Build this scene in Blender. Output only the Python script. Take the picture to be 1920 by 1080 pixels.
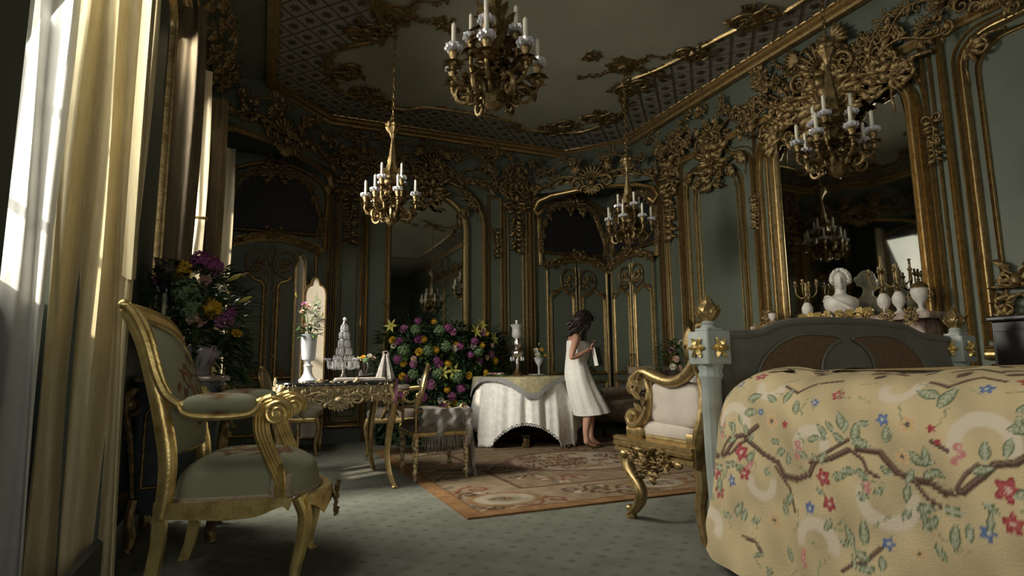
import bpy, bmesh, math, random
import numpy as np
from mathutils import Vector, Matrix
PI = math.pi
for o in list(bpy.data.objects): bpy.data.objects.remove(o)
SC = bpy.context.scene
COL = SC.collection
random.seed(7)

# ------------------------------------------------------------------ camera
CAM_H = 0.87
yaw, pitch, roll = 0.40515, 0.13509, -0.01017
_f = Vector((math.sin(yaw), math.cos(yaw), 0)); _r = Vector((math.cos(yaw), -math.sin(yaw), 0)); _u = Vector((0, 0, 1))
_F = _f * math.cos(pitch) + _u * math.sin(pitch); _u2 = _u * math.cos(pitch) - _f * math.sin(pitch)
_R = _r * math.cos(roll) + _u2 * math.sin(roll); _U = _u2 * math.cos(roll) - _r * math.sin(roll)
cd = bpy.data.cameras.new('camera'); cam = bpy.data.objects.new('camera', cd); COL.objects.link(cam)
cd.sensor_width = 36; cd.lens = 1092.7 / 1920 * 36; cd.clip_start = 0.05
cam.matrix_world = Matrix(((_R.x, _U.x, -_F.x, 0), (_R.y, _U.y, -_F.y, 0), (_R.z, _U.z, -_F.z, CAM_H), (0, 0, 0, 1)))
SC.camera = cam

# ------------------------------------------------------------------ world, sun, daylight at the windows, exposure
w = bpy.data.worlds.new('sky'); SC.world = w; w.use_nodes = True
bg = w.node_tree.nodes['Background']; bg.inputs[0].default_value = (0.75, 0.86, 1.0, 1); bg.inputs[1].default_value = .35
sd = bpy.data.lights.new('sun', 'SUN'); sun = bpy.data.objects.new('sun', sd); COL.objects.link(sun)
sd.energy = 7.5; sd.angle = 0.03; sd.color = (1.0, 0.88, 0.70)
SUN_DIR = Vector((1.0, 0.5, -0.70)).normalized()
sun.rotation_euler = SUN_DIR.to_track_quat('-Z', 'Y').to_euler()
sun.location = (-6, -6, 6)
WINS = [(-2.6, -1.35), (-0.7, 0.55), (1.8, 3.05), (3.95, 5.0), (5.35, 6.6)]    # y ranges of the windows in the left wall
WSILL, WTOP = 1.15, 3.12
WPOW = [8, 54, 42, 220, 6]
for (a, b), pw in zip(WINS, WPOW):
    ld = bpy.data.lights.new('window_daylight', 'AREA'); lo = bpy.data.objects.new('window_daylight', ld); COL.objects.link(lo)
    ld.shape = 'RECTANGLE'; ld.size = b - a; ld.size_y = WTOP - WSILL; ld.energy = pw; ld.color = (1.0, 0.96, 0.84)
    lo.location = (-1.03, (a + b) / 2, (WSILL + WTOP) / 2); lo.rotation_euler = Vector((1, 0, -.55)).to_track_quat('-Z', 'Y').to_euler(); ld.spread = math.radians(125)   # skylight falls downwards into the room
# unseen window added behind the camera as fill light for camera-facing sides
FWX, FWZ = (.1, 2.0), (.6, 2.5)
ld = bpy.data.lights.new('window_daylight', 'AREA'); lo = bpy.data.objects.new('window_daylight', ld); COL.objects.link(lo)
ld.shape = 'RECTANGLE'; ld.size = FWX[1] - FWX[0]; ld.size_y = FWZ[1] - FWZ[0]; ld.energy = 34; ld.color = (1.0, 0.96, 0.84)
lo.location = ((FWX[0] + FWX[1]) / 2, -4.96, (FWZ[0] + FWZ[1]) / 2); lo.rotation_euler = Vector((0, 1, -.12)).to_track_quat('-Z', 'Z').to_euler(); ld.spread = math.radians(130)
vs = SC.view_settings
vs.view_transform = 'Standard'; vs.look = 'None'; vs.gamma = 1.0; vs.use_curve_mapping = False; vs.exposure = -0.25
# ------------------------------------------------------------------ helpers
class MB:
    def __init__(s): s.v = []; s.f = []
    def add(s, vs, fs):
        o = len(s.v); s.v += [tuple(p) for p in vs]; s.f += [tuple(i + o for i in f) for f in fs]
    def box(s, x0, x1, y0, y1, z0, z1, c=0.0):
        if c <= 0:
            s.add([(x0, y0, z0), (x1, y0, z0), (x1, y1, z0), (x0, y1, z0), (x0, y0, z1), (x1, y0, z1), (x1, y1, z1), (x0, y1, z1)],
                  [(3, 2, 1, 0), (4, 5, 6, 7), (0, 1, 5, 4), (1, 2, 6, 5), (2, 3, 7, 6), (3, 0, 4, 7)])
        else:
            def ring(i, z): return [(x0 + i, y0 + c, z), (x0 + c, y0 + i, z), (x1 - c, y0 + i, z), (x1 - i, y0 + c, z), (x1 - i, y1 - c, z), (x1 - c, y1 - i, z), (x0 + c, y1 - i, z), (x0 + i, y1 - c, z)]
            rs = [ring(c * .6, z0), ring(0, z0 + c), ring(0, z1 - c), ring(c * .6, z1)]
            s.loft(rs, True, True)
    def loft(s, rings, closed=True, cap=True):
        n = len(rings[0]); vs = [p for r in rings for p in r]; fs = []
        for i in range(len(rings) - 1):
            for j in range(n if closed else n - 1):
                k = (j + 1) % n; fs.append((i * n + j, i * n + k, (i + 1) * n + k, (i + 1) * n + j))
        if cap: fs.append(tuple(range(n))[::-1]); fs.append(tuple((len(rings) - 1) * n + j for j in range(n)))
        s.add(vs, fs)
    def tube(s, pts, rad, n=8, flat=1.0, up=(0, 1, 0), cap=True):
        P = [Vector(p) for p in pts]; m = len(P)
        if not hasattr(rad, '__len__'): rad = [rad] * m
        U = Vector(up); rings = []
        for i in range(m):
            T = (P[min(i + 1, m - 1)] - P[max(i - 1, 0)])
            if T.length < 1e-9: T = Vector((0, 0, 1))
            T.normalize(); N = U - T * U.dot(T)
            if N.length < 1e-3: N = Vector((1, 0, 0)) - T * T.x
            if N.length < 1e-3: N = Vector((0, 0, 1))
            N.normalize(); U = N; B = T.cross(N)
            rings.append([P[i] + (B * math.cos(a) + N * math.sin(a) * flat) * rad[i] for a in (2 * PI * k / n for k in range(n))])
        s.loft(rings, True, cap)
    def lathe(s, prof, n=16, c=(0, 0, 0), flute=0, fa=0.0, cap=True):
        rings = []
        for r, z in prof:
            rings.append([(c[0] + r * (1 + (fa * math.cos(flute * a) if flute else 0)) * math.cos(a), c[1] + r * (1 + (fa * math.cos(flute * a) if flute else 0)) * math.sin(a), c[2] + z) for a in (2 * PI * k / n for k in range(n))])
        s.loft(rings, True, cap)
    def ball(s, c, r, nu=10, nv=6):
        if not hasattr(r, '__len__'): r = (r, r, r)
        rings = []
        for j in range(nv + 1):
            t = -PI / 2 + PI * (j + .02 * (j == 0) - .02 * (j == nv)) / nv
            rings.append([(c[0] + r[0] * math.cos(t) * math.cos(a), c[1] + r[1] * math.cos(t) * math.sin(a), c[2] + r[2] * math.sin(t)) for a in (2 * PI * k / nu for k in range(nu))])
        s.loft(rings)
    def cushion(s, c, h, nu=24, nv=10, e=0.45, e2=0.6):
        sg = lambda q, p: math.copysign(abs(q) ** p, q); rings = []
        for j in range(nv + 1):
            t = -PI / 2 + PI * (j + .03 * (j == 0) - .03 * (j == nv)) / nv
            ct, st = sg(math.cos(t), e2), sg(math.sin(t), e2)
            rings.append([(c[0] + h[0] * ct * sg(math.cos(a), e), c[1] + h[1] * ct * sg(math.sin(a), e), c[2] + h[2] * st) for a in (2 * PI * k / nu for k in range(nu))])
        s.loft(rings)
    def grid(s, fn, nu, nv, closeu=False):
        vs = [fn(i / nu, j / nv) for j in range(nv + 1) for i in range(nu if closeu else nu + 1)]
        m = nu if closeu else nu + 1; fs = []
        for j in range(nv):
            for i in range(nu):
                k = (i + 1) % m; fs.append((j * m + i, j * m + k, (j + 1) * m + k, (j + 1) * m + i))
        s.add(vs, fs)
    def prism(s, poly, y0, y1, ax='y'):
        n = len(poly)
        if ax == 'y': f = lambda p, q: (p[0], q, p[1])
        elif ax == 'z': f = lambda p, q: (p[0], p[1], q)
        else: f = lambda p, q: (q, p[0], p[1])
        s.loft([[f(p, y0) for p in poly], [f(p, y1) for p in poly]])
    def sweep(s, path, prof, closed=False):
        # path: (u,v) in a wall's plane, profile: (across, out); out is -y
        n = len(path); rings = []
        for i in range(n):
            a = path[(i - 1) % n] if (closed or i > 0) else path[i]
            b = path[(i + 1) % n] if (closed or i < n - 1) else path[i]
            p = path[i]
            d1 = Vector((p[0] - a[0], p[1] - a[1])); d2 = Vector((b[0] - p[0], b[1] - p[1]))
            if d1.length < 1e-9: d1 = d2
            if d2.length < 1e-9: d2 = d1
            d1 = d1.normalized(); d2 = d2.normalized()
            n1 = Vector((-d1.y, d1.x)); n2 = Vector((-d2.y, d2.x)); m = n1 + n2
            if m.length < .2: m = n1
            m.normalize(); k = 1 / max(.5, m.dot(n1)); m = m * k
            rings.append([(p[0] + m.x * q[0], -q[1], p[1] + m.y * q[0]) for q in prof])
        if closed: rings.append(rings[0])
        s.loft(rings, False, False)
    def leaf(s, p, ang, L, W, bend=0.0, lift=.02, seg=5, y=0.0):
        # raised leaf in a wall's plane
        x, z = p; vs = []
        for i in range(seg + 1):
            t = i / seg; a = ang + bend * t
            wd = W * .5 * (math.sin(PI * min(1, .12 + t * .86)) ** .7) * (1 - .3 * (i % 2))
            if i == seg: wd *= .15
            nx, nz = -math.sin(a), math.cos(a); hh = lift * (.45 + math.sin(PI * t) + .8 * t * t)
            vs += [(x + nx * wd, y - hh * .25, z + nz * wd), (x, y - hh, z), (x - nx * wd, y - hh * .25, z - nz * wd)]
            x += math.cos(a) * L / seg; z += math.sin(a) * L / seg
        fs = []
        for i in range(seg):
            for k in (0, 1): fs.append((i * 3 + k, i * 3 + k + 1, i * 3 + k + 4, i * 3 + k + 3))
        s.add(vs, fs)
    def leaf3(s, p, d, up, L, W, droop=0.2, seg=4, fold=.25):
        P = Vector(p); D = Vector(d).normalized(); U = Vector(up)
        S = D.cross(U)
        if S.length < 1e-3: S = D.cross(Vector((1, .2, 0)))
        S.normalize(); N = S.cross(D); vs = []
        for i in range(seg + 1):
            t = i / seg; wd = W * .5 * math.sin(PI * (.1 + .88 * t)) ** .8
            c = P + D * (L * t) - N * (droop * L * t * t)
            vs += [c + S * wd + N * wd * fold, c, c - S * wd + N * wd * fold]
        fs = []
        for i in range(seg):
            for k in (0, 1): fs.append((i * 3 + k, i * 3 + k + 1, i * 3 + k + 4, i * 3 + k + 3))
        s.add(vs, fs)
    def mirror_x(s):
        o = len(s.v); s.v += [(-a, b, c) for a, b, c in s.v]; s.f += [tuple(i + o for i in f[::-1]) for f in s.f]
    def mesh(s, name, smooth=True):
        me = bpy.data.meshes.new(name); me.from_pydata(s.v, [], s.f)
        if smooth: me.polygons.foreach_set('use_smooth', [True] * len(me.polygons))
        me.update(); return me

def obj(name, mb, m, parent=None, loc=(0, 0, 0), rot=(0, 0, 0), scale=None, smooth=True, sharp=40):
    me = mb.mesh(name, smooth) if isinstance(mb, MB) else mb
    if m is not None and len(me.materials) == 0: me.materials.append(MAT[m])
    if isinstance(mb, MB) and smooth and sharp: me.set_sharp_from_angle(angle=math.radians(sharp))
    o = bpy.data.objects.new(name, me); COL.objects.link(o); o.parent = parent
    o.location = loc; o.rotation_euler = rot
    if scale: o.scale = scale if hasattr(scale, '__len__') else (scale,) * 3
    return o
def tag(o, label=None, cat=None, group=None, kind=None):
    if label: o['label'] = label
    if cat: o['category'] = cat
    if group: o['group'] = group
    if kind: o['kind'] = kind
    return o
def thing(name, label, cat, loc=(0, 0, 0), rz=0, group=None):
    o = bpy.data.objects.new(name, None); COL.objects.link(o); o.location = loc; o.rotation_euler = (0, 0, rz); o.empty_display_size = .1
    return tag(o, label, cat, group)
def struct(name, mb, m, smooth=False):
    return tag(obj(name, mb, m, smooth=smooth), kind='structure')
def copy_tree(o, parent=None):
    c = o.copy(); COL.objects.link(c); c.parent = parent
    for ch in list(o.children): copy_tree(ch, c)
    return c
def setcol(me, cols):
    at = me.color_attributes.new('Col', 'FLOAT_COLOR', 'POINT'); a = np.ones((len(cols), 4), np.float32); a[:, :3] = cols
    at.data.foreach_set('color', a.ravel())
def lin(r, g, b): return tuple(((c / 255) / 12.92 if c / 255 < .04045 else ((c / 255 + .055) / 1.055) ** 2.4) for c in (r, g, b))
def bez(pts, n=12):
    # smooth curve through points (Catmull-Rom)
    P = [Vector(p) for p in pts]; P = [P[0] * 2 - P[1]] + P + [P[-1] * 2 - P[-2]]; out = []
    for i in range(1, len(P) - 2):
        for k in range(n):
            t = k / n; a, b, c, d = P[i - 1], P[i], P[i + 1], P[i + 2]
            out.append(.5 * ((2 * b) + (c - a) * t + (2 * a - 5 * b + 4 * c - d) * t * t + (3 * b - a - 3 * c + d) * t ** 3))
    out.append(P[-2]); return out

# ------------------------------------------------------------------ materials
MAT = {}
def M(name, col, rough=.6, metal=0.0, col2=None, scale=8.0, bump=0.0, bscale=60.0, attr=False, spec=.5, lo=.35, hi=.65, coord='Object', trans=0.0, alpha=1.0, sss=0.0, stretch=None, coat=0.0):
    m = bpy.data.materials.new(name); m.use_nodes = True; nt = m.node_tree; N = nt.nodes; L = nt.links; b = N['Principled BSDF']
    b.inputs['Roughness'].default_value = rough; b.inputs['Metallic'].default_value = metal; b.inputs['Specular IOR Level'].default_value = spec
    b.inputs['Base Color'].default_value = (*col, 1); b.inputs['Transmission Weight'].default_value = trans; b.inputs['Alpha'].default_value = alpha
    b.inputs['Coat Weight'].default_value = coat
    if sss: b.inputs['Subsurface Weight'].default_value = sss; b.inputs['Subsurface Radius'].default_value = (.02, .008, .004); b.inputs['Subsurface Scale'].default_value = .5
    tc = N.new('ShaderNodeTexCoord'); src = tc.outputs[coord]
    if stretch:
        mp = N.new('ShaderNodeMapping'); mp.inputs['Scale'].default_value = stretch; L.new(src, mp.inputs[0]); src = mp.outputs[0]
    base = None
    if attr:
        at = N.new('ShaderNodeAttribute'); at.attribute_name = 'Col'; base = at.outputs['Color']; L.new(base, b.inputs['Base Color'])
    if col2 is not None:
        ns = N.new('ShaderNodeTexNoise'); ns.inputs['Scale'].default_value = scale; ns.inputs['Detail'].default_value = 6; L.new(src, ns.inputs['Vector'])
        mr = N.new('ShaderNodeMapRange'); mr.inputs[1].default_value = lo; mr.inputs[2].default_value = hi; L.new(ns.outputs[0], mr.inputs[0])
        mx = N.new('ShaderNodeMix'); mx.data_type = 'RGBA'; L.new(mr.outputs[0], mx.inputs[0])
        if base is not None: L.new(base, mx.inputs[6]); mx.blend_type = 'MULTIPLY'
        else: mx.inputs[6].default_value = (*col, 1)
        mx.inputs[7].default_value = (*col2, 1); L.new(mx.outputs[2], b.inputs['Base Color'])
    if bump:
        n2 = N.new('ShaderNodeTexNoise'); n2.inputs['Scale'].default_value = bscale; n2.inputs['Detail'].default_value = 4; L.new(src, n2.inputs['Vector'])
        bp = N.new('ShaderNodeBump'); bp.inputs['Strength'].default_value = bump; bp.inputs['Distance'].default_value = .01; L.new(n2.outputs[0], bp.inputs['Height']); L.new(bp.outputs[0], b.inputs['Normal'])
    MAT[name] = m; return m
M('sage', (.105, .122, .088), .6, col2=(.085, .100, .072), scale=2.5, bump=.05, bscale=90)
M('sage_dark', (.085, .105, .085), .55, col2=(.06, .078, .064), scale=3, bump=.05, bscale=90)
M('ceiling_paint', (.30, .292, .23), .8, col2=(.26, .253, .20), scale=1.5)
M('trellis_ground', (.26, .247, .20), .75, col2=(.22, .21, .168), scale=3)
M('trellis_line', (.10, .09, .065), .6, metal=.2)
M('floret_dark', (.055, .048, .034), .6)
M('gold', (.46, .335, .155), .38, metal=.85, col2=(.20, .13, .055), scale=26, bump=.2, bscale=60, lo=.45, hi=.8)
M('gold_fine', (.31, .22, .10), .45, metal=.85, col2=(.09, .058, .025), scale=30, bump=.3, bscale=120, lo=.42, hi=.7)
M('gold_bright', (.80, .62, .26), .33, metal=.75, col2=(.40, .26, .08), scale=12, bump=.15, bscale=60, lo=.45, hi=.75)
M('gold_pale', (.70, .58, .34), .42, metal=.4, col2=(.17, .09, .04), scale=55, bump=.3, bscale=80, lo=.42, hi=.62)
M('brass_dark', (.36, .24, .09), .38, metal=.9, col2=(.12, .075, .03), scale=30, bump=.3, bscale=90)
M('mirror', (.62, .63, .56), .03, metal=1.0, col2=(.50, .51, .45), scale=3)
M('canvas', (.008, .008, .009), .6, col2=(.045, .05, .04), scale=2.2, lo=.55, hi=.85)
M('baseboard', (.05, .06, .055), .5, col2=(.035, .042, .04), scale=6)
M('candle', (.72, .68, .56), .45, sss=.2)
M('crystal', (.95, .96, 1.0), .04, trans=.55, spec=.9, coat=.6)
M('white_marble', (.62, .58, .52), .5, col2=(.48, .45, .40), scale=9)
M('porcelain', (.70, .70, .70), .2, col2=(.5, .54, .58), scale=14)
M('black_marble', (.012, .014, .014), .15, col2=(.10, .11, .10), scale=18, lo=.6, hi=.75, coat=.5)
M('brown_marble', (.22, .14, .11), .22, col2=(.42, .34, .28), scale=14, coat=.3)
M('mahogany', (.075, .028, .014), .3, col2=(.035, .014, .008), scale=6, stretch=(1, 1, 6))
M('dark_wood', (.035, .02, .014), .35, col2=(.018, .011, .008), scale=8)
M('commode_blue', (.085, .105, .115), .4, col2=(.05, .065, .075), scale=10)
M('frame_sage', (.15, .15, .12), .5, col2=(.12, .12, .095), scale=5)
M('post_grey', (.36, .39, .36), .5, col2=(.26, .29, .27), scale=8, bump=.1)
M('upholstery', (1, 1, 1), .85, attr=True, bump=.25, bscale=300, spec=.2)
M('embroidery', (1, 1, 1), .8, attr=True, bump=.35, bscale=160, spec=.25)
M('rug', (1, 1, 1), .95, attr=True, bump=.4, bscale=250, spec=.1, col2=(.72, .68, .62), scale=9)
M('cream_fabric', (.56, .50, .43), .85, col2=(.48, .42, .36), scale=6, bump=.2, bscale=300, spec=.2)
M('braid', (.42, .36, .27), .85, col2=(.30, .24, .18), scale=80, bump=.5, bscale=200)
M('taupe_velvet', (.16, .13, .10), .85, col2=(.10, .08, .065), scale=6, bump=.2, bscale=200)
M('shawl', (.30, .27, .24), .7, col2=(.20, .18, .165), scale=14, bump=.4, bscale=120)
M('sage_fabric', (.27, .27, .19), .85, col2=(.22, .215, .15), scale=5, bump=.3, bscale=300, spec=.2)
M('tufted_brown', (.34, .27, .19), .7, col2=(.21, .16, .11), scale=14, bump=.3, bscale=120)
M('linen', (.84, .82, .78), .85, col2=(.70, .68, .64), scale=20, bump=.25, bscale=220, spec=.2)
M('towel', (.82, .79, .74), .95, col2=(.72, .69, .64), scale=60, bump=.6, bscale=140, spec=.1)
M('gold_cloth', (.42, .37, .20), .7, col2=(.28, .25, .15), scale=22)
M('grey_fringe', (.20, .20, .19), .8, col2=(.32, .32, .31), scale=90, bump=.5, bscale=160)
M('skin', (.46, .25, .17), .55, col2=(.42, .22, .145), scale=5, sss=.08)
M('hair', (.030, .016, .010), .45, col2=(.012, .007, .005), scale=25, stretch=(1, 1, .25), bump=.5, bscale=70)
M('black_leather', (.012, .012, .013), .4)
M('paper', (.72, .70, .64), .8)
M('purple_ribbon', (.22, .07, .14), .55)
M('foliage', (.032, .075, .022), .5, col2=(.08, .125, .03), scale=6, spec=.4)
M('foliage_dark', (.013, .034, .015), .5, col2=(.025, .055, .02), scale=5, spec=.4)
M('leaf_pale', (.13, .19, .07), .55, col2=(.08, .14, .045), scale=10)
M('yellow_petal', (.72, .46, .03), .6, col2=(.55, .32, .02), scale=30)
M('lily_petal', (.62, .55, .12), .6, col2=(.45, .45, .10), scale=20)
M('purple_petal', (.36, .09, .25), .6, col2=(.22, .05, .17), scale=20)
M('mauve_petal', (.48, .20, .36), .6, col2=(.36, .14, .28), scale=20)
M('hydrangea_green', (.20, .30, .14), .6, col2=(.10, .19, .08), scale=25)
M('blush_petal', (.66, .46, .36), .6, col2=(.54, .34, .27), scale=20)
M('white_petal', (.70, .66, .56), .6, col2=(.6, .55, .46), scale=20)
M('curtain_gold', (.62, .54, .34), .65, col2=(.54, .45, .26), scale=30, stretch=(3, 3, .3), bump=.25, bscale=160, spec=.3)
M('curtain_brown', (.17, .12, .06), .75, col2=(.10, .07, .035), scale=14, stretch=(3, 3, .3), bump=.2, bscale=160)  # curtain cloth darkened to brown: the shade is put into its colour
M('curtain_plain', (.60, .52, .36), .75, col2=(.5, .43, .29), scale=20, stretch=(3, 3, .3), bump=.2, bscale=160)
M('sheer', (.78, .78, .74), .85, col2=(.70, .70, .67), scale=8, bump=.15, bscale=60)
M('screen_cream', (.78, .72, .60), .7, col2=(.70, .64, .52), scale=4)
M('blind', (.70, .66, .55), .9)  # for the added sun-blocking panels, out of view
M('cover_yellow', (.47, .32, .13), .8, col2=(.16, .10, .05), scale=9, lo=.55, hi=.7)
M('cane', (.20, .125, .065), .6, col2=(.09, .055, .03), scale=120, bump=.6, bscale=220)
M('frosted', (.62, .62, .60), .35, trans=.35, spec=.6)
M('lip', (.30, .10, .085), .45)
M('shawl_white', (.52, .48, .44), .6, col2=(.26, .23, .21), scale=60, bump=.5, bscale=120)
M('ebony', (.015, .012, .011), .3)
M('silver', (.62, .56, .50), .25, metal=1.0)
M('window_paint', (.30, .30, .26), .5)
M('porcelain_blue', (1, 1, 1), .25, attr=True)
m = bpy.data.materials.new('window_glass'); m.use_nodes = True; nt = m.node_tree; nt.nodes.remove(nt.nodes['Principled BSDF'])
_t = nt.nodes.new('ShaderNodeBsdfTransparent'); _g = nt.nodes.new('ShaderNodeBsdfGlossy'); _g.inputs['Roughness'].default_value = .02
_x = nt.nodes.new('ShaderNodeMixShader'); _x.inputs[0].default_value = .06; nt.links.new(_t.outputs[0], _x.inputs[1]); nt.links.new(_g.outputs[0], _x.inputs[2]); nt.links.new(_x.outputs[0], nt.nodes['Material Output'].inputs[0]); MAT['window_glass'] = m
# thin drinking-glass / vase glass: mostly see-through with a clear highlight
m = bpy.data.materials.new('thin_glass'); m.use_nodes = True; nt = m.node_tree; nt.nodes.remove(nt.nodes['Principled BSDF'])
_t = nt.nodes.new('ShaderNodeBsdfTransparent'); _t.inputs[0].default_value = (.80, .82, .80, 1); _g = nt.nodes.new('ShaderNodeBsdfGlossy'); _g.inputs['Roughness'].default_value = .06
_l = nt.nodes.new('ShaderNodeLayerWeight'); _l.inputs[0].default_value = .35
_x = nt.nodes.new('ShaderNodeMixShader'); nt.links.new(_l.outputs['Facing'], _x.inputs[0]); nt.links.new(_t.outputs[0], _x.inputs[1]); nt.links.new(_g.outputs[0], _x.inputs[2]); nt.links.new(_x.outputs[0], nt.nodes['Material Output'].inputs[0]); MAT['thin_glass'] = m
# fitted carpet: green-grey ground with a small regular spot
m = M('carpet', (.15, .155, .125), .95, col2=(.195, .20, .165), scale=5, bump=.5, bscale=400, spec=.1)
nt = m.node_tree; bs = nt.nodes['Principled BSDF']; tc = nt.nodes.new('ShaderNodeTexCoord'); vo = nt.nodes.new('ShaderNodeTexVoronoi'); vo.inputs['Scale'].default_value = 9; vo.inputs['Randomness'].default_value = .15
mp = nt.nodes.new('ShaderNodeMapping'); mp.inputs['Rotation'].default_value = (0, 0, .78); nt.links.new(tc.outputs['Object'], mp.inputs[0]); nt.links.new(mp.outputs[0], vo.inputs['Vector'])
rp = nt.nodes.new('ShaderNodeMapRange'); rp.inputs[1].default_value = .10; rp.inputs[2].default_value = .26; nt.links.new(vo.outputs['Distance'], rp.inputs[0])
mx = nt.nodes.new('ShaderNodeMix'); mx.data_type = 'RGBA'; src = bs.inputs['Base Color'].links[0].from_socket
nt.links.new(rp.outputs[0], mx.inputs[0]); mx.inputs[6].default_value = (.122, .128, .10, 1); nt.links.new(src, mx.inputs[7]); nt.links.new(mx.outputs[2], bs.inputs['Base Color'])
# body and hands of the standing woman, grown with a skin modifier while the scene is still empty
def skin_mesh(nodes, edges, sub=2):
    bm = bmesh.new(); L = bm.verts.layers.skin.verify(); vs = {}
    for k, (p, r) in nodes.items():
        v = bm.verts.new(p); rr = r if hasattr(r, '__len__') else (r, r); v[L].radius = rr; v[L].use_root = (k == 'pelvis'); vs[k] = v
    for a, b in edges: bm.edges.new((vs[a], vs[b]))
    me = bpy.data.meshes.new('tmp'); bm.to_mesh(me); bm.free(); o = bpy.data.objects.new('tmp', me); COL.objects.link(o)
    md = o.modifiers.new('s', 'SKIN'); md.use_smooth_shade = True; md.branch_smoothing = .6; o.modifiers.new('d', 'SUBSURF').levels = sub; o.modifiers['d'].render_levels = sub
    dg = bpy.context.evaluated_depsgraph_get(); e = o.evaluated_get(dg); m = bpy.data.meshes.new_from_object(e); out = MB(); out.v = [tuple(v.co) for v in m.vertices]; out.f = [tuple(p.vertices) for p in m.polygons]
    bpy.data.objects.remove(o); bpy.data.meshes.remove(m); return out
N = {'pelvis': ((-.08, 0, .80), (.12, .10)), 'waist': ((-.10, 0, .95), (.095, .085)), 'chest': ((-.09, 0, 1.10), (.115, .09)), 'upper': ((-.095, 0, 1.185), (.09, .07)), 'neck0': ((-.075, 0, 1.235), .052), 'neck1': ((-.035, 0, 1.295), .045), 'skull': ((-.01, 0, 1.36), .05)}
E_ = [('pelvis', 'waist'), ('waist', 'chest'), ('chest', 'upper'), ('upper', 'neck0'), ('neck0', 'neck1'), ('neck1', 'skull')]
for nm, sy, hip, knee, ank, toe in (('n', -1, (-.06, -.085, .74), (.015, -.075, .42), (-.02, -.075, .075), (.10, -.085, .025)), ('f', 1, (-.06, .085, .74), (.135, .06, .43), (.125, .065, .075), (.235, .075, .025))):
    N.update({nm + 'hip': (hip, .095), nm + 'th': (((hip[0] + knee[0]) / 2, hip[1], .58), .082), nm + 'knee': (knee, .055), nm + 'calf': ((knee[0] - .02, knee[1], .31), .052), nm + 'sh': ((ank[0] - .008, ank[1], .17), .036), nm + 'ank': (ank, .032), nm + 'heel': ((ank[0] - .022, ank[1], .032), .028), nm + 'ball': ((ank[0] + .07, ank[1] - .004, .03), (.036, .024)), nm + 'toe': (toe, (.030, .016))})
    E_ += [('pelvis', nm + 'hip'), (nm + 'hip', nm + 'th'), (nm + 'th', nm + 'knee'), (nm + 'knee', nm + 'calf'), (nm + 'calf', nm + 'sh'), (nm + 'sh', nm + 'ank'), (nm + 'ank', nm + 'heel'), (nm + 'ank', nm + 'ball'), (nm + 'ball', nm + 'toe')]
ARM = {'n': [(-.125, -.10, 1.195), (-.165, -.155, 1.165), (-.215, -.175, 1.06), (-.25, -.185, .965), (-.15, -.195, 1.00), (-.045, -.19, 1.05), (-.008, -.18, 1.065)], 'f': [(-.07, .10, 1.195), (-.06, .15, 1.16), (-.055, .175, 1.06), (-.045, .175, .975), (.05, .10, 1.04), (.09, .0, 1.09), (.095, -.05, 1.10)]}
RAD = [.055, .047, .038, .034, .030, .021, .023]
for nm, P in ARM.items():
    for k, p in enumerate(P): N[nm + 'a%d' % k] = (p, RAD[k])
    E_ += [('upper', nm + 'a0')] + [(nm + 'a%d' % k, nm + 'a%d' % (k + 1)) for k in range(6)]
body = skin_mesh(N, E_, 2)
# hands: palm and five separate fingers curled round the book (near) and gathered on the towel (far)
def hand(root, d, side, curl, thumb):
    D = Vector(d).normalized(); S = Vector(side).normalized(); K = Vector(curl).normalized(); R0 = Vector(root); nodes = {'pelvis': (R0, .021), 'p2': (R0 + D * .035, .023)}; ed = [('pelvis', 'p2')]
    out = skin_mesh(nodes, ed, 2)
    for k, (off, L) in enumerate(((-.024, .058), (-.008, .066), (.008, .062), (.024, .048))):
        a = R0 + D * .04 + S * off; b_ = a + D * L * .45 + K * L * .15; c = b_ + D * L * .2 + K * L * .5; e = c - D * L * .12 + K * L * .35
        f = skin_mesh({'pelvis': (a, .0085), 'b': (b_, .0085), 'c': (c, .008), 'd': (e, .007)}, [('pelvis', 'b'), ('b', 'c'), ('c', 'd')], 1); out.add(f.v, f.f)
    a = R0 + D * .005 + S * .02; T = Vector(thumb); f = skin_mesh({'pelvis': (a, .011), 'b': (a + T * .03, .010), 'c': (a + T * .055 + D * .01, .008)}, [('pelvis', 'b'), ('b', 'c')], 1); out.add(f.v, f.f)
    return out
for h in (hand((-.008, -.18, 1.065), (1, .15, .05), (.1, .0, 1), (.1, 1, -.2), (.5, -.2, .8)), hand((.095, -.05, 1.10), (-.2, -1, .2), (.2, 0, 1), (-1, 0, -.2), (.1, -.5, .8))): body.add(h.v, h.f)
# ------------------------------------------------------------------ the room shell
XL, XR, YB, YF, ZC = -0.60, 4.73, 7.33, -5.0, 3.97
XE = -1.10                                   # outer face of the window embrasures
b = MB(); b.box(XE - .2, XR + .2, YF - .2, YB + .2, -.12, 0); floor = struct('floor', b, 'carpet')
b = MB(); b.box(XE - .2, XR + .2, YF - .2, YB + .2, ZC, ZC + .15); ceiling = struct('ceiling', b, 'ceiling_paint')
b = MB(); b.box(XE - .2, XR + .2, YB, YB + .2, 0, ZC); wall_back = struct('wall_back', b, 'sage')
b = MB(); b.box(XR, XR + .2, YF, YB, 0, ZC); wall_right = struct('wall_right', b, 'sage')
b = MB(); b.box(XE - .2, FWX[0], YF - .2, YF, 0, ZC); b.box(FWX[1], XR + .2, YF - .2, YF, 0, ZC); b.box(FWX[0], FWX[1], YF - .2, YF, 0, FWZ[0]); b.box(FWX[0], FWX[1], YF - .2, YF, FWZ[1], ZC); wall_front = struct('wall_front', b, 'sage')
b = MB(); ys = [YF] + [q for a in WINS for q in a] + [YB]
for i in range(0, len(ys), 2): b.box(XE, XL, ys[i], ys[i + 1], 0, ZC)
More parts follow.
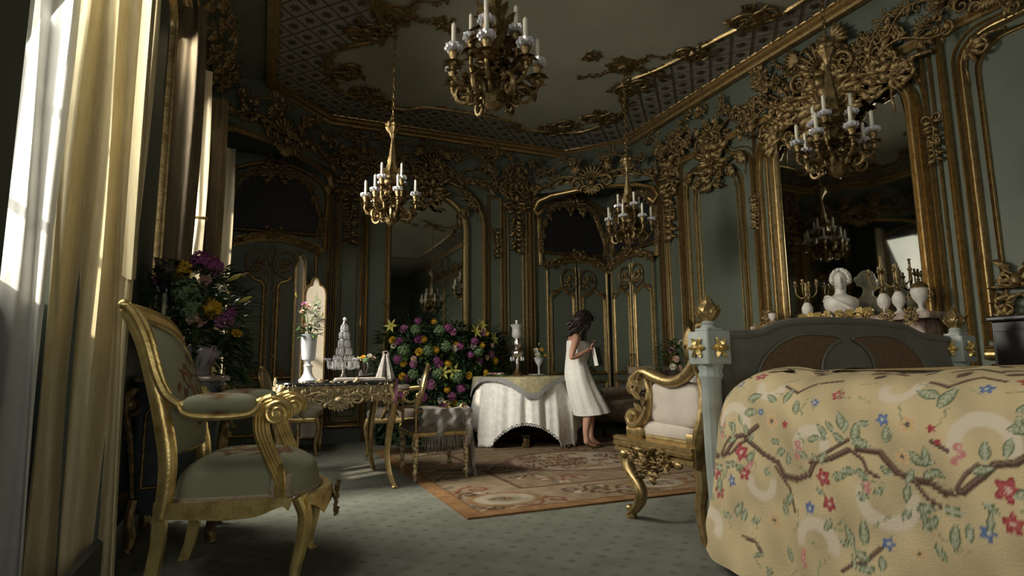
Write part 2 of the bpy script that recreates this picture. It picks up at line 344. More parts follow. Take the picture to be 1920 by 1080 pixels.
for a, c in WINS: b.box(XE, XE + .1, a, c, 0, WSILL); b.box(XE, XL, a, c, WTOP, ZC)
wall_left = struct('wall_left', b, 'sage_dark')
# the walls' own frames: local x runs left to right seen from inside, -y points into the room
RB, RR, RL = 0.0, -PI / 2, PI / 2
OB, OR_, OL = (0, YB, 0), (XR, 0, 0), (XL, 0, 0)
def onwall(wall, u, v, out=0.0):
    if wall is wall_back: return (u, YB - out, v)
    if wall is wall_right: return (XR - out, -u, v)
    return (XL + out, u, v)
def rz_of(wall): return {wall_back.name: RB, wall_right.name: RR, wall_left.name: RL}[wall.name]
def won(name, mb, m, wall, u=0, v=0, out=0.0, rx=0.0, ry=0.0, scale=None, parent=None, **k):
    return obj(name, mb, m, parent or wall, onwall(wall, u, v, out), (rx, ry, rz_of(wall)), scale, **k)

SUN_MASKS = [[(a, c, WSILL, WTOP)] for a, c in WINS]  # added panels that shape the sunlight at each window
a, c = WINS[2]; SUN_MASKS[2] = [(a, 2.715, WSILL, WTOP), (2.715, c, WSILL, 1.3)]
a, c = WINS[3]; SUN_MASKS[3] = [(a, 4.56, 1.66, WTOP), (a, 4.02, WSILL, 1.66), (4.18, 4.24, WSILL, 1.66), (4.38, 4.56, WSILL, 1.66), (4.68, c, WSILL, WTOP)]
a, c = WINS[4]; SUN_MASKS[4] = [(a, 6.08, WSILL, WTOP), (6.31, c, WSILL, WTOP)]
# windows of the left wall: frame, panes, glazing bars, sill
for i, (a, c) in enumerate(WINS):
    wn = bpy.data.objects.new('window_%d' % (i + 1), None); COL.objects.link(wn); wn['kind'] = 'structure'; wn.location = (XE, (a + c) / 2, WSILL)
    hw, hh = (c - a) / 2, WTOP - WSILL
    f = MB(); f.box(-.04, .05, -hw, -hw + .06, 0, hh); f.box(-.04, .05, hw - .06, hw, 0, hh); f.box(-.04, .05, -hw, hw, 0, .06); f.box(-.04, .05, -hw, hw, hh - .06, hh); f.box(-.04, .05, -.03, .03, .06, hh - .06)
    obj('window_frame', f, 'window_paint', wn, smooth=False)
    for k in range(1, 4):
        g = MB(); g.box(-.015, .02, -hw + .06, hw - .06, hh * k / 4 - .012, hh * k / 4 + .012); obj('glazing_bar', g, 'window_paint', wn, smooth=False)
    for sx in (-1, 1):
        for k in range(4):
            g = MB(); y0, y1 = sorted((sx * .03, sx * (hw - .06))); z0, z1 = max(.06, hh * k / 4 + .012), min(hh - .06, hh * (k + 1) / 4 - .012)
            g.add([(0, y0, z0), (0, y1, z0), (0, y1, z1), (0, y0, z1)], [(0, 1, 2, 3)]); obj('pane', g, 'window_glass', wn, smooth=False)
    g = MB(); g.box(.0, .14, -hw, hw, -.03, .0, .01); obj('window_sill', g, 'window_paint', wn, smooth=False)

    # unseen panels added over the glass to block the sun except at chosen gaps
    for (y0, y1, z0, z1) in SUN_MASKS[i]:
        g = MB(); g.box(.035, .042, y0 - (a + c) / 2, y1 - (a + c) / 2, z0 - WSILL, z1 - WSILL); obj('blind', g, 'blind', wn, smooth=False)
wn = bpy.data.objects.new('window_%d' % (len(WINS) + 1), None); COL.objects.link(wn); wn['kind'] = 'structure'; wn.location = ((FWX[0] + FWX[1]) / 2, YF - .12, FWZ[0]); hw, hh = (FWX[1] - FWX[0]) / 2, FWZ[1] - FWZ[0]  # unseen window added in the front wall to carry the fill light
f = MB(); f.box(-hw, -hw + .07, -.04, .04, 0, hh); f.box(hw - .07, hw, -.04, .04, 0, hh); f.box(-hw, hw, -.04, .04, 0, .07); f.box(-hw, hw, -.04, .04, hh - .07, hh); f.box(-.035, .035, -.04, .04, .07, hh - .07); obj('window_frame', f, 'window_paint', wn, smooth=False)  # frame of the added unseen window
for sx in (-1, 1):
    for k in range(3):
        g = MB(); x0, x1 = sorted((sx * .035, sx * (hw - .07))); z0, z1 = .07 + (hh - .14) * k / 3, .07 + (hh - .14) * (k + 1) / 3; g.add([(x0, 0, z0), (x1, 0, z0), (x1, 0, z1), (x0, 0, z1)], [(0, 1, 2, 3)]); obj('pane', g, 'window_glass', wn, smooth=False)  # panes of the added unseen window
for k in (1, 2): g = MB(); g.box(-hw + .07, hw - .07, -.02, .02, .07 + (hh - .14) * k / 3 - .012, .07 + (hh - .14) * k / 3 + .012); obj('glazing_bar', g, 'window_paint', wn, smooth=False)
# baseboards and dado rails
def board(name, pts, h, d, m):
    b = MB()
    for (x0, x1, y0, y1) in pts: b.box(x0, x1, y0, y1, 0, h)
    return struct(name, b, m)
board('baseboard_back', [(XL, XR, YB - .03, YB)], .17, .03, 'baseboard')
board('baseboard_right', [(XR - .03, XR, YF, YB - .03)], .17, .03, 'baseboard')
board('baseboard_left', [(XL, XL + .03, YF, YB - .03)], .17, .03, 'baseboard')

# cove between the walls and the ceiling, cut across the two far corners
LOW = [(XL, YF), (XL, 5.96), (.74, YB), (3.49, YB), (XR, 6.06), (XR, YF)]
UPP = [(-.03, YF), (-.03, 6.46), (.66, 7.16), (3.92, 7.16), (4.47, 6.49), (4.47, YF)]
Z0, Z1 = 3.42, 3.93
b = MB(); rings = []
for k in range(9):
    t = k / 8; s1 = 1 - math.cos(t * PI / 2); s2 = math.sin(t * PI / 2)
    rings.append([(p[0] + (q[0] - p[0]) * (s1 * .75 + t * .25), p[1] + (q[1] - p[1]) * (s1 * .75 + t * .25), Z0 + (Z1 - Z0) * (s2 * .6 + t * .4)) for p, q in zip(LOW, UPP)])
b.loft(rings, False, False)
cove = struct('trim_1', b, 'sage', smooth=True)
b = MB()                                      # soffits under the cut corners
b.add([(XL, 5.96, Z0), (.74, YB, Z0), (XL, YB, Z0)], [(0, 1, 2)]); b.add([(3.49, YB, Z0), (XR, 6.06, Z0), (XR, YB, Z0)], [(0, 1, 2)])
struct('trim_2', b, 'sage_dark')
# gilded cornice at the ceiling and a lower rail at the foot of the cove
def plan_sweep(path, prof):
    # prof: (inward, z)
    b = MB(); n = len(path); rings = []
    for i in range(n):
        p = Vector(path[i]); a = Vector(path[max(i - 1, 0)]); c = Vector(path[min(i + 1, n - 1)])
        d1 = (p - a) if i else (c - p); d2 = (c - p) if i < n - 1 else (p - a); d1.normalize(); d2.normalize()
        n1 = Vector((d1.y, -d1.x)); n2 = Vector((d2.y, -d2.x)); m = (n1 + n2).normalized(); m = m / max(.4, m.dot(n1))
        rings.append([(p.x + m.x * q[0], p.y + m.y * q[0], q[1]) for q in prof])
    b.loft(rings, False, False); return b
b = plan_sweep(UPP, [(-.05, 3.86), (.0, 3.865), (.015, 3.885), (.0, 3.90), (.03, 3.91), (.045, 3.93), (.03, 3.95), (.055, 3.955), (.06, 3.972)])
struct('trim_3', b, 'gold', smooth=True)
b = plan_sweep(LOW, [(0, 3.36), (.03, 3.365), (.045, 3.385), (.03, 3.40), (.05, 3.41), (.05, 3.43), (.0, 3.445)])
struct('trim_4', b, 'gold', smooth=True)

# ---------------------------------------------------------------- gilded mouldings and carved ornament
def prof(wd, dp): return [(-wd / 2, 0), (-wd / 2, dp * .55), (-wd * .30, dp), (-wd * .1, dp * .5), (wd * .1, dp * .45), (wd * .25, dp * .8), (wd * .42, dp * .6), (wd / 2, 0)]
def prof1(wd, dp): return [(-wd / 2, 0), (-wd * .3, dp * .8), (0, dp), (wd * .3, dp * .8), (wd / 2, 0)]
def ppath(u0, u1, v0, v1, top='flat', rise=.2):
    w_ = u1 - u0; c = (u0 + u1) / 2; P = [(u0, v0), (u1, v0)]
    if top == 'flat': P += [(u1, v1), (u0, v1)]
    elif top == 'arch':
        P += [(c + w_ / 2 * math.cos(a), v1 - rise + rise * math.sin(a)) for a in (PI * k / 16 for k in range(17))]
    elif top == 'round':                       # flat top with large round corners
        r = rise
        P += [(u1 - r + r * math.cos(a), v1 - r + r * math.sin(a)) for a in (PI / 2 * k / 8 for k in range(9))]
        P += [(u0 + r - r * math.sin(a), v1 - r + r * math.cos(a)) for a in (PI / 2 * k / 8 for k in range(9))]
    else:                                      # rococo shoulders: concave quarter then a crest
        r = rise * .5; h = min(w_ * .22, .25)
        right = [(u1, v1 - rise)] + [(u1 - h + h * math.cos(a), v1 - rise + r * math.sin(a)) for a in (PI / 2 * k / 5 for k in range(1, 6))]
        right += [(u1 - h - (w_ / 2 - h) * t, v1 - rise + r + (rise - r) * (.5 - .5 * math.cos(PI * t))) for t in (k / 6 for k in range(1, 7))]
        P += right + [(2 * c - x, y) for x, y in right[:-1][::-1]]
    return P
def frame(wall, u0, u1, v0, v1, top='flat', rise=.2, wd=.05, dp=.03, inner=.0, mat='gold', name='panel_moulding'):
    b = MB(); b.sweep(ppath(u0, u1, v0, v1, top, rise), prof(wd * .62, dp), True); won(name, b, mat, wall)
    b = MB(); b.sweep(ppath(u0 - wd * .72, u1 + wd * .72, v0 - wd * .72, v1 + wd * .72, top, rise), prof1(wd * .24, dp * .6), True); won('outer_moulding', b, mat, wall)
    if inner:
        b = MB(); b.sweep(ppath(u0 + inner, u1 - inner, v0 + inner, v1 - inner, top, rise * .9), prof1(wd * .3, dp * .7), True); won('inner_moulding', b, mat, wall)
def strip(wall, u, v0, v1, wd=.04, dp=.035, name='pilaster_moulding', mat='gold'):
    b = MB(); b.sweep([(u, v0), (u, v1)], prof(wd * .62, dp)); won(name, b, mat, wall)
def spiral(cx, cz, r, a0, turns, n=18, r1=.12):
    return [(cx + r * (1 - (1 - r1) * t) * math.cos(a0 + turns * 2 * PI * t), cz + r * (1 - (1 - r1) * t) * math.sin(a0 + turns * 2 * PI * t)) for t in (k / n for k in range(n + 1))]
def tube2(b, pts, r0, r1=None, n=6, y=-.012):
    r1 = r0 if r1 is None else r1; k = len(pts) - 1
    b.tube([(p[0], y - .4 * r0, p[1]) for p in pts], [r0 + (r1 - r0) * i / k for i in range(k + 1)], n)
ORN = {}
def orn(name, b): me = b.mesh(name); me.materials.append(MAT['gold_fine']); ORN[name] = me
def mk_shell():
    b = MB()
    for k in range(9):
        a = PI * (.08 + .84 * k / 8); tube2(b, [(.06 * math.cos(a), .02 + .06 * math.sin(a)), (.28 * math.cos(a), .05 + .26 * math.sin(a)), (.40 * math.cos(a), .05 + .36 * math.sin(a))], .018, .042, 6)
    for sx in (-1, 1):
        tube2(b, [(sx * x, z) for x, z in spiral(.38, -.05, .16, PI * .75, -1.4)], .04, .015); tube2(b, [(sx * x, z) for x, z in spiral(.16, -.22, .13, -PI * .1, 1.3)], .04, .015)
        for q in range(5): b.leaf((sx * .3, .30), PI / 2 - sx * (.3 + q * .35), .25, .1, bend=-sx * .5, lift=.04)
    b.ball((0, -.05, -.05), (.09, .07, .08)); tube2(b, [(math.cos(a) * .24, .02 + .2 * math.sin(a)) for a in (2 * PI * k / 20 for k in range(21))], .022)
    for q in range(7): b.leaf((0, -.12), -PI / 2 + (q - 3) * .38, .26, .1, lift=.045)
    return b
def mk_spray(seed):
    R_ = random.Random(seed); b = MB()            # asymmetric S-scroll spray, about 1 wide and .4 high
    pts = [(t, .12 * math.sin(t * 5.2)) for t in (k / 14 for k in range(15))]
    tube2(b, pts, .028, .016); tube2(b, [(1 + x, .02 + z) for x, z in spiral(-.02, -.1, .12, PI / 2, -1.3)], .026, .01); tube2(b, spiral(.02, .1, .1, -PI / 2, -1.3), .028, .01)
    for k in range(15):
        t = R_.random(); z = .12 * math.sin(t * 5.2); sg = 1 if k % 2 else -1
        b.leaf((t, z), sg * R_.uniform(.3, 1.5), R_.uniform(.12, .24), R_.uniform(.05, .09), bend=sg * R_.uniform(-.8, .8), lift=R_.uniform(.025, .05))
    for k in range(4):
        t = .15 + .23 * k; sg = 1 if k % 2 else -1
        tube2(b, [(t + x, .12 * math.sin(t * 5.2) + sg * .1 + z) for x, z in spiral(0, 0, R_.uniform(.06, .1), -sg * PI / 2, sg * 1.2)], .018, .008)
    return b
def mk_cluster(seed, w_=.5, h=.5, n=12):
    R_ = random.Random(seed); b = MB()
    for k in range(n // 3):
        cx, cz = R_.uniform(.04, w_ * .4), R_.uniform(-h * .45, h * .45); sg = R_.choice((-1, 1))
        tube2(b, spiral(cx, cz, R_.uniform(.06, .12), R_.uniform(0, 6), sg * R_.uniform(.9, 1.4)), R_.uniform(.016, .028), .008)
    for k in range(n):
        cx, cz = R_.uniform(.0, w_ * .35), R_.uniform(-h * .5, h * .35)
        b.leaf((cx, cz), math.atan2(cz + .1, cx + .05) + R_.uniform(-.6, .6), R_.uniform(.12, .22), R_.uniform(.05, .1), bend=R_.uniform(-.8, .8), lift=R_.uniform(.03, .06))
    b.mirror_x()
    b.ball((0, -.03, 0), (.06, .06, .09)); return b
def mk_drop(seed):
    R_ = random.Random(seed); b = MB()            # hanging trophy of leaves, .25 wide and .7 high
    tube2(b, [(0, 0), (.02, -.2), (-.02, -.42), (.01, -.66)], .014, .008)
    for k in range(9):
        z = -.05 - .6 * k / 9
        for sg in (-1, 1): b.leaf((0, z), -PI / 2 + sg * R_.uniform(.4, 1.2), R_.uniform(.09, .15), .055, bend=sg * .5, lift=.035)
    for sg in (-1, 1): tube2(b, [(sg * x, z) for x, z in spiral(.08, -.03, .07, PI, -1.2)], .018, .008); tube2(b, [(sg * x, z) for x, z in spiral(.05, -.35, .05, PI, 1.2)], .014, .006)
    return b
def mk_cornerleaf():
    b = MB()
    tube2(b, spiral(.12, -.10, .12, PI * .9, -1.2), .026, .01); tube2(b, [(0, -.42), (-.02, -.25), (.0, -.1), (.06, 0), (.2, .02), (.36, -.01)], .012, .022)
    for a, L in ((-1.4, .2), (-.9, .18), (-.4, .2), (.1, .22), (.7, .14), (-1.9, .16)): b.leaf((.02, -.04), a, L, .07, bend=.4, lift=.035)
    return b
def mk_medal(R=.13):
    b = MB(); tube2(b, [(R * math.cos(a), 1.2 * R * math.sin(a)) for a in (2 * PI * k / 24 for k in range(25))], .012)
    R_ = random.Random(4)
    for k in range(4): tube2(b, spiral(R_.uniform(-.05, .05), R_.uniform(-.08, .08), .04, R_.uniform(0, 6), 1.2, 12), .009, .004, 5)
    for k in range(12): b.leaf((R_.uniform(-.04, .04), R_.uniform(-.07, .07)), R_.uniform(0, 6.3), .065, .03, bend=.5, lift=.02)
    return b
orn('shell_ornament', mk_shell())
for k in range(3): orn('scroll_spray%d' % k, mk_spray(k + 3))
for k in range(3): orn('leaf_cluster%d' % k, mk_cluster(k + 11))
for k in range(2): orn('leaf_drop%d' % k, mk_drop(k + 5))
orn('corner_leaf', mk_cornerleaf()); orn('medallion', mk_medal())
def O(kind, wall, u, v, s=1.0, out=.02, rx=0.0, ry=0.0, flip=False, name=None, parent=None):
    nm = name or {'sc': 'scroll_ornament', 'le': 'leaf_ornament', 'sh': 'shell_ornament', 'co': 'corner_ornament', 'me': 'medallion'}[kind[:2]]
    sx = -s if flip else s
    return won(nm, ORN[kind], None, wall, u, v, out, rx, ry, (sx, s * 1.3, s), parent=parent)
# ---------------------------------------------------------------- back wall
B_ = wall_back; R_W = wall_right; L_W = wall_left
# tall side panels, pilaster strips and the arch round the far mirror
frame(B_, .80, 1.10, .26, 3.28, 'rococo', .30, .05, .035, .055)
frame(B_, 2.80, 2.98, .26, 3.20, 'flat', .2, .035, .03)
frame(B_, 3.03, 3.36, .26, 3.30, 'rococo', .30, .05, .035, .055)
frame(B_, 1.16, 2.72, .0, 3.40, 'arch', .62, .075, .06, name='arch_moulding')
for u in (.70, .745, 3.42, 3.47): strip(B_, u, .17, 3.36, .045, .05)
for u0, u1 in ((.66, 1.14), (2.76, 3.52)):
    b = MB(); b.sweep([(u0, .20), (u1, .20)], prof(.05, .035)); won('dado_moulding', b, 'gold', B_)
O('leaf_drop0', B_, .95, 3.05, 1.0, .03); O('leaf_drop1', B_, 3.195, 3.1, 1.0, .03); O('leaf_drop0', B_, 2.89, 2.75, .6, .03)
O('leaf_cluster0', B_, .95, 3.22, .75, .04); O('leaf_cluster1', B_, 3.2, 3.22, .75, .04)
O('corner_leaf', B_, .86, .42, .5, .02, ry=-PI / 2); O('corner_leaf', B_, 1.05, .42, .5, .02, ry=PI / 2, flip=True)
O('corner_leaf', B_, 3.09, .42, .5, .02, ry=-PI / 2)
# far mirror with its crest
wm = thing('wall_mirror', 'tall arched gilt wall mirror behind the big bank of flowers', 'mirror', (1.945, YB, .0))
g = MB(); pp = ppath(-.475, .475, .5, 3.12, 'arch', .42); g.add([(x, -.015, z) for x, z in pp], [tuple(range(len(pp)))]); obj('mirror_glass', g, 'mirror', wm, smooth=False)
g = MB(); g.sweep(ppath(-.52, .52, .46, 3.17, 'arch', .45), prof(.075, .06), True); obj('mirror_frame', g, 'gold', wm)
o = obj('frame_crest', ORN['leaf_cluster2'], None, wm, (0.02, -.06, 3.18), scale=.75)
for sx in (-1, 1): obj('frame_scroll', ORN['corner_leaf'], None, wm, (sx * .42, -.05, 2.98), scale=(sx * .6, .8, .6))
O('shell_ornament', B_, 1.98, 3.50, .52, .08, rx=.2); O('leaf_cluster1', B_, 1.98, 3.30, .9, .07)
O('corner_leaf', B_, 1.28, 3.12, .7, .07); O('corner_leaf', B_, 2.62, 3.12, .7, .07, flip=True)
for u, fl in ((1.55, True), (2.35, False)): O('scroll_spray1', B_, u, 3.36, .5, .07, flip=fl)
# carved frieze in the cove of the back wall
FR = random.Random(77)
def frieze(wall, u0, u1, step, tilt, skip=()):
    u = u0
    while u < u1:
        v = FR.uniform(3.47, 3.80); o = .05 + (v - 3.42) * math.tan(tilt) * .8; s = FR.uniform(.26, .46)
        if FR.random() < .55: O('scroll_spray%d' % FR.randrange(3), wall, u, v, s, o, rx=tilt, ry=FR.uniform(-.9, .9), flip=FR.random() < .5)
        else: O('leaf_cluster%d' % FR.randrange(3), wall, u, v, s * .9, o, rx=tilt, ry=FR.uniform(-.5, .5))
        u += step * FR.uniform(.6, 1.3)
    # undulating rib that ties the carving together
    b = MB(); n = int((u1 - u0) / .05); b.tube([(u0 + (u1 - u0) * k / n, -.05 - .10 * (3.52 + .06 * math.sin(k * .55) - 3.42), 3.52 + .06 * math.sin(k * .55) + .02 * math.sin(k * 1.7)) for k in range(n + 1)], .018, 6); won('frieze_rib', b, 'gold_fine', wall)
frieze(B_, .72, 3.5, .085, .32)
for u in (.95, 3.2): O('shell_ornament', B_, u, 3.50, .34, .08, rx=.25)
# ---------------------------------------------------------------- right wall (u = -y)
frame(R_W, -5.95, -5.66, .26, 3.36, 'rococo', .30, .05, .035, .05)
frame(R_W, -5.52, -4.48, .18, 3.40, 'rococo', .42, .07, .05)
frame(R_W, -5.38, -4.66, .26, 3.22, 'rococo', .40, .05, .035, .06)
frame(R_W, -4.38, -2.77, .0, 3.48, 'arch', .62, .08, .06, name='arch_moulding')
for u in (-6.08, -6.03, -5.60, -4.43, -2.71): strip(R_W, u, .17, 3.36, .045, .05)
strip(R_W, -2.57, .17, 3.36, .075, .06); strip(R_W, -2.655, .17, 3.36, .03, .03)
frame(R_W, -2.43, -.75, 1.04, 3.26, 'round', .22, .085, .06); frame(R_W, -2.33, -.85, 1.14, 3.16, 'round', .2, .03, .03)
frame(R_W, -.55, 1.2, 1.04, 3.26, 'round', .22, .085, .06); strip(R_W, -.65, .17, 3.36, .06, .05)
for u0, u1 in ((-6.1, -4.45), (-2.5, 2.8)):
    b = MB(); b.sweep([(u0, .93), (u1, .93)], prof(.08, .05)); won('dado_moulding', b, 'gold', R_W) if u0 > -3 else None
    b = MB(); b.sweep([(u0, .21), (u1, .21)], prof(.05, .035)); won('dado_moulding', b, 'gold', R_W)
frame(R_W, -2.43, -.75, .28, .82, 'flat', .2, .05, .035)
O('corner_leaf', R_W, -2.36, 1.15, .55, .06, ry=-PI / 2); O('corner_leaf', R_W, -2.36, 3.18, .7, .06); O('leaf_cluster0', R_W, -2.24, 1.42, .55, .04); O('leaf_cluster1', R_W, -1.6, 1.14, .7, .06)
O('leaf_drop0', R_W, -5.80, 3.1, 1.0, .03); O('leaf_cluster0', R_W, -5.80, 3.3, .7, .04); O('leaf_drop1', R_W, -4.43, 2.62, .55, .05)
O('leaf_cluster1', R_W, -5.02, 3.26, .9, .05); O('leaf_cluster2', R_W, -5.02, 3.08, .7, .05); O('corner_leaf', R_W, -5.34, 3.05, .55, .05); O('corner_leaf', R_W, -4.70, 3.05, .55, .05, flip=True)
O('shell_ornament', R_W, -5.02, 3.45, .40, .09, rx=.2)
O('corner_leaf', R_W, -5.48, 3.14, .6, .06); O('corner_leaf', R_W, -4.52, 3.14, .6, .06, flip=True)
O('leaf_drop0', R_W, -2.655, 2.75, .55, .05)
frieze(R_W, -6.05, -1.2, .09, .42)
frieze(R_W, -1.2, 2.6, .22, .42)
for u in (-5.80, -2.2, -1.0): O('shell_ornament', R_W, u, 3.50, .38, .09, rx=.3)
# overmantel mirror on the right wall
wm = thing('wall_mirror', 'large gilt overmantel mirror behind the marble bust', 'mirror', (XR, 3.50, 0), RR)
g = MB(); pp = ppath(-.63, .63, 1.24, 3.26, 'round', .36); g.add([(x, -.02, z) for x, z in pp], [tuple(range(len(pp)))]); obj('mirror_glass', g, 'mirror', wm, smooth=False)
g = MB(); g.sweep(ppath(-.68, .68, 1.2, 3.31, 'round', .38), prof(.085, .07), True); obj('mirror_frame', g, 'gold', wm)
g = MB(); g.sweep(ppath(-.79, .79, 1.2, 3.40, 'round', .44), prof(.035, .03), True); obj('outer_moulding', g, 'gold', wm)
for k, (x, z, s) in enumerate(((0, 3.34, 1.1), (-.3, 3.36, .8), (.3, 3.36, .8), (-.55, 3.22, .7), (.55, 3.22, .7), (0, 3.16, .8), (-.16, 3.2, .6), (.16, 3.2, .6))): obj('frame_crest', ORN['leaf_cluster%d' % (k % 3)], None, wm, (x, -.08, z), scale=s)
for sx in (-1, 1):
    obj('frame_scroll', ORN['corner_leaf'], None, wm, (sx * .60, -.07, 3.26), scale=(-sx * -.9, 1, .9)); obj('frame_scroll', ORN['scroll_spray0'], None, wm, (sx * .1, -.09, 3.27), scale=(sx * .6, .9, .6))
O('shell_ornament', R_W, -3.5, 3.54, .62, .12, rx=.3); O('leaf_cluster0', R_W, -3.5, 3.42, 1.0, .1)
for u, fl in ((-4.0, True), (-3.0, False)): O('scroll_spray2', R_W, u, 3.40, .55, .09, flip=fl)
# ---------------------------------------------------------------- left wall piers
for a, c in ((3.06, 3.94), (5.01, 5.34), (.56, 1.45)):
    frame(L_W, a + .06, c - .06, .28, 3.2, 'rococo', .25, .05, .04); O('leaf_cluster0', L_W, (a + c) / 2, 3.2, .5, .04)
for a, c in WINS[:2] + WINS[3:]:
    q = ppath(a - .03, c + .03, .17, 3.2, 'arch', .12); b = MB(); b.sweep(q[1:] + q[:1], prof(.04, .04)); won('window_moulding', b, 'gold', L_W)
frieze(L_W, .2, 6.0, .16, .75)
# ---------------------------------------------------------------- doors with overdoor paintings
def door(n, wall, uc, half=.54):
    d = bpy.data.objects.new('door_%d' % n, None); COL.objects.link(d); d['kind'] = 'structure'; d.location = onwall(wall, uc, 0); d.rotation_euler = (0, 0, rz_of(wall))
    for sx in (-1, 1):
        lf = MB(); lf.box(min(sx * .012, sx * (half - .03)), max(sx * .012, sx * (half - .03)), -.03, 0, .02, 2.36); lo = obj('door_leaf', lf, 'sage', d, smooth=False)
        x0, x1 = sorted((sx * .075, sx * (half - .10)))
        b = MB(); b.sweep([(x, z) for x, z in ppath(x0, x1, .78, 1.98, 'rococo', .16)], prof(.045, .03), True); obj('panel_moulding', b, 'gold', lo, (0, -.03, 0))
        b = MB(); b.sweep(ppath(x0, x1, .14, .66, 'flat'), prof(.04, .03), True); obj('panel_moulding', b, 'gold', lo, (0, -.03, 0))
        b = MB(); b.sweep([(sx * (half - .05), .1), (sx * (half - .05), 2.3)], prof(.03, .025)); obj('stile_moulding', b, 'gold', lo, (0, -.03, 0))
        b = MB(); b.sweep([(sx * .03, .1), (sx * .03, 2.3)], prof1(.02, .018)); obj('stile_moulding', b, 'gold', lo, (0, -.03, 0))
        obj('medallion', ORN['medallion'], None, lo, (sx * .15, -.035, 2.10))
        obj('corner_ornament', ORN['corner_leaf'], None, lo, (sx * .12, -.04, .80), (0, 0 if sx > 0 else 0, 0), (sx * .4, .5, -.4)); obj('corner_ornament', ORN['corner_leaf'], None, lo, (sx * (half - .10), -.04, 1.93), (0, 0, 0), (-sx * .4, .5, .4))
        kb = MB(); kb.lathe([(.0, 0), (.018, .002), (.02, .01), (.008, .015), (.008, .03), (.02, .04), (.022, .05), (.0, .062)], 10); obj('door_knob', kb, 'gold_fine', lo, (sx * .045, -.03, 1.02), (PI / 2, 0, 0))
    rail = [(half * t, 2.42 - .14 * abs(t) ** 1.6 - (.03 if abs(t) > .95 else 0)) for t in (k / 10 - 1 for k in range(21))]
    b = MB(); b.sweep(rail, [(-.05, 0), (-.05, .05), (-.02, .075), (0, .05), (.025, .09), (.05, .10), (.06, 0)]); obj('door_cornice', b, 'gold', d)
    obj('shell_ornament', ORN['shell_ornament'], None, d, (0, -.10, 2.45), scale=(.2, .3, .2))
    for sx in (-1, 1): obj('scroll_ornament', ORN['scroll_spray0'], None, d, (sx * .1, -.08, 2.44), (0, sx * .28, 0), (sx * .40, .6, .3))
    return d
door(1, B_, .07); door(2, B_, 4.16); door(3, R_W, -6.72)
def overdoor(wall, uc, label):
    t = thing('overdoor_painting', label, 'painting', onwall(wall, uc, 2.50), rz_of(wall))
    half = [(.50, .0), (.53, .10), (.50, .25), (.43, .42), (.36, .58), (.26, .66), (.12, .69), (0, .70)]
    P = [(v.x, v.z) for v in bez([(x, 0, z) for x, z in half], 4)]
    loop = P + [(-x, z) for x, z in P[::-1][1:]]
    c = MB(); c.add([(x, -.02, z) for x, z in loop], [tuple(range(len(loop)))]); obj('canvas', c, 'canvas', t, smooth=False)
    f = MB(); f.sweep([(x * 1.02, z * 1.03 - .01) for x, z in loop], prof(.06, .06), True); obj('frame', f, 'gold_fine', t)
    for k in range(len(loop)):
        if k % 3 == 0:
            x, z = loop[k]; l = ORN['leaf_cluster%d' % (k % 2)]; obj('frame_carving', l, None, t, (x * 1.04, -.05, z * 1.04), (0, 0, 0), .20)
    return t
overdoor(B_, .07, 'dark overdoor painting in gilt frame above the left far door'); overdoor(B_, 4.12, 'dark overdoor painting left of the far right corner')
overdoor(R_W, -6.63, 'dark overdoor painting right of the far right corner, half behind a chandelier')
# frame round the painted bays and shells on the two cut corners
for wall, uc in ((B_, .07), (B_, 4.16), (R_W, -6.72)):
    b = MB(); b.sweep([(uc - .58, 2.3), (uc - .6, 2.9)] + [(uc + .6 * math.cos(a), 2.95 + .38 * math.sin(a)) for a in (PI * (1 - k / 12) for k in range(13))] + [(uc + .58, 2.3)], prof(.06, .05)); won('arch_moulding', b, 'gold', wall)
    O('leaf_cluster0', wall, uc, 3.28, .6, .06)
for (x, y, a, nm) in (((XL + .74) / 2 + .02, (5.96 + YB) / 2 - .02, math.radians(45.3), 'trim_5'), ((3.49 + XR) / 2 - .02, (6.06 + YB) / 2 - .02, -math.radians(45.7), 'trim_6')):
    t = bpy.data.objects.new(nm, None); COL.objects.link(t); t['kind'] = 'structure'; t.location = (x, y, 3.40); t.rotation_euler = (0, 0, a)
    obj('shell_ornament', ORN['shell_ornament'], None, t, (0, -.07, -.02), (.1, 0, 0), .55)
    for sx in (-1, 1):
        obj('scroll_ornament', ORN['scroll_spray1'], None, t, (sx * .18, -.06, .02), scale=(sx * .65, .9, .55)); obj('scroll_ornament', ORN['scroll_spray2'], None, t, (sx * .15, -.16, .22), (.5, 0, 0), (sx * .55, .9, .5))
        b = MB(); b.sweep([(sx * x_, z_) for x_, z_ in ((.15, -.10), (.35, -.12), (.6, -.14), (.80, -.20), (.86, -.32), (.80, -.40), (.74, -.34))], prof(.06, .05)); obj('arch_moulding', b, 'gold', t)
    b = MB(); b.box(-.93, .93, -.015, .03, -.09, .03); obj('lintel_board', b, 'sage', t, smooth=False)
# ---------------------------------------------------------------- ceiling: trellis ground, scroll border, rosettes
CX = 2.22
half = [(0, 6.42), (.5, 6.45), (.8, 6.62), (1.2, 6.55), (1.5, 6.45), (1.68, 6.15), (1.72, 5.75), (1.58, 5.45), (1.32, 5.22), (1.36, 4.95), (1.5, 4.6), (1.6, 4.2), (1.72, 3.75), (1.9, 3.4), (1.85, 2.9), (1.6, 2.5), (1.7, 2.0), (1.75, 1.0), (1.75, -1.5)]
hp = [(v.x, v.y) for v in bez([(x, y, 0) for x, y in half], 6)]
BORD = [(CX + x, y) for x, y in hp] + [(CX - x, y) for x, y in hp[::-1]]
def inside(p, poly):
    c = False; x, y = p; n = len(poly)
    for i in range(n):
        x0, y0 = poly[i]; x1, y1 = poly[i - 1]
        if (y0 > y) != (y1 > y) and x < (x1 - x0) * (y - y0) / (y1 - y0) + x0: c = not c
    return c
b = MB(); n = len(BORD)
outer = []
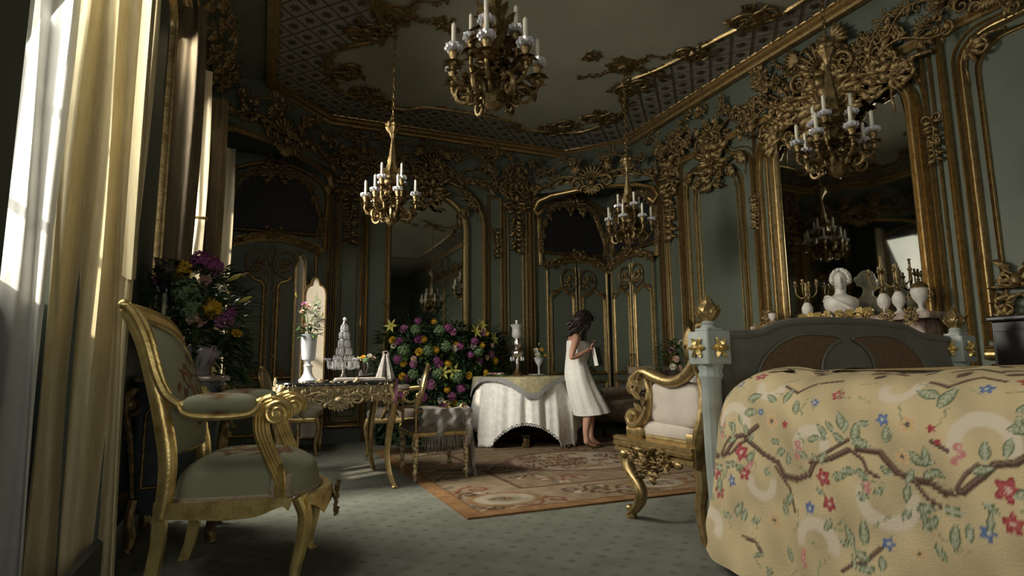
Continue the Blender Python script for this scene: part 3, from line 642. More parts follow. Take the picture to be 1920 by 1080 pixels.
for i, (x, y) in enumerate(BORD):
    outer.append((x, y))
b = MB(); b.add([(p[0], p[1], ZC - .004) for p in UPP], [tuple(range(len(UPP)))]); obj('trellis_ground', b, 'trellis_ground', ceiling, smooth=False)
b = MB(); b.add([(p[0], p[1], ZC - .008) for p in BORD], [tuple(range(len(BORD)))]); obj('plain_field', b, 'ceiling_paint', ceiling, smooth=False)
lines = MB(); SP = .26; st = .03
for sgn in (1, -1):
    for k in range(-30, 60):
        c0 = k * SP; run = None; t = -3.2
        while t < 7.3:
            # line: x - CX = sgn*(t) + c0 ... in rotated axes
            y = t; x = CX + c0 + sgn * (t - 4.0) * .9; okp = (-.03 < x < 4.47 and y < 7.16 and inside((x, y), UPP) and not inside((x, y), BORD) and y > 0)
            if okp and run is None: run = (x, y)
            if (not okp or t + st >= 7.3) and run is not None:
                x0, y0 = run; dx, dy = x - x0, y - y0; l = math.hypot(dx, dy); hw_ = .005 if sgn > 0 else .0025
                if l > .08:
                    nx, ny = -dy / l * hw_, dx / l * hw_
                    lines.add([(x0 + nx, y0 + ny, ZC - .006), (x + nx, y + ny, ZC - .006), (x - nx, y - ny, ZC - .006), (x0 - nx, y0 - ny, ZC - .006), (x0 + nx, y0 + ny, ZC - .014), (x + nx, y + ny, ZC - .014), (x - nx, y - ny, ZC - .014), (x0 - nx, y0 - ny, ZC - .014)], [(4, 5, 6, 7), (0, 1, 5, 4), (2, 3, 7, 6)])
                run = None
            t += st
tag(obj('trellis_strips', lines, 'trellis_line', ceiling, smooth=False), kind='stuff')
fl = MB()
for k in range(6): fl.leaf((0, 0), k * PI / 3, .048, .034, lift=.006, seg=3)
fl.ball((0, -.006, 0), .010, 6, 4); flm = fl.mesh('floret'); flm.materials.append(MAT['floret_dark'])
cnt = 0
for i in range(-30, 60):
    for j in range(-30, 60):
        # centres of the diamonds
        c1 = (i + .5) * SP; c2 = (j + .5) * SP; x = CX + (c1 + c2) / 2; y = 4.0 + (c2 - c1) / (2 * .9)
        if 2.6 < y < 7.1 and -.03 < x < 4.47 and inside((x, y), UPP) and not inside((x, y), BORD) and cnt < 290:
            if y < 3.4 and x < CX: continue
            o = bpy.data.objects.new('floret', flm); COL.objects.link(o); o.parent = ceiling; o.location = (x, y, ZC - .006); o.rotation_euler = (PI / 2, 0, 0); cnt += 1
# border moulding of the plain field with scrollwork along it
def ceil_tube(b, pts, r): b.tube([(x, y, ZC - .012) for x, y in pts], r, 6, up=(0, 0, 1))
b = MB(); ceil_tube(b, BORD, .022); obj('border_moulding', b, 'gold', ceiling)
def CO(kind, x, y, s, ang=0, flip=False): return obj('ceiling_ornament', ORN[kind], None, ceiling, (x, y, ZC - .01), (PI / 2, 0, ang), (-s if flip else s, s * .8, s))
k = 0
for i in range(0, len(BORD) - 1, 4):
    x, y = BORD[i]; x2, y2 = BORD[min(i + 2, len(BORD) - 1)]
    if y < .5: continue
    CO('scroll_spray%d' % (k % 3), x, y, .26, math.atan2(y2 - y, x2 - x), flip=bool(k % 2)); k += 1
for sx in (-1, 1):
    for (dx, dy, s, a) in ((1.25, 6.35, .6, .6), (1.55, 5.95, .6, 1.9), (1.45, 5.1, .6, 1.2), (1.1, 6.5, .5, 3.0), (1.72, 3.6, .6, 1.5), (1.6, 4.3, .5, 2.2), (1.75, 2.8, .6, 1.0)):
        CO('leaf_cluster%d' % (k % 3), CX + sx * dx, dy, s, sx * a); k += 1
        b = MB()
        for q in (-1, 1): tube2(b, spiral(q * .10, 0, .15 * s * 1.6, PI if q > 0 else 0, q * 1.5, 22), .016, .006)
        obj('ceiling_scroll', b, 'gold_fine', ceiling, (CX + sx * dx, dy, ZC - .01), (PI / 2, 0, sx * a + .8))
CHAND = [(.955, 4.78), (3.33, 4.77), (.975, 2.47), (3.33, 2.48)]
for ci, (x, y) in enumerate(CHAND):
    b = MB(); b.lathe([(.02, -.06), (.05, -.055), (.055, -.03), (.09, -.028), (.11, -.015), (.14, -.02), (.16, -.01), (.17, 0)], 28, flute=14, fa=.04); obj('ceiling_rosette', b, 'gold_fine', ceiling, (x, y, ZC))
    sx = 1 if x > CX else -1
    for a, s in ((0, .55), (.9, .5), (-.9, .5), (PI, .5), (2.2, .45), (-2.2, .45)):
        CO('scroll_spray%d' % (k % 3), x + .17 * math.cos(a), y + .17 * math.sin(a), s * .7, a, flip=bool(k % 2)); k += 1
    CO('leaf_cluster1', x - sx * .42, y - .05, .35, PI / 2 * sx)
# ---------------------------------------------------------------- curtains
def curtain(name, label, x0, x1, y, z0, z1, folds, amp, mat, waist=None, group=None, lean=0.0, seed=1, nz=40):
    R_ = random.Random(seed); ph = [R_.uniform(0, 6) for _ in range(4)]; t = thing(name, label, 'curtain', ((x0 + x1) / 2, y, z0), 0, group)
    xc = (x0 + x1) / 2
    def fn(u, v):
        z = z0 + (z1 - z0) * v; k = 1.0
        if waist: k = 1 - .45 * math.exp(-((z - waist) / .35) ** 2)
        sx = x0 + (x1 - x0) * u; sx = x1 + (sx - x1) * k if waist else sx
        a = amp * (.7 + .3 * math.sin(3 * v + ph[0])) * (k if waist else 1)
        yy = a * math.sin(2 * PI * folds * u + ph[1] + .5 * math.sin(2.2 * v + ph[2])) + a * .35 * math.sin(2 * PI * folds * 2.3 * u + ph[3] + 2 * v) + lean * (1 - v)
        return (sx + .012 * math.sin(7 * v + 9 * u) - xc, yy, z - z0)
    m = MB(); m.grid(fn, int(folds * 18), nz); obj('drape', m, mat, t)
    return t, xc
C1, xc = curtain('curtain', 'floor-length gold curtain at the left edge, nearest the camera', -.83, -.515, 2.99, .03, 3.22, 2.3, .055, 'curtain_gold', seed=3)
b = MB()                                       # deep edge fold and a tucked-up fold of the near curtain
b.grid(lambda u, v: (-.545 + .03 * math.sin(PI * u) + .05 * (u - .5) - xc, -.09 + .05 * math.cos(PI * 2 * u) - .03 * math.sin(3 * v), 1.25 + 1.95 * v - .03 * math.sin(PI * u) * (1 - v)), 14, 24); obj('edge_fold', b, 'curtain_gold', C1)
C1b, xc = curtain('sheer_curtain', 'white sheer curtain hanging beside the near gold curtain', -1.03, -.80, 2.89, .03, 3.22, 2.2, .035, 'sheer', seed=5)
def tied(x0, x1, y, zt, label, seed):
    t, xc = curtain('curtain', label, x0, x1, y, .03, 3.22, 4.2, .04, 'curtain_plain', waist=zt, group='gold curtains along the window wall', seed=seed)
    b = MB(); b.tube([(x1 - xc - .12 + .14 * math.cos(a), .075 * math.sin(a), zt - .03 + .02 * math.cos(a)) for a in (2 * PI * k / 20 for k in range(21))], .012, 6); obj('tieback_cord', b, 'gold_fine', t)
tied(-1.0, -.45, 4.92, 2.0, 'tied-back gold curtain with a sunlit strip, behind the left flower arrangement', 7)
tied(-1.0, -.345, 6.66, 1.75, 'tied-back gold curtain beside the left far door, lit down its edge', 9)
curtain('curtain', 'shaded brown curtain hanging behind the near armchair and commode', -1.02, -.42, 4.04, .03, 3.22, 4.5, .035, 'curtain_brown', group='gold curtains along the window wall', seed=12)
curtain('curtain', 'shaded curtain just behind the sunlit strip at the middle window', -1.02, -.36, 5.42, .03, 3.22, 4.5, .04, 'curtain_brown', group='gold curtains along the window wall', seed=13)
# ---------------------------------------------------------------- folding screen in the sun by the left door
sc = thing('folding_screen', 'sunlit cream folding screen with gilt edges behind the desk vase', 'screen', (.54, 6.98, 0))
def screen_leaf(w_, h, crest):
    P = [(-w_ / 2, .12), (w_ / 2, .12), (w_ / 2, h - .22)] + [(w_ / 2 - w_ * .30 * (1 - math.cos(a)), h - .22 + .12 * math.sin(a)) for a in (PI / 2 * k / 5 for k in range(1, 6))]
    P += [(w_ * .18 * math.cos(a), h - .09 + crest * math.sin(a)) for a in (PI * k / 8 for k in range(1, 8))]
    P += [(-x, z) for x, z in P[2:8][::-1]]
    return P
P = screen_leaf(.235, 1.93, .08); m = MB(); m.prism(P, -.008, .008); lf = obj('screen_leaf', m, 'screen_cream', sc, smooth=False)
f = MB(); f.sweep(P, prof(.022, .02), True); obj('edge_moulding', f, 'gold', lf)
P = screen_leaf(.26, 2.25, .05); m = MB(); m.prism(P, -.008, .008); lf = obj('screen_leaf', m, 'screen_cream', sc, (-.152, .125, 0), (0, 0, -PI / 2 + .30), smooth=False)
f = MB(); f.sweep(P, prof(.022, .02), True); obj('edge_moulding', f, 'gold', lf, (0, -.008, 0))
for (x, y) in ((.1, 0), (-.13, -.01), (-.185, .24)):
    m = MB(); m.box(x - .012, x + .012, y - .012, y + .012, 0, .14); obj('foot', m, 'gold', sc, smooth=False)
# ---------------------------------------------------------------- chandeliers
def chandelier():
    t = thing('chandelier', 'x', 'chandelier', (0, 0, 0), 0, 'gilt candle chandeliers hanging from the ceiling')
    top = ZC - 2.09
    ch = MB(); z = .92; k = 0
    while z < top - .03:
        pts = []
        for q in range(9):
            a = 2 * PI * q / 8; x = .011 * math.cos(a); zz = .026 * math.sin(a); pts.append((x, 0, z + zz) if k % 2 else (0, x, z + zz))
        ch.tube(pts, .0045, 5); z += .040; k += 1
    obj('chain', ch, 'brass_dark', t)
    hb = MB(); hb.lathe([(.008, .96), (.02, .95), (.022, .93), (.045, .915), (.058, .89), (.05, .87), (.062, .855), (.05, .83), (.03, .81), (.02, .78), (.012, .76)], 16, flute=8, fa=.08)
    for q in range(8): hb.ball((.055 * math.cos(q * PI / 4), .055 * math.sin(q * PI / 4), .885), .014, 6, 4)
    obj('crown', hb, 'gold_fine', t)
    st = MB(); st.lathe([(.012, .77), (.020, .68), (.030, .60), (.040, .56), (.036, .54), (.050, .50), (.062, .42), (.062, .38), (.045, .345), (.035, .33), (.055, .30), (.06, .27), (.04, .24), (.03, .21), (.05, .17), (.072, .13), (.07, .10), (.055, .07), (.04, .045), (.045, .03), (.03, .012), (.008, .0)], 18, flute=6, fa=.10)
    R_ = random.Random(2)
    for k in range(70):
        a = R_.uniform(0, 2 * PI); zz = R_.uniform(.11, .48); r = .045 if zz < .3 else .05
        st.leaf3((r * math.cos(a), r * math.sin(a), zz), (math.cos(a) * .5, math.sin(a) * .5, R_.choice((-.6, .9))), (math.cos(a), math.sin(a), .2), .085, .045, droop=-.35 if zz > .2 else .4)
    for k in range(6):
        a = k * PI / 3 + .3; c, s = math.cos(a), math.sin(a)
        st.tube([(c * (.06 + r * 1.0), s * (.06 + r * 1.0), zz) for r, zz in [(x + .05, z2 + .07) for x, z2 in spiral(.03, 0, .062, PI, -1.35, 14)]], [.016 - .0007 * q for q in range(15)], 6)
    obj('body', st, 'gold_fine', t)
    def arm(r, zc, z0, lowz):
        m = MB(); pts = bez([(.04, 0, z0), (r * .35, 0, z0 + .03), (r * .55, 0, lowz), (r * .85, 0, lowz - .005), (r * 1.02, 0, lowz + .035), (r * 1.0, 0, zc - .06), (r, 0, zc - .02)], 5)
        m.tube([tuple(p) for p in pts], [.014 - .005 * i / len(pts) for i in range(len(pts))], 7)
        m.tube([(r * .5 + x, 0, lowz - .025 + z) for x, z in spiral(0, 0, .038, PI / 2, -1.4, 14)], [.009] * 15, 6)
        m.tube([(r * .35 + x, 0, lowz + .045 + z) for x, z in spiral(0, 0, .03, -PI / 2, 1.3, 14)], [.008] * 15, 6)
        m.lathe([(.008, zc - .07), (.022, zc - .055), (.012, zc - .04), (.02, zc - .02), (.026, zc - .005), (.012, zc + .01), (.014, zc + .03)], 10, (r, 0, 0))
        for q in range(7):
            a = q * 2 * PI / 7; m.leaf3((r, 0, zc - .052), (math.cos(a), math.sin(a), .15), (0, 0, 1), .055, .038, droop=.35)
        for q in range(10): m.leaf3((r * (.3 + .07 * q), 0, lowz + .01), (.5, (-1) ** q, .6 - .5 * (q % 3)), (0, 0, 1), .06, .036, droop=.3)
        for q in range(5): m.leaf3((r * 1.0, 0, zc - .10 + .012 * q), (math.cos(q * 2.2), math.sin(q * 2.2), .4), (0, 0, 1), .045, .03, droop=.3)
        return m
    pan = MB(); pan.lathe([(.010, 0), (.022, .0), (.036, .012), (.040, .026), (.034, .016), (.012, .008)], 16, flute=8, fa=.10)
    for q in range(8):
        a = q * PI / 4 + .2; pan.ball((.036 * math.cos(a), .036 * math.sin(a), .012), (.010, .010, .013), 5, 4)
    panm = pan.mesh('drip_pan', False); panm.materials.append(MAT['crystal'])
    cm = MB(); cm.lathe([(.0112, 0), (.0112, .118), (.009, .124), (.002, .125)], 10); cm.tube([(0, 0, .125), (.001, 0, .135)], .0015, 4); cdm = cm.mesh('candle'); cdm.materials.append(MAT['candle'])
    def ring(n, r, zc, z0, lowz, a0):
        me = arm(r, zc, z0, lowz).mesh('arm'); me.materials.append(MAT['gold_fine'])
        for q in range(n):
            ao = obj('arm', me, None, t, rot=(0, 0, a0 + 2 * PI * q / n)); obj('drip_pan', panm, None, ao, (r, 0, zc + .008)); obj('candle', cdm, None, ao, (r, 0, zc + .018))
    ring(7, .215, .235, .13, .10, .25); ring(4, .115, .375, .25, .20, .55)
    return t
cp = chandelier()
for i, ((x, y), l) in enumerate(zip(CHAND, ('gilt chandelier hanging left of the far mirror on a long chain', 'gilt chandelier in front of the far right corner doors', 'large gilt chandelier nearest the camera at top centre', 'gilt chandelier in front of the overmantel mirror on the right'))):
    o = cp if i == 0 else copy_tree(cp)
    o.location = (x, y, (2.055, 2.06, 2.09, 2.05)[i]); o.rotation_euler.z = (.0, .9, .35, 1.3)[i]; o['label'] = l
# ---------------------------------------------------------------- colour painting of woven and embroidered patterns
class Paint:
    def __init__(s, P, base):
        s.P = np.asarray(P, float); s.c = np.tile(np.array(base, float), (len(s.P), 1)); s.o = np.argsort(s.P[:, 0], kind='stable'); s.xs = s.P[s.o, 0]
    def put(s, m, col, k=1.0):
        k = np.clip(m, 0, 1)[:, None] * k; s.c = s.c * (1 - k) + np.array(col) * k
    def near(s, x, y, r):
        i = s.o[np.searchsorted(s.xs, x - r):np.searchsorted(s.xs, x + r)]; i = i[np.abs(s.P[i, 1] - y) < r]; return i, s.P[i] - (x, y)
    def _w(s, i, mk, col):
        k = np.clip(mk, 0, 1)[:, None]; s.c[i] = s.c[i] * (1 - k) + np.array(col) * k
    def ell(s, x, y, a, b, ang, col, soft=.25):
        i, d = s.near(x, y, max(a, b) * 1.4); c, q = math.cos(ang), math.sin(ang); u = d[:, 0] * c + d[:, 1] * q; v = -d[:, 0] * q + d[:, 1] * c
        s._w(i, (1.0 - np.sqrt((u / a) ** 2 + (v / b) ** 2)) / soft, col)
    def leaf(s, x, y, L, ang, col, edge, vein):
        i, d = s.near(x, y, L * 1.4); c, q = math.cos(ang), math.sin(ang); u = d[:, 0] * c + d[:, 1] * q; v = -d[:, 0] * q + d[:, 1] * c; t = u / L
        wd = L * .48 * np.clip(1 - t ** 2, 0, 1) * (1 - .25 * t); q_ = np.abs(v) / np.maximum(wd, 1e-6)
        s._w(i, ((1 - q_) / .15) * (np.abs(t) < 1), edge); s._w(i, ((.72 - q_) / .2) * (np.abs(t) < .85), col)
        ribs = np.sin((u + np.abs(v) * .9) / L * 16); s._w(i, ((ribs > .35) & (q_ < .62) & (np.abs(t) < .8)) * .8, vein); s._w(i, ((np.abs(v) < L * .035) & (np.abs(t) < .95)) * 1.0, vein)
    def flower(s, x, y, r, n, col, edge, eye, rot=0.0):
        i, d = s.near(x, y, r * 1.3); a = np.arctan2(d[:, 1], d[:, 0]) + rot; q = np.hypot(d[:, 0], d[:, 1]) / (r * (.80 + .2 * np.cos(n * a)))
        s._w(i, (1 - q) / .12, edge); s._w(i, (.78 - q) / .12, col); s._w(i, (.48 - q) / .15, edge); s._w(i, (.34 - q) / .1, eye)
    def line(s, pts, w, col, soft=.35):
        for (x0, y0), (x1, y1) in zip(pts[:-1], pts[1:]):
            cx, cy = (x0 + x1) / 2, (y0 + y1) / 2; i, _ = s.near(cx, cy, max(abs(x1 - x0), abs(y1 - y0)) / 2 + 2 * w)
            p = s.P[i] - (x0, y0); d = np.array([x1 - x0, y1 - y0]); t = np.clip((p @ d) / max(d @ d, 1e-9), 0, 1); q = np.hypot(*(p - t[:, None] * d).T)
            s._w(i, (1 - q / w) / soft, col)
    def arc(s, x, y, r, w, up, col, k=.85):
        i, d = s.near(x, y, r * 1.6); q = np.hypot(d[:, 0], d[:, 1]); a = d[:, 1] * up / np.maximum(q, 1e-6)
        s._w(i, np.clip((1 - np.abs(q - r) / w) / .35, 0, 1) * np.clip((a + .45) / .3, 0, 1) * k, col)
SAGE_C = (.27, .275, .19)
def floral(P, base, seed, ext, n=14, cols=((.17, .075, .04), (.25, .135, .06), (.13, .075, .045), (.20, .10, .06)), sc=1.0):
    p = Paint(P, base); R_ = random.Random(seed); (x0, x1, y0, y1) = ext; cx, cy = (x0 + x1) / 2, (y0 + y1) / 2
    for k in range(n):
        a = 2 * PI * k / n + R_.uniform(-.3, .3); r = R_.uniform(.25, .85); x, y = cx + (x1 - x0) / 2 * r * math.cos(a), cy + (y1 - y0) / 2 * r * math.sin(a); col = R_.choice(cols)
        pts = [(x + .03 * sc * t * math.cos(a + 1.2 * t), y + .03 * sc * t * math.sin(a + 1.2 * t)) for t in (q * .4 for q in range(6))]; p.line(pts, .006 * sc, col)
        for q in range(3): p.ell(x + R_.uniform(-.03, .03) * sc, y + R_.uniform(-.03, .03) * sc, .022 * sc, .009 * sc, R_.uniform(0, 3), R_.choice(cols))
    return p.c
def paint_mesh(o, pts2, cols): setcol(o.data, cols)
def fan_flutes(b, path, w_, y, r, n=3, taper=1.0):
    # n parallel ridges along a path (x,z) at side y: a fluted scroll
    m = len(path)
    for k in range(n):
        off = (k - (n - 1) / 2) * w_ / n; pts = []
        for i, (x, z) in enumerate(path):
            a = path[max(i - 1, 0)]; c = path[min(i + 1, m - 1)]; dx, dz = c[0] - a[0], c[1] - a[1]; l = math.hypot(dx, dz) or 1; f = 1 + (taper - 1) * i / (m - 1)
            pts.append((x - dz / l * off * f, y, z + dx / l * off * f))
        b.tube(pts, [r * (1 + (taper - 1) * i / (m - 1)) for i in range(m)], 8, flat=1.5)
def c2(pts, n=8): return [(v.x, v.z) for v in bez([(x, 0, z) for x, z in pts], n)]

# ---------------------------------------------------------------- the near gilt armchair
def armchair_near():
    t = thing('armchair', 'gilt armchair with sage floral upholstery, large in the left foreground', 'armchair', (.17, 2.62, 0), -math.radians(10)); t.scale = (.945, 1, 1)
    WY = .54
    sr = MB(); rail = c2([(-.56, .356), (-.3, .352), (-.03, .352)], 6); bot = c2([(-.045, .300), (-.07, .318), (-.11, .307), (-.18, .285), (-.30, .279), (-.42, .288), (-.56, .298)], 5)
    for y0, y1 in ((0, .045), (WY - .045, WY)):
        sr = MB(); sr.prism(rail + bot, y0, y1); obj('seat_rail', sr, 'gold_bright', t)
    fr = MB()
    def bow(u): return .035 + .075 * math.sin(PI * u) ** 1.3
    n = 24; fr.loft([[(bow(i / n), WY * i / n, .355), (bow(i / n) + .012, WY * i / n, .335), (bow(i / n) + .010, WY * i / n, .27 + .05 * abs(math.cos(2 * PI * i / n)) - .02 * math.sin(PI * i / n)), (bow(i / n) - .035, WY * i / n, .29), (bow(i / n) - .035, WY * i / n, .355)] for i in range(n + 1)], True, True)
    obj('front_rail', fr, 'gold_bright', t)
    cr = obj('rail_carving', ORN['leaf_cluster0'], None, t, (.125, .27, .30), (0, 0, PI / 2), (.22, .3, .2))
    br = MB(); br.box(-.57, -.53, 0, WY, .29, .355); obj('back_rail', br, 'gold_bright', t)
    for y in (.02, WY - .02):
        l = MB(); pts = c2([(-.005, .352), (.022, .28), (.018, .2), (.003, .12), (-.012, .05), (.0, .012)], 5); m = len(pts)
        for k, off in ((0, -.017), (1, 0), (2, .017)): l.tube([(x, y + off, z) for x, z in pts], [.023 - .010 * i / m for i in range(m)], 8)
        l.tube([(x, y, z) for x, z in pts], [.034 - .014 * i / m for i in range(m)], 10)
        for k in range(5): l.leaf3((.028, y + (k - 2) * .012, .345), (.12, (k - 2) * .10, -1), (1, 0, 0), .085, .022, droop=.1)
        l.ball((.006, y, .012), (.026, .024, .014)); obj('leg', l, 'gold_bright', t)
    for y in (.02, WY - .02):
        l = MB(); pts = [(-.545, .36), (-.548, .2), (-.565, .08), (-.59, 0)]; l.loft([[(x - .024, y - .02, z), (x + .024, y - .02, z), (x + .024, y + .02, z), (x - .024, y + .02, z)] for x, z in pts]); obj('leg', l, 'gold_bright', t, sharp=30)
    bk = MB(); post = c2([(-.545, .30), (-.532, .42), (-.535, .54), (-.57, .70), (-.615, .85), (-.67, 1.0), (-.735, 1.115)], 6)
    for y, kz in ((.02, 1.0), (WY - .02, .89)): bk.tube([(x, y, .30 + (z - .30) * kz) for x, z in post], [.030 + .008 * math.sin(i * .12) for i in range(len(post))], 10, flat=.8)
    # rim of the back sweeping forward into the arm
    for y, kz in ((.005, 1.0), (WY - .005, .89)):
        bk.tube([(x, y, .30 + (z - .30) * (kz if z > .8 else 1)) for x, z in c2([(-.745, 1.14), (-.70, 1.10), (-.655, 1.02), (-.625, .94), (-.595, .85), (-.555, .775), (-.505, .735), (-.475, .733)], 5)], .019, 8)
        bk.tube([(x, y + (.012 if y < .3 else -.012), .30 + (z - .30) * (kz if z > .8 else 1)) for x, z in c2([(-.72, 1.13), (-.665, 1.08), (-.625, 1.0), (-.60, .92), (-.57, .83), (-.54, .775)], 5)], .012, 8)
    def crz(u): return 1.125 - .095 * u ** .8 + .02 * math.sin(PI * u)
    crest = [(-.735 + .05 * u + .02 * math.sin(PI * u), .02 + (WY - .04) * u, crz(u)) for u in (k / 20 for k in range(21))]
    bk.tube(crest, [.026 + .008 * math.sin(PI * k / 20) for k in range(21)], 8); bk.tube([(x + .03, y, z - .035) for x, y, z in crest], .012, 6)
    bk.ball((-.735, .0, 1.135), .022, 8, 6); bk.ball((-.685, WY, 1.03), .02, 8, 6); bk.tube([(-.535, .03, .55), (-.53, .3, .535), (-.535, WY - .03, .55)], .02, 8)
    obj('back_frame', bk, 'gold_bright', t)
    def backpt(u, v):
        z = .53 + (crz(u) - .035 - .53) * v; a = float(np.interp(z, [q[1] for q in post], [q[0] for q in post]))
        pil = (math.sin(PI * min(max(u, .0), 1)) ** .5) * (math.sin(PI * min(max(v, 0), 1)) ** .5)
        return (a + .012 + .075 * pil, .045 + (WY - .09) * u, z)
    up = MB(); up.grid(backpt, 60, 70); P = [(i / 60 * .45, j / 70 * .6) for j in range(71) for i in range(61)]
    o = obj('back_upholstery', up, 'upholstery', t); setcol(o.data, floral(P, SAGE_C, 5, (.05, .45, .08, .52), 16, sc=1.3))
    bu = MB(); bu.grid(lambda u, v: (backpt(u, v)[0] - .05 - .07 * (math.sin(PI * u) ** .5) * (math.sin(PI * v) ** .5), .045 + (WY - .09) * u, backpt(u, v)[2]), 10, 20); obj('back_lining', bu, 'sage_fabric', t)
    # seat
    def seatpt(u, v):
        # u round the seat, v from the base up over the dome
        a = 2 * PI * u; e = .38; cx, cy = -.262, WY / 2; hx, hy = .30, WY / 2 + .005
        ca = math.copysign(abs(math.cos(a)) ** e, math.cos(a)); sa = math.copysign(abs(math.sin(a)) ** e, math.sin(a))
        if v < .35: k = 1.0 - .06 * (v / .35) ** 2; z = .352 + .095 * v / .35
        else: q = (v - .35) / .65; k = .94 * (1 - q ** 1.25); z = .447 + .085 * (1 - (1 - q) ** 2.4)
        fr_ = .045 * max(0, ca) * math.cos(sa * PI / 2) ** 1
        return (cx + (hx - .03) * ca * k + fr_ * k, cy + (hy - .025) * sa * k, z)
    st = MB(); st.grid(seatpt, 160, 60, True); o = obj('seat_upholstery', st, 'upholstery', t); P = [(v[0], v[1]) for v in st.v]
    setcol(o.data, floral(P, SAGE_C, 8, (-.44, -.04, .08, .46), 22, sc=1.15))
    # lid over the last ring of the dome
    bd = MB(); bd.tube([(x * 1.0, y, z + .006) for x, y, z in [seatpt(k / 60, 0) for k in range(61)]], .009, 6); obj('braid_trim', bd, 'braid', t)
    for y, sg in ((.015, -1), (WY - .015, 1)):
        ap = MB(); ap.cushion((-.338, y, .733), (.148, .048, .046), 40, 20, .55, .75); o = obj('arm_pad', ap, 'upholstery', t); setcol(o.data, floral([(v[0], v[1]) for v in ap.v], SAGE_C, 3, (-.42, -.25, y - .03, y + .03), 7, sc=.7))
        ar = MB()
        ar.tube([(x, y - .042 * (1 if sg < 0 else -1), z) for x, z in c2([(-.495, .735), (-.47, .70), (-.40, .684), (-.30, .682), (-.22, .69), (-.185, .712), (-.17, .735)], 5)], .011, 8)
        ar.tube([(x, y + .042 * (1 if sg < 0 else -1), z) for x, z in c2([(-.495, .735), (-.47, .70), (-.40, .684), (-.30, .682), (-.22, .69), (-.185, .712), (-.17, .735)], 5)], .011, 8)
        ar.box(-.47, -.19, y - .035, y + .035, .682, .70)
        fan_flutes(ar, c2([(-.20, .722), (-.165, .737), (-.125, .742), (-.085, .728), (-.06, .70), (-.068, .672)], 5), .045, y, .0125, 3, .7)
        for yo in (-.026, .026): ar.tube([(x, y + yo, z) for x, z in spiral(-.108, .69, .052, .3, 1.9, 34, .1)], [.0105 - .0001 * q for q in range(35)], 7)
        ar.tube([(-.108, y - .022, .69), (-.108, y + .022, .69)], .046, 18); ar.tube([(-.108, y - .036, .69), (-.108, y + .036, .69)], .012, 10)
        fan_flutes(ar, c2([(-.125, .738), (-.158, .725), (-.172, .68), (-.168, .615), (-.14, .545), (-.105, .475), (-.082, .41), (-.082, .352)], 6), .062, y, .0165, 4, .72)
        for k in range(4): ar.leaf3((-.083, y - .03, .36 + .03 * k), (.2, -.3, 1), (0, -1, 0), .05, .03, droop=-.1)
        obj('arm', ar, 'gold_bright', t)
    for q, (x, y) in enumerate(((-.11, .006), (-.048, .006))):
        tr = MB(); tr.tube([(x, y, .355), (x - .004, y - .004, .40), (x + .004, y, .445)], .011, 6, flat=.5); obj('braid_trim', tr, 'braid', t)
    return t
armchair_near()
# ---------------------------------------------------------------- the bed
RED= [(0.697,0.762,0.027),(0.113,0.405,0.04),(0.145,0.321,0.035),(0.677,0.474,0.034),(0.693,0.381,0.028),(1.231,0.529,0.04),(1.243,0.443,0.031),(1.239,0.814,0.032),(1.036,0.672,0.016),(0.504,0.64,0.016),(1.055,0.635,0.011)]
BLU= [(0.621,0.73,0.02),(0.887,0.684,0.024),(1.157,0.787,0.024),(0.37,0.675,0.017),(0.615,0.353,0.025),(0.034,0.265,0.024),(1.177,0.407,0.026),(0.896,0.304,0.023)]
ORA= [(0.427,0.643,0.038),(0.963,0.674,0.037),(0.949,0.579,0.027),(0.428,0.264,0.033),(0.981,0.291,0.022)]
PNK= [(0.57,0.552,0.028),(0.836,0.483,0.028),(1.114,0.604,0.026),(0.318,0.468,0.024),(0.581,0.179,0.027)]
LEA=[(0.484,0.754,0.037,80),(0.543,0.712,0.036,100),(0.416,0.734,0.032,150),(1.006,0.766,0.043,160),(1.067,0.757,0.045,70),(0.798,0.638,0.036,90),(0.741,0.669,0.037,120),(0.818,0.605,0.036,-10),(1.01,0.572,0.036,0),(0.744,0.488,0.033,20),(0.96,0.472,0.03,80),(1.012,0.436,0.032,10),(1.022,0.389,0.035,40),(1.093,0.438,0.034,0),(1.093,0.372,0.04,80),(0.824,0.321,0.042,90),(0.765,0.295,0.036,120),(0.813,0.249,0.035,-10),(0.743,0.27,0.027,150),(0.264,0.279,0.035,60),(0.201,0.24,0.031,160),(0.202,0.441,0.027,0),(0.477,0.531,0.033,30),(0.515,0.512,0.028,80),(1.281,0.745,0.037,20),(1.269,0.692,0.037,10),(0.511,0.36,0.032,50),(0.484,0.325,0.03,100),(0.266,0.65,0.031,100),(0.216,0.609,0.027,150),(0.831,0.211,0.031,10),(0.676,0.538,0.026,60),(0.953,0.408,0.026,50),(1.175,0.569,0.027,20),(0.697,0.65,0.026,140),(0.908,0.635,0.024,60),(1.18,0.62,0.03,90),(0.152,0.603,0.028,90),(0.347,0.245,0.03,30),(0.494,0.164,0.032,120),(0.687,0.314,0.026,60),(1.037,0.313,0.028,130),(1.19,0.473,0.026,150)]
CRE=[(0.624,0.568,0.058,1,0.025),(1.175,0.634,0.077,1,0.025),(0.387,0.776,0.048,-1,0.022),(0.906,0.79,0.055,-1,0.021),(0.374,0.404,0.055,-1,0.021),(0.898,0.444,0.078,-1,0.027),(0.106,0.157,0.065,1,0.028),(0.638,0.24,0.068,1,0.026)]
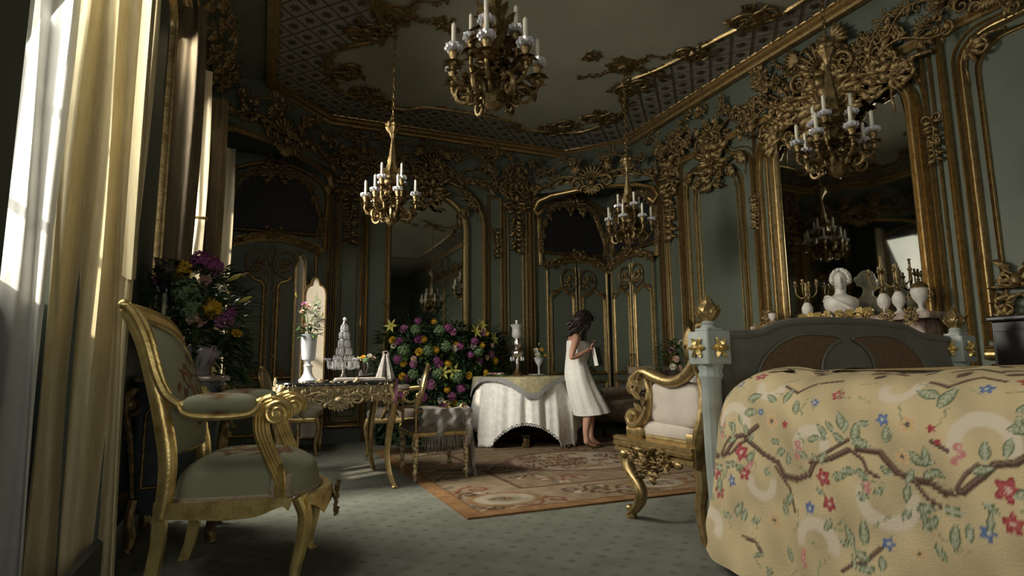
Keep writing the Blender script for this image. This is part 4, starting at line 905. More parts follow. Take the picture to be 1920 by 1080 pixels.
BRA=[[(0.073,0.452),(0.223,0.499),(0.271,0.537),(0.323,0.562)],[(0.303,0.567),(0.383,0.509),(0.461,0.489),(0.495,0.444),(0.555,0.444),(0.615,0.473),(0.642,0.518),(0.708,0.542),(0.776,0.576)],[(0.808,0.585),(0.886,0.583),(0.932,0.523),(0.98,0.515),(1.027,0.508),(1.069,0.485),(1.127,0.503),(1.173,0.554),(1.202,0.587),(1.254,0.602),(1.304,0.636)],[(0.783,0.578),(0.828,0.555),(0.843,0.518),(0.878,0.503)],[(0.619,0.511),(0.711,0.57),(0.776,0.613)],[(0.98,0.515),(1.022,0.461),(1.062,0.443)],[(0.285,0.179),(0.354,0.17),(0.38,0.133)],[(0.735,0.179),(0.78,0.213),(0.824,0.23),(0.874,0.285)],[(1.099,0.498),(1.133,0.555),(1.163,0.582)],[(0.446,0.466),(0.515,0.399),(0.537,0.327)],[(0.447,0.783),(0.523,0.765),(0.575,0.797),(0.669,0.808)],[(0.992,0.798),(1.055,0.783),(1.118,0.816),(1.187,0.81)],[(1.039,0.633),(1.061,0.62),(1.082,0.608)]]

XS = 1.85; YE = 2.17                            # outer planes of the hanging cover: side and end
bed = thing('bed', 'grey painted bed with cane headboard behind the embroidered cover', 'bed', (2.9, 1.2, 0))
def bl(name, b, m, **k): return obj(name, b, m, bed, (-2.9, -1.2, 0), **k)
# board between the posts: shaped top, two cane panels either side of a pointed oval
x0, x1, yb = 1.965, 3.87, 2.22
top = c2([(x0, 1.005), (2.15, 1.015), (2.3, 1.03), (2.45, 1.075), (2.65, 1.095), (2.92, 1.10), (3.2, 1.095), (3.4, 1.075), (3.55, 1.03), (3.7, 1.015), (x1, 1.005)], 5)
b = MB(); b.prism([(x1, .30), (x0, .30)] + top, yb - .022, yb + .022); bl('headboard_panel', b, 'frame_sage', smooth=False)
b = MB(); b.tube([(x, yb - .012, z) for x, z in top], .022, 8); bl('top_rail', b, 'frame_sage')
def cane_outline(sx): return c2([(2.90 + sx * .20, .62), (2.90 + sx * .20, .86), (2.90 + sx * .13, .96), (2.90 + sx * .05, 1.01), (2.90 + sx * .3, 1.025), (2.90 + sx * .46, .99), (2.90 + sx * .60, .90), (2.90 + sx * .66, .78), (2.90 + sx * .66, .62)], 4)
for sx in (-1, 1):
    P = cane_outline(sx); b = MB(); b.prism(P if sx > 0 else P[::-1], yb - .030, yb - .024); o = bl('cane_panel', b, 'cane', smooth=False)
    b = MB(); b.tube([(x, yb - .032, z) for x, z in P], .007, 6); bl('panel_bead', b, 'frame_sage')
for x in (x0, x1):
    b = MB()
    b.lathe([(.030, .0), (.034, .04), (.05, .06), (.035, .09), (.034, .12)], 14, (x, yb - .02, 0)); b.lathe([(.034, .12), (.044, .45), (.046, .80), (.052, .81), (.056, .825), (.050, .84), (.056, .86), (.062, .875)], 24, (x, yb - .02, 0), flute=12, fa=.035)
    b.box(x - .070, x + .070, yb - .09, yb + .05, .875, 1.03, .006); b.box(x - .045, x + .045, yb - .065, yb + .025, 1.03, 1.045, .004); b.lathe([(.040, 1.045), (.030, 1.06), (.034, 1.07), (.022, 1.08)], 14, (x, yb - .02, 0)); p = bl('post', b, 'post_grey')
    f = MB(); f.lathe([(.02, 1.078), (.045, 1.10), (.053, 1.12), (.050, 1.14), (.036, 1.155), (.028, 1.17), (.022, 1.185), (.010, 1.195), (.012, 1.20), (.0, 1.21)], 16, (x, yb - .02, 0), flute=8, fa=.10)
    for k in range(8): f.leaf3((x + .03 * math.cos(k * PI / 4), yb - .02 + .03 * math.sin(k * PI / 4), 1.09), (math.cos(k * PI / 4) * .5, math.sin(k * PI / 4) * .5, 1), (math.cos(k * PI / 4), math.sin(k * PI / 4), 0), .08, .03, droop=-.2)
    f2_ = obj('finial', f, 'gold', p)
    for (dx, dy, rz) in ((0, -.092, 0), (-.072, -.02, -PI / 2), (.072, -.02, PI / 2)):
        r = MB()
        for k in range(6): r.leaf((0, 0), k * PI / 3, .052, .034, lift=.012)
        r.ball((0, -.008, 0), .014, 8, 5); obj('rosette', r, 'gold_bright', p, (x + dx, yb - .0 + dy, .952), (0, 0, rz))
b = MB(); b.box(1.98, 3.84, .12, 2.16, .30, .72, .03); bl('mattress', b, 'linen')
for x in (2.02, 3.80):
    b = MB(); b.lathe([(.03, 0), (.045, .06), (.04, .3)], 12, (x, .18, 0)); bl('leg', b, 'post_grey')
# embroidered cover: hangs over the near side and the ends, rounded over the mattress edge
cov = thing('bedspread', 'yellow embroidered bedspread with flowers and branches draped over the bed', 'bedspread', (2.9, 1.2, 0))
prof_v = []                                     # (outward offset, z, arc length)
raw = c2([(.040, .03), (.030, .12), (.012, .30), (.0, .50), (-.015, .63), (-.05, .735), (-.13, .805), (-.24, .835), (-.34, .845)], 21)
acc = 0.0
for i, (d, z) in enumerate(raw):
    if i: acc += math.hypot(d - raw[i - 1][0], z - raw[i - 1][1])
    prof_v.append((d, z, acc + .03))
RC = .20
plan = [(2.62 - .012 * k, YE, 0, 1) for k in range(int((2.62 - XS - RC) / .012))]
plan += [(XS + RC - RC * math.sin(a), YE - RC + RC * math.cos(a), -math.sin(a), math.cos(a)) for a in (PI / 2 * k / 55 for k in range(56))]
plan += [(XS, YE - RC - .0043 * k, -1, 0) for k in range(1, int((YE - RC - .15) / .0043))]
arc = [0.0]
for i in range(1, len(plan)): arc.append(arc[-1] + math.hypot(plan[i][0] - plan[i - 1][0], plan[i][1] - plan[i - 1][1]))
# s = 0 where the side plane would meet y = 2.2
isd = next(i for i, p in enumerate(plan) if p[2] == -1 and p[3] == 0); s_off = arc[isd] - (2.2 - plan[isd][1])
V = []; PP = []
for j, (d, z, al) in enumerate(prof_v):
    v = j / (len(prof_v) - 1)
    for i, (px, py, nx, ny) in enumerate(plan):
        s = arc[i] - s_off; lowf = max(0, 1 - z / .75)
        fold = .030 * lowf * math.sin(9.5 * s + 1.2 * math.sin(3 * z)) + .012 * lowf * math.sin(23 * s + 2 * z) + .010 * math.sin(5 * s + 6 * z) * max(0, 1 - v) + .005 * math.sin(38 * s - 9 * z + 2 * math.sin(6 * s)) * (1 - v) + .007 * math.sin(17 * s + 22 * z + 3 * math.sin(4 * s + 5 * z)) * (1 - v) * (.4 + .6 * math.sin(2.3 * s + 1) ** 2)
        dd = d + fold; hem = .045 * max(0, 1 - z / .2) * (.5 + .5 * math.sin(4.3 * s + 2.2))
        zz = z + hem + (.010 * math.sin(7 * s) * v + .006 * math.sin(17 * s + 3) * v if v > .6 else 0)
        V.append((px + nx * dd - 2.9, py + ny * dd - 1.2, zz)); PP.append((s, al if al < .64 else z + (al - .64) * .35 if False else al))
n = len(plan); F = [(j * n + i, j * n + i + 1, (j + 1) * n + i + 1, (j + 1) * n + i) for j in range(len(prof_v) - 1) for i in range(n - 1)]
me = bpy.data.meshes.new('cover_cloth'); me.from_pydata(V, [], F); me.polygons.foreach_set('use_smooth', [True] * len(F)); me.update()
R_ = random.Random(3); pt = Paint(PP, (.54, .435, .255))
nz = np.array(PP); tone = 1 + .10 * np.sin(nz[:, 0] * 14 + 3 * np.sin(nz[:, 1] * 9)) + .06 * np.sin(nz[:, 0] * 47 + nz[:, 1] * 20); pt.c *= tone[:, None]
def zmap(z): # height on the side -> distance along the cloth
    for d, zz, al in prof_v:
        if zz >= z: return al
    return prof_v[-1][2]
BR_, RD, BL_, OR2, PK, WH = (.085, .048, .033), (.30, .035, .045), (.13, .19, .38), (.62, .36, .14), (.52, .22, .20), (.66, .58, .46)
for rep, (ds, dz) in enumerate(((0, 0), (1.30, .03), (-.95, -.02))):
    for (s, z, r, up, w_) in CRE: pt.arc(s + ds, zmap(z) + dz, r, w_, up, WH)
    for l in BRA:
        q = [(s + ds, zmap(z) + dz) for s, z in l]; pt.line(q, .0125 if len(l) > 4 else .008, BR_); pt.line([(a, c + .004) for a, c in q], .004, (.20, .13, .09))
    for (s, z, r, a) in LEA: pt.leaf(s + ds, zmap(z) + dz, r * 1.05, math.radians(a), (.26, .29, .18), (.10, .135, .075), (.46, .46, .34))
    for (s, z, r) in PNK:
        for q in range(3): pt.ell(s + ds + R_.uniform(-.4, .4) * r, zmap(z) + dz + (q - 1) * r * .8, r * .65, r * .5, .5, PK); pt.ell(s + ds, zmap(z) + dz + (q - 1) * r * .8, r * .25, r * .2, .5, (.62, .42, .34))
    for (s, z, r) in ORA: pt.flower(s + ds, zmap(z) + dz, r, 5, (.60, .40, .20), (.62, .46, .28), (.10, .09, .06), R_.random())
    for (s, z, r) in RED: pt.flower(s + ds, zmap(z) + dz, r, 5, (.44, .10, .10), RD, (.62, .42, .36) if r > .02 else RD, R_.random())
    for (s, z, r) in BLU: pt.flower(s + ds, zmap(z) + dz, r, 5, BL_, (.09, .14, .30), (.60, .58, .48), R_.random())
for l in BRA[:8]:
    for k in range(len(l)):
        (s0, z0), (s1, z1) = l[k % (len(l) - 1)], l[k % (len(l) - 1) + 1]; q = R_.random()
        for ds in (0, 1.30): pt.leaf(s0 + (s1 - s0) * q + R_.uniform(-.05, .05) + ds, zmap(z0 + (z1 - z0) * q) + R_.choice((-1, 1)) * R_.uniform(.035, .10), R_.uniform(.020, .032), R_.uniform(0, 3.1), (.27, .30, .19), (.11, .145, .08), (.46, .46, .34))
# sprigs of pale green stitching between the big motifs and dark branches on the top
for k in range(150):
    s, al = R_.uniform(-.6, 2.0), R_.uniform(.05, .85); a = R_.uniform(0, 6.3)
    for q in range(5): pt.ell(s + .012 * q * math.cos(a), al + .012 * q * math.sin(a), .009, .0035, a + (.7 if q % 2 else -.7), R_.choice(((.24, .26, .14), (.34, .33, .20), (.42, .36, .22))))
for k in range(60):
    s = -.5 + k * .042; al = R_.uniform(.93, 1.25); pt.line([(s, al), (s + .06, al + .04), (s + .13, al + R_.uniform(-.03, .05))], .009, (.07, .045, .03)); pt.leaf(s + .05, al - .03, .035, R_.uniform(0, 3), (.10, .075, .05), (.08, .055, .04), (.14, .1, .06))
setcol(me, pt.c); me.materials.append(MAT['embroidery']); o = bpy.data.objects.new('cover_cloth', me); COL.objects.link(o); o.parent = cov
b = MB()                                        # flat top of the cover and its far side
xi = XS + .33
b.grid(lambda u, v: (xi + (3.80 - xi) * u - 2.9, .15 + (YE - .35 - .15) * v - 1.2, .845 + .02 * math.sin(PI * u) * math.sin(PI * v)), 16, 16)
b.grid(lambda u, v: (3.80 + .12 * math.sin(PI / 2 * u) - 2.9, .15 + (YE - .16) * v - 1.2, .845 - .12 * (1 - math.cos(PI / 2 * u)) - .65 * max(0, u - .5) * 2 * .95), 10, 6)
obj('cover_top', b, 'cover_yellow', cov)
# ---------------------------------------------------------------- rug
RX0, RX1, RY0, RY1 = 1.135, 4.35, 3.33, 6.46
nx, ny = 330, 330; PP = []; V = []
for j in range(ny + 1):
    for i in range(nx + 1):
        x, y = RX0 + (RX1 - RX0) * i / nx, RY0 + (RY1 - RY0) * j / ny; V.append((x, y, .012)); PP.append((x - RX0, y - RY0))
F = [(j * (nx + 1) + i, j * (nx + 1) + i + 1, (j + 1) * (nx + 1) + i + 1, (j + 1) * (nx + 1) + i) for j in range(ny) for i in range(nx)]
o0 = len(V); ring = [(RX0, RY0), (RX1, RY0), (RX1, RY1), (RX0, RY1)]
V += [(x, y, .012) for x, y in ring] + [(x, y, .0005) for x, y in ring]; PP += [(x - RX0, y - RY0) for x, y in ring] * 2
F += [(o0 + k, o0 + 4 + k, o0 + 4 + (k + 1) % 4, o0 + (k + 1) % 4) for k in range(4)]
rug = bpy.data.meshes.new('rug'); rug.from_pydata(V, [], F); rug.update()
pt = Paint(PP, (.30, .22, .135)); P_ = np.array(PP); WX, WY_ = RX1 - RX0, RY1 - RY0
edge = np.minimum(np.minimum(P_[:, 0], WX - P_[:, 0]), np.minimum(P_[:, 1], WY_ - P_[:, 1]))
R_ = random.Random(21)
def rugset(m, col): pt.c[m] = col
rugset(edge < .62, (.34, .26, .17)); rugset(edge >= .62, (.29, .215, .14)); rugset((edge > .60) & (edge < .64), (.16, .085, .055)); rugset((edge > .10) & (edge < .115), (.17, .09, .05))
BRN, TAN, GRN_, RST, CRM, OCH = (.13, .075, .045), (.38, .29, .19), (.17, .17, .12), (.24, .10, .06), (.46, .40, .30), (.33, .20, .10)
def scrollmotif(x, y, s, col, col2):
    for q in (-1, 1):
        pts = [(x + q * px * s, y + pz * s) for px, pz in spiral(.5, 0, .5, PI, -q * 1.3, 18)]; pt.line(pts, .014 + .01 * s, col)
    for q in range(7):
        a = R_.uniform(0, 6.3); pt.ell(x + s * .7 * math.cos(a), y + s * .6 * math.sin(a), .10 * s + .02, .045 * s + .01, a, R_.choice((col, col2, GRN_, CRM)))
for k in range(95):
    x, y = R_.uniform(.1, WX - .1), R_.uniform(.1, WY_ - .1); e = min(x, WX - x, y, WY_ - y)
    if .52 < e < .72: continue
    scrollmotif(x, y, R_.uniform(.12, .26), R_.choice((BRN, RST, OCH, BRN)), R_.choice((TAN, RST, CRM)))
# cartouches in the corners and along the border
for (x, y) in ((.38, .36), (WX - .38, .36), (.38, WY_ - .36), (WX - .38, WY_ - .36), (WX / 2, .36), (WX / 2, WY_ - .36), (.36, WY_ / 2), (WX - .36, WY_ / 2)):
    pt.ell(x, y, .27, .21, 0, OCH, .1); pt.ell(x, y, .22, .165, 0, CRM, .12); pt.ell(x, y, .14, .10, 0, (.33, .29, .20), .3)
    for q in range(8): pt.flower(x + R_.uniform(-.10, .10), y + R_.uniform(-.07, .07), .028, 5, RST, BRN, CRM)
pt.ell(WX / 2, WY_ / 2, .75, .6, 0, (.20, .12, .08), .1); pt.ell(WX / 2, WY_ / 2, .66, .52, 0, CRM, .1)
for q in range(40): scrollmotif(WX / 2 + R_.uniform(-.5, .5), WY_ / 2 + R_.uniform(-.4, .4), R_.uniform(.08, .16), R_.choice((BRN, RST, OCH)), TAN)
rugset(edge < .10, (.33, .185, .085)); pt.c *= (.64 + .18 * np.random.RandomState(1).rand(len(PP)))[:, None]
setcol(rug, pt.c); rug.materials.append(MAT['rug']); o = bpy.data.objects.new('rug', rug); COL.objects.link(o); tag(o, 'large woven floral rug with ochre border on the green carpet', 'rug')

# ---------------------------------------------------------------- cream armchair at the foot of the bed, facing the room
def bergere():
    t = thing('armchair', 'cream upholstered gilt scroll armchair standing against the bed headboard', 'armchair', (1.975, 2.965, 0)); WX = .72
    def side(pts): return c2([(y, z) for y, z in pts], 6)
    def mv(path, x): return [(x, y, z) for y, z in path]
    for y_sign, x in ((0, .035), (1, WX - .035)):
        l = MB(); p = side([(-.055, .335), (-.085, .345), (-.085, .375), (-.04, .392), (.015, .372), (.03, .33), (.0, .27), (-.07, .21), (-.10, .16), (-.085, .10), (-.04, .055), (-.005, .03)]); m = len(p)
        l.tube(mv(p, x), [.018 + .016 * min(1, i / 20) - .016 * max(0, (i - 34) / 30) for i in range(m)], 10, up=(1, 0, 0), flat=1.1)
        for off in (-.028, .028): l.tube([(x + off, y, z) for y, z in p], [.010 + .004 * math.sin(PI * i / m) for i in range(m)], 6, up=(1, 0, 0))
        l.ball((x, .012, .055), (.026, .022, .022)); l.lathe([(.03, 0), (.034, .012), (.028, .03)], 12, (x, .0, 0)); obj('leg', l, 'gold', t)
    for x in (.05, WX - .05):
        l = MB(); p = side([(-.58, .41), (-.60, .30), (-.575, .16), (-.60, .03), (-.61, 0)]); l.tube(mv(p, x), [.036 - .016 * i / len(p) for i in range(len(p))], 8, up=(1, 0, 0)); obj('leg', l, 'gold', t)
    rl = MB(); steps = [(0, .375), (-.012, .38), (-.012, .40), (.0, .405), (-.018, .412), (-.022, .43), (-.010, .44), (-.020, .445), (-.020, .462), (.01, .466), (.02, .466), (.02, .375)]
    rl.loft([[(0 + d, .085, z) for d, z in steps], [(0 + d, -.61, z) for d, z in steps]]); obj('seat_rail', rl, 'gold', t, sharp=30)
    rl = MB(); rl.loft([[(WX - d, -.61, z) for d, z in steps], [(WX - d, .085, z) for d, z in steps]]); obj('seat_rail', rl, 'gold', t, sharp=30)
    rl = MB(); rl.loft([[(-.01, .07 - d, z) for d, z in steps], [(WX + .01, .07 - d, z) for d, z in steps]]); obj('front_rail', rl, 'gold', t, sharp=30)
    rl = MB(); rl.box(0, WX, -.62, -.585, .37, .47); obj('back_rail', rl, 'gold', t)
    for k, (y, z, s) in enumerate(((-.25, .355, .34), (-.13, .37, .22), (-.39, .375, .22), (-.25, .33, .22))): obj('rail_carving', ORN['leaf_cluster%d' % (k % 3)], None, t, (-.012, y, z), (0, 0, -PI / 2), (s, s * 1.5, s * .8))
    ap = MB()
    for sx in (-1, 1):
        ap.tube([(0, -.25 + sx * y, z) for y, z in c2([(.0, .315), (.035, .30), (.055, .325), (.04, .345), (.10, .34), (.16, .365), (.22, .38), (.25, .372)], 5)], [.016] * 36, 7, up=(1, 0, 0)); ap.ball((-.008, -.25 + sx * .245, .368), (.02, .03, .022))
    ap.box(.0, .014, -.48, -.02, .345, .385); obj('apron', ap, 'gold', t)
    # seat cushion, side cushions and back
    s = MB(); s.cushion((WX / 2, -.27, .515), (WX / 2 - .025, .315, .07), 48, 14, .3, .5); obj('seat_cushion', s, 'cream_fabric', t)
    for x in (.075, WX - .075):
        s = MB(); s.cushion((x, -.40, .665), (.045, .21, .125), 32, 12, .45, .6); obj('side_cushion', s, 'cream_fabric', t)
    s = MB(); s.grid(lambda u, v: (.06 + (WX - .12) * u, -.60 - .06 * v + .10 * math.sin(PI * u) ** .5 * math.sin(PI * v) ** .5, .52 + .46 * v), 24, 20); obj('back_upholstery', s, 'cream_fabric', t)
    s = MB(); s.grid(lambda u, v: (.06 + (WX - .12) * u, -.61 - .06 * v - .01 * math.sin(PI * u), .45 + .55 * v), 10, 10); obj('back_lining', s, 'cream_fabric', t)
    for x, sx in ((.03, -1), (WX - .03, 1)):
        a = MB()
        p = side([(-.055, .755), (-.07, .728), (-.105, .735), (-.115, .775), (-.085, .81), (-.05, .79), (-.075, .765)][::-1] + [(-.13, .822), (-.20, .832), (-.28, .81), (-.40, .785), (-.50, .80), (-.58, .85), (-.64, .92), (-.665, .96)]); m = len(p)
        a.tube(mv(p, x), [.014 + .017 * min(1, i / (m * .5)) for i in range(m)], 10, up=(1, 0, 0), flat=1.15)
        for off in (-.024, .024): a.tube([(x + off, y, z + .006) for y, z in p[int(m * .35):]], .010, 6, up=(1, 0, 0))
        a.tube([(x - .036, -.088, .77), (x + .036, -.088, .77)], .026, 12)
        p = side([(-.07, .565), (-.085, .592), (-.055, .60), (-.035, .572), (-.06, .535), (-.12, .54), (-.18, .585), (-.215, .65), (-.225, .72), (-.20, .79), (-.175, .82)]); m = len(p)
        a.tube(mv(p, x), [.014 + .018 * math.sin(PI * min(1, .1 + i / m)) for i in range(m)], 10, up=(1, 0, 0), flat=1.2); a.tube([(x - .032, -.06, .572), (x + .032, -.06, .572)], .022, 12)
        for k in range(6): a.leaf3((x + sx * .03, -.20 + .01 * k, .62 + .035 * k), (sx * .4, (-1) ** k * .8, .6), (sx, 0, 0), .075, .04, droop=.1)
        a.box(x - .03, x + .03, -.17, -.02, .466, .525, .008); a.tube([(x, -.19, .475), (x, -.56, .475)], .02, 8, flat=.7); obj('arm', a, 'gold', t)
        b = MB(); p = side([(-.60, .46), (-.625, .52), (-.655, .60), (-.66, .70), (-.64, .80), (-.625, .87), (-.64, .94)]); b.tube(mv(p, x), [.026 + .012 * math.sin(i * .2) for i in range(len(p))], 10, up=(1, 0, 0), flat=1.2); b.box(x - .03, x + .03, -.64, -.54, .466, .53, .01); obj('back_post', b, 'gold', t)
        c = MB(); p = side([(-.655, .90), (-.625, .93), (-.605, .98), (-.615, 1.03), (-.65, 1.06), (-.685, 1.07)]); c.tube(mv(p, x), [.03, .036, .04, .044, .047, .05, .052, .054, .056, .057, .057, .057, .056, .055, .053, .05, .048, .046, .044, .042, .04, .038, .036, .034, .032, .03, .026, .022, .018, .014, .01][:len(p)], 10, up=(1, 0, 0))
        for k in range(8): c.leaf3((x, -.615 - .006 * k, .93 + .018 * k), (sx * math.cos(k), math.sin(k * 2.1) * .4 + .4, .5), (sx * .6, 1, 0), .07, .045, droop=.35)
        obj('crest_carving', c, 'gold_fine', t)
    c = MB(); c.tube([(.03 + (WX - .06) * u, -.665, .96 + .03 * math.sin(PI * u)) for u in (k / 16 for k in range(17))], .03, 8); obj('crest_rail', c, 'gold', t)
    return t
bergere()
cu = MB(); cu.grid(lambda u, v: (.12 + .12 * u, -.50 + .06 * v, .72 + .13 * v + .01 * math.sin(20 * u)), 8, 6)
ft = thing('lace_cushion', 'small white lace cushion resting in the cream armchair', 'cushion', (2.28, 2.64, .59), .2)
b = MB(); b.cushion((0, -.03, .14), (.16, .05, .13), 28, 14, .5, .8); obj('cushion_body', b, 'linen', ft)
b = MB(); b.tube([(.165 * math.copysign(abs(math.cos(a)) ** .5, math.cos(a)), -.03 + .012 * math.sin(9 * a), .14 + .135 * math.copysign(abs(math.sin(a)) ** .5, math.sin(a))) for a in (2 * PI * k / 60 for k in range(61))], .012, 5); obj('lace_edge', b, 'linen', ft)
# ---------------------------------------------------------------- gilt desk with a black marble top
def alt(name, mat):
    m = ORN[name].copy(); m.materials.clear(); m.materials.append(MAT[mat]); return m
ORNP = {k: alt(k, 'gold_pale') for k in ('leaf_cluster0', 'leaf_cluster1', 'leaf_cluster2', 'scroll_spray0', 'scroll_spray1', 'shell_ornament', 'corner_leaf')}
dk = thing('desk', 'carved gilt console desk with black marble top and cabriole legs', 'desk', (.525, 4.835, 0)); HX, HY, TZ = .415, .425, .775
tp = MB(); P = []
for k in range(40):
    a = 2 * PI * k / 40; e = .28; P.append(((HX + .012) * math.copysign(abs(math.cos(a)) ** e, math.cos(a)), (HY + .012) * math.copysign(abs(math.sin(a)) ** e, math.sin(a))))
tp.loft([[(x * .985, y * .985, TZ - .026) for x, y in P], [(x, y, TZ - .018) for x, y in P], [(x, y, TZ - .008) for x, y in P], [(x * .985, y * .985, TZ) for x, y in P]]); obj('marble_top', tp, 'black_marble', dk)
botx = c2([(-1, .60), (-.80, .655), (-.55, .67), (-.28, .645), (-.10, .605), (0, .592), (.10, .605), (.28, .645), (.55, .67), (.80, .655), (1, .60)], 4)
def apron(h, rz, off):
    m = MB(); m.prism([(h, TZ - .026), (-h, TZ - .026)] + [(u * h, z) for u, z in botx], -.012, .012); o = obj('apron', m, 'gold_pale', dk, off, (0, 0, rz), smooth=False)
    m = MB(); m.tube([(u * h, -.014, z) for u, z in botx], .009, 6); obj('apron_bead', m, 'gold_pale', o)
    for k, (u, z, s, kd) in enumerate(((0, .665, .34, 'shell_ornament'), (-.34, .705, .26, 'leaf_cluster0'), (.34, .705, .26, 'leaf_cluster1'), (-.62, .71, .26, 'leaf_cluster2'), (.62, .71, .26, 'leaf_cluster0'), (-.86, .70, .24, 'leaf_cluster1'), (.86, .70, .24, 'leaf_cluster2'), (0, .72, .28, 'leaf_cluster0'))): obj('apron_carving', ORNP[kd], None, o, (u * h, -.012, z), scale=(s, s * .9, s * .8))
    for sx in (-1, 1): obj('apron_carving', ORNP['scroll_spray0'], None, o, (sx * .06, -.016, .675), scale=(sx * .30, .35, .26))
apron(HX - .02, 0, (0, -HY + .02, 0)); apron(HX - .02, PI, (0, HY - .02, 0)); apron(HY - .02, PI / 2, (HX - .02, 0, 0)); apron(HY - .02, -PI / 2, (-HX + .02, 0, 0))
for sx in (-1, 1):
    for sy in (-1, 1):
        l = MB(); p = bez([(-.045, 0, .745), (-.015, 0, .66), (-.018, 0, .55), (-.040, 0, .40), (-.050, 0, .25), (-.038, 0, .12), (-.015, 0, .04), (.004, 0, .0)], 6); m = len(p)
        def w(q): return ((HX + q[0] * 1.0) * sx, (HY + q[0]) * sy, q[2])
        l.tube([w(q) for q in p], [.042 - .026 * min(1, i / (m * .65)) for i in range(m)], 10)
        l.tube([(a + sx * .012, b_ + sy * .012, c) for a, b_, c in [w(q) for q in p]], [.020 - .010 * min(1, i / (m * .7)) for i in range(m)], 6)
        l.ball((HX * sx, HY * sy, .012), (.024, .024, .013))
        for k in range(5): l.leaf3(w((-.02 + .01 * (k % 2), 0, .70 - .03 * k)), (sx * (.3 + .3 * (k % 2)), sy * (.6 - .3 * (k % 2)), -.8), (sx, sy, 0), .10, .05, droop=-.1)
        obj('leg', l, 'gold', dk)
# things on the desk
def vase_flowers(): pass
vz = TZ + .002
v = thing('vase', 'tall pale urn vase holding white roses on the desk', 'vase', (.33, 4.70, vz))
b = MB(); b.lathe([(.065, 0), (.068, .012), (.05, .03), (.032, .06), (.026, .10), (.036, .12), (.018, .135), (.016, .15), (.045, .165), (.052, .20), (.055, .26), (.058, .33), (.062, .355), (.056, .355), (.050, .30), (.02, .25)], 28); obj('vase_body', b, 'porcelain', v)
# ---------------------------------------------------------------- flower kit
FL = {}
def fib(n): return [(math.cos(k * 2.39996) * math.sqrt(max(0, 1 - (1 - 2 * (k + .5) / n) ** 2)), math.sin(k * 2.39996) * math.sqrt(max(0, 1 - (1 - 2 * (k + .5) / n) ** 2)), 1 - 2 * (k + .5) / n) for k in range(n)]
def mkfl(name, mat, b): me = b.mesh(name); me.materials.append(MAT[mat]); FL[name] = me
def pompon(n=90, L=.55, W=.26):
    b = MB(); b.ball((0, 0, 0), .62, 8, 6)
    for d in fib(n):
        if d[2] > -.5: b.leaf3(Vector(d) * .55, d, (d[1], -d[0], .6), L, W, droop=.25, seg=2)
    return b
def rose():
    b = MB()
    for ring_, (n, r, h, tilt, s) in enumerate(((3, .14, .55, .15, .55), (5, .30, .45, .45, .7), (6, .48, .30, .85, .8), (7, .62, .12, 1.25, .85))):
        for k in range(n):
            a = 2 * PI * k / n + ring_ * .5; c, sn = math.cos(a), math.sin(a)
            def f(u, v, a=a, tilt=tilt, r=r, h=h, s=s):
                w_ = (u - .5) * s * (1 - .3 * v); o = r + math.sin(tilt) * s * (v - .3) * .8; z = h - .45 + math.cos(tilt) * s * v + .06 * math.cos(6 * u); aa = a + w_ / max(.2, r + .25)
                return (o * math.cos(aa), o * math.sin(aa), z)
            b.grid(f, 4, 4)
    b.ball((0, 0, .05), (.35, .35, .45), 8, 5); return b
def lily():
    b = MB()
    for k in range(6): a = k * PI / 3; b.leaf3((.06 * math.cos(a), .06 * math.sin(a), 0), (math.cos(a), math.sin(a), .9), (-math.cos(a), -math.sin(a), 1), 1.25, .48, droop=.45, seg=5)
    for k in range(5): a = k * 1.26; b.tube([(0, 0, 0), (.22 * math.cos(a), .22 * math.sin(a), .75)], .025, 4)
    return b
def hydra(n=60):
    b = MB(); b.ball((0, 0, 0), .55, 8, 6)
    for d in fib(n):
        D = Vector(d)
        if d[2] < -.45: continue
        S = D.cross(Vector((.3, .2, 1))).normalized(); T = D.cross(S)
        for q in range(4): e = S * math.cos(q * PI / 2) + T * math.sin(q * PI / 2); b.leaf3(D * (.66 + .2 * ((q * 7 + int(d[0] * 50)) % 3) / 2), e + D * .5, D, .30, .24, droop=.2, seg=2)
    return b
mkfl('chrysanthemum_yellow', 'yellow_petal', pompon()); mkfl('chrysanthemum_purple', 'purple_petal', pompon(60)); mkfl('rose_mauve', 'mauve_petal', rose()); mkfl('rose_blush', 'blush_petal', rose()); mkfl('rose_white', 'white_petal', rose())
mkfl('rose_yellow', 'yellow_petal', rose()); mkfl('rose_purple', 'purple_petal', rose()); mkfl('lily_yellow', 'lily_petal', lily()); mkfl('hydrangea_green', 'hydrangea_green', hydra()); mkfl('hydrangea_purple', 'purple_petal', hydra())
bd = MB(); bd.lathe([(.02, 0), (.10, .25), (.13, .55), (.07, .85), (.01, 1.0)], 8); mkfl('bud', 'lily_petal', bd)
def bloom(parent, kind, p, r, out, name=None):
    o = obj(name or {'ch': 'chrysanthemum', 'ro': 'rose', 'li': 'lily', 'hy': 'hydrangea', 'bu': 'bud'}[kind[:2]], FL[kind], None, parent, p, scale=r)
    o.rotation_euler = Vector(out).to_track_quat('Z', 'Y').to_euler(); return o
def foliage(b, pts, R_, L, W):
    for (p, d) in pts: b.leaf3(p, d, (R_.uniform(-.4, .4), R_.uniform(-.4, .4), 1), L * R_.uniform(.7, 1.3), W * R_.uniform(.7, 1.3), droop=R_.uniform(.1, .5), seg=3)
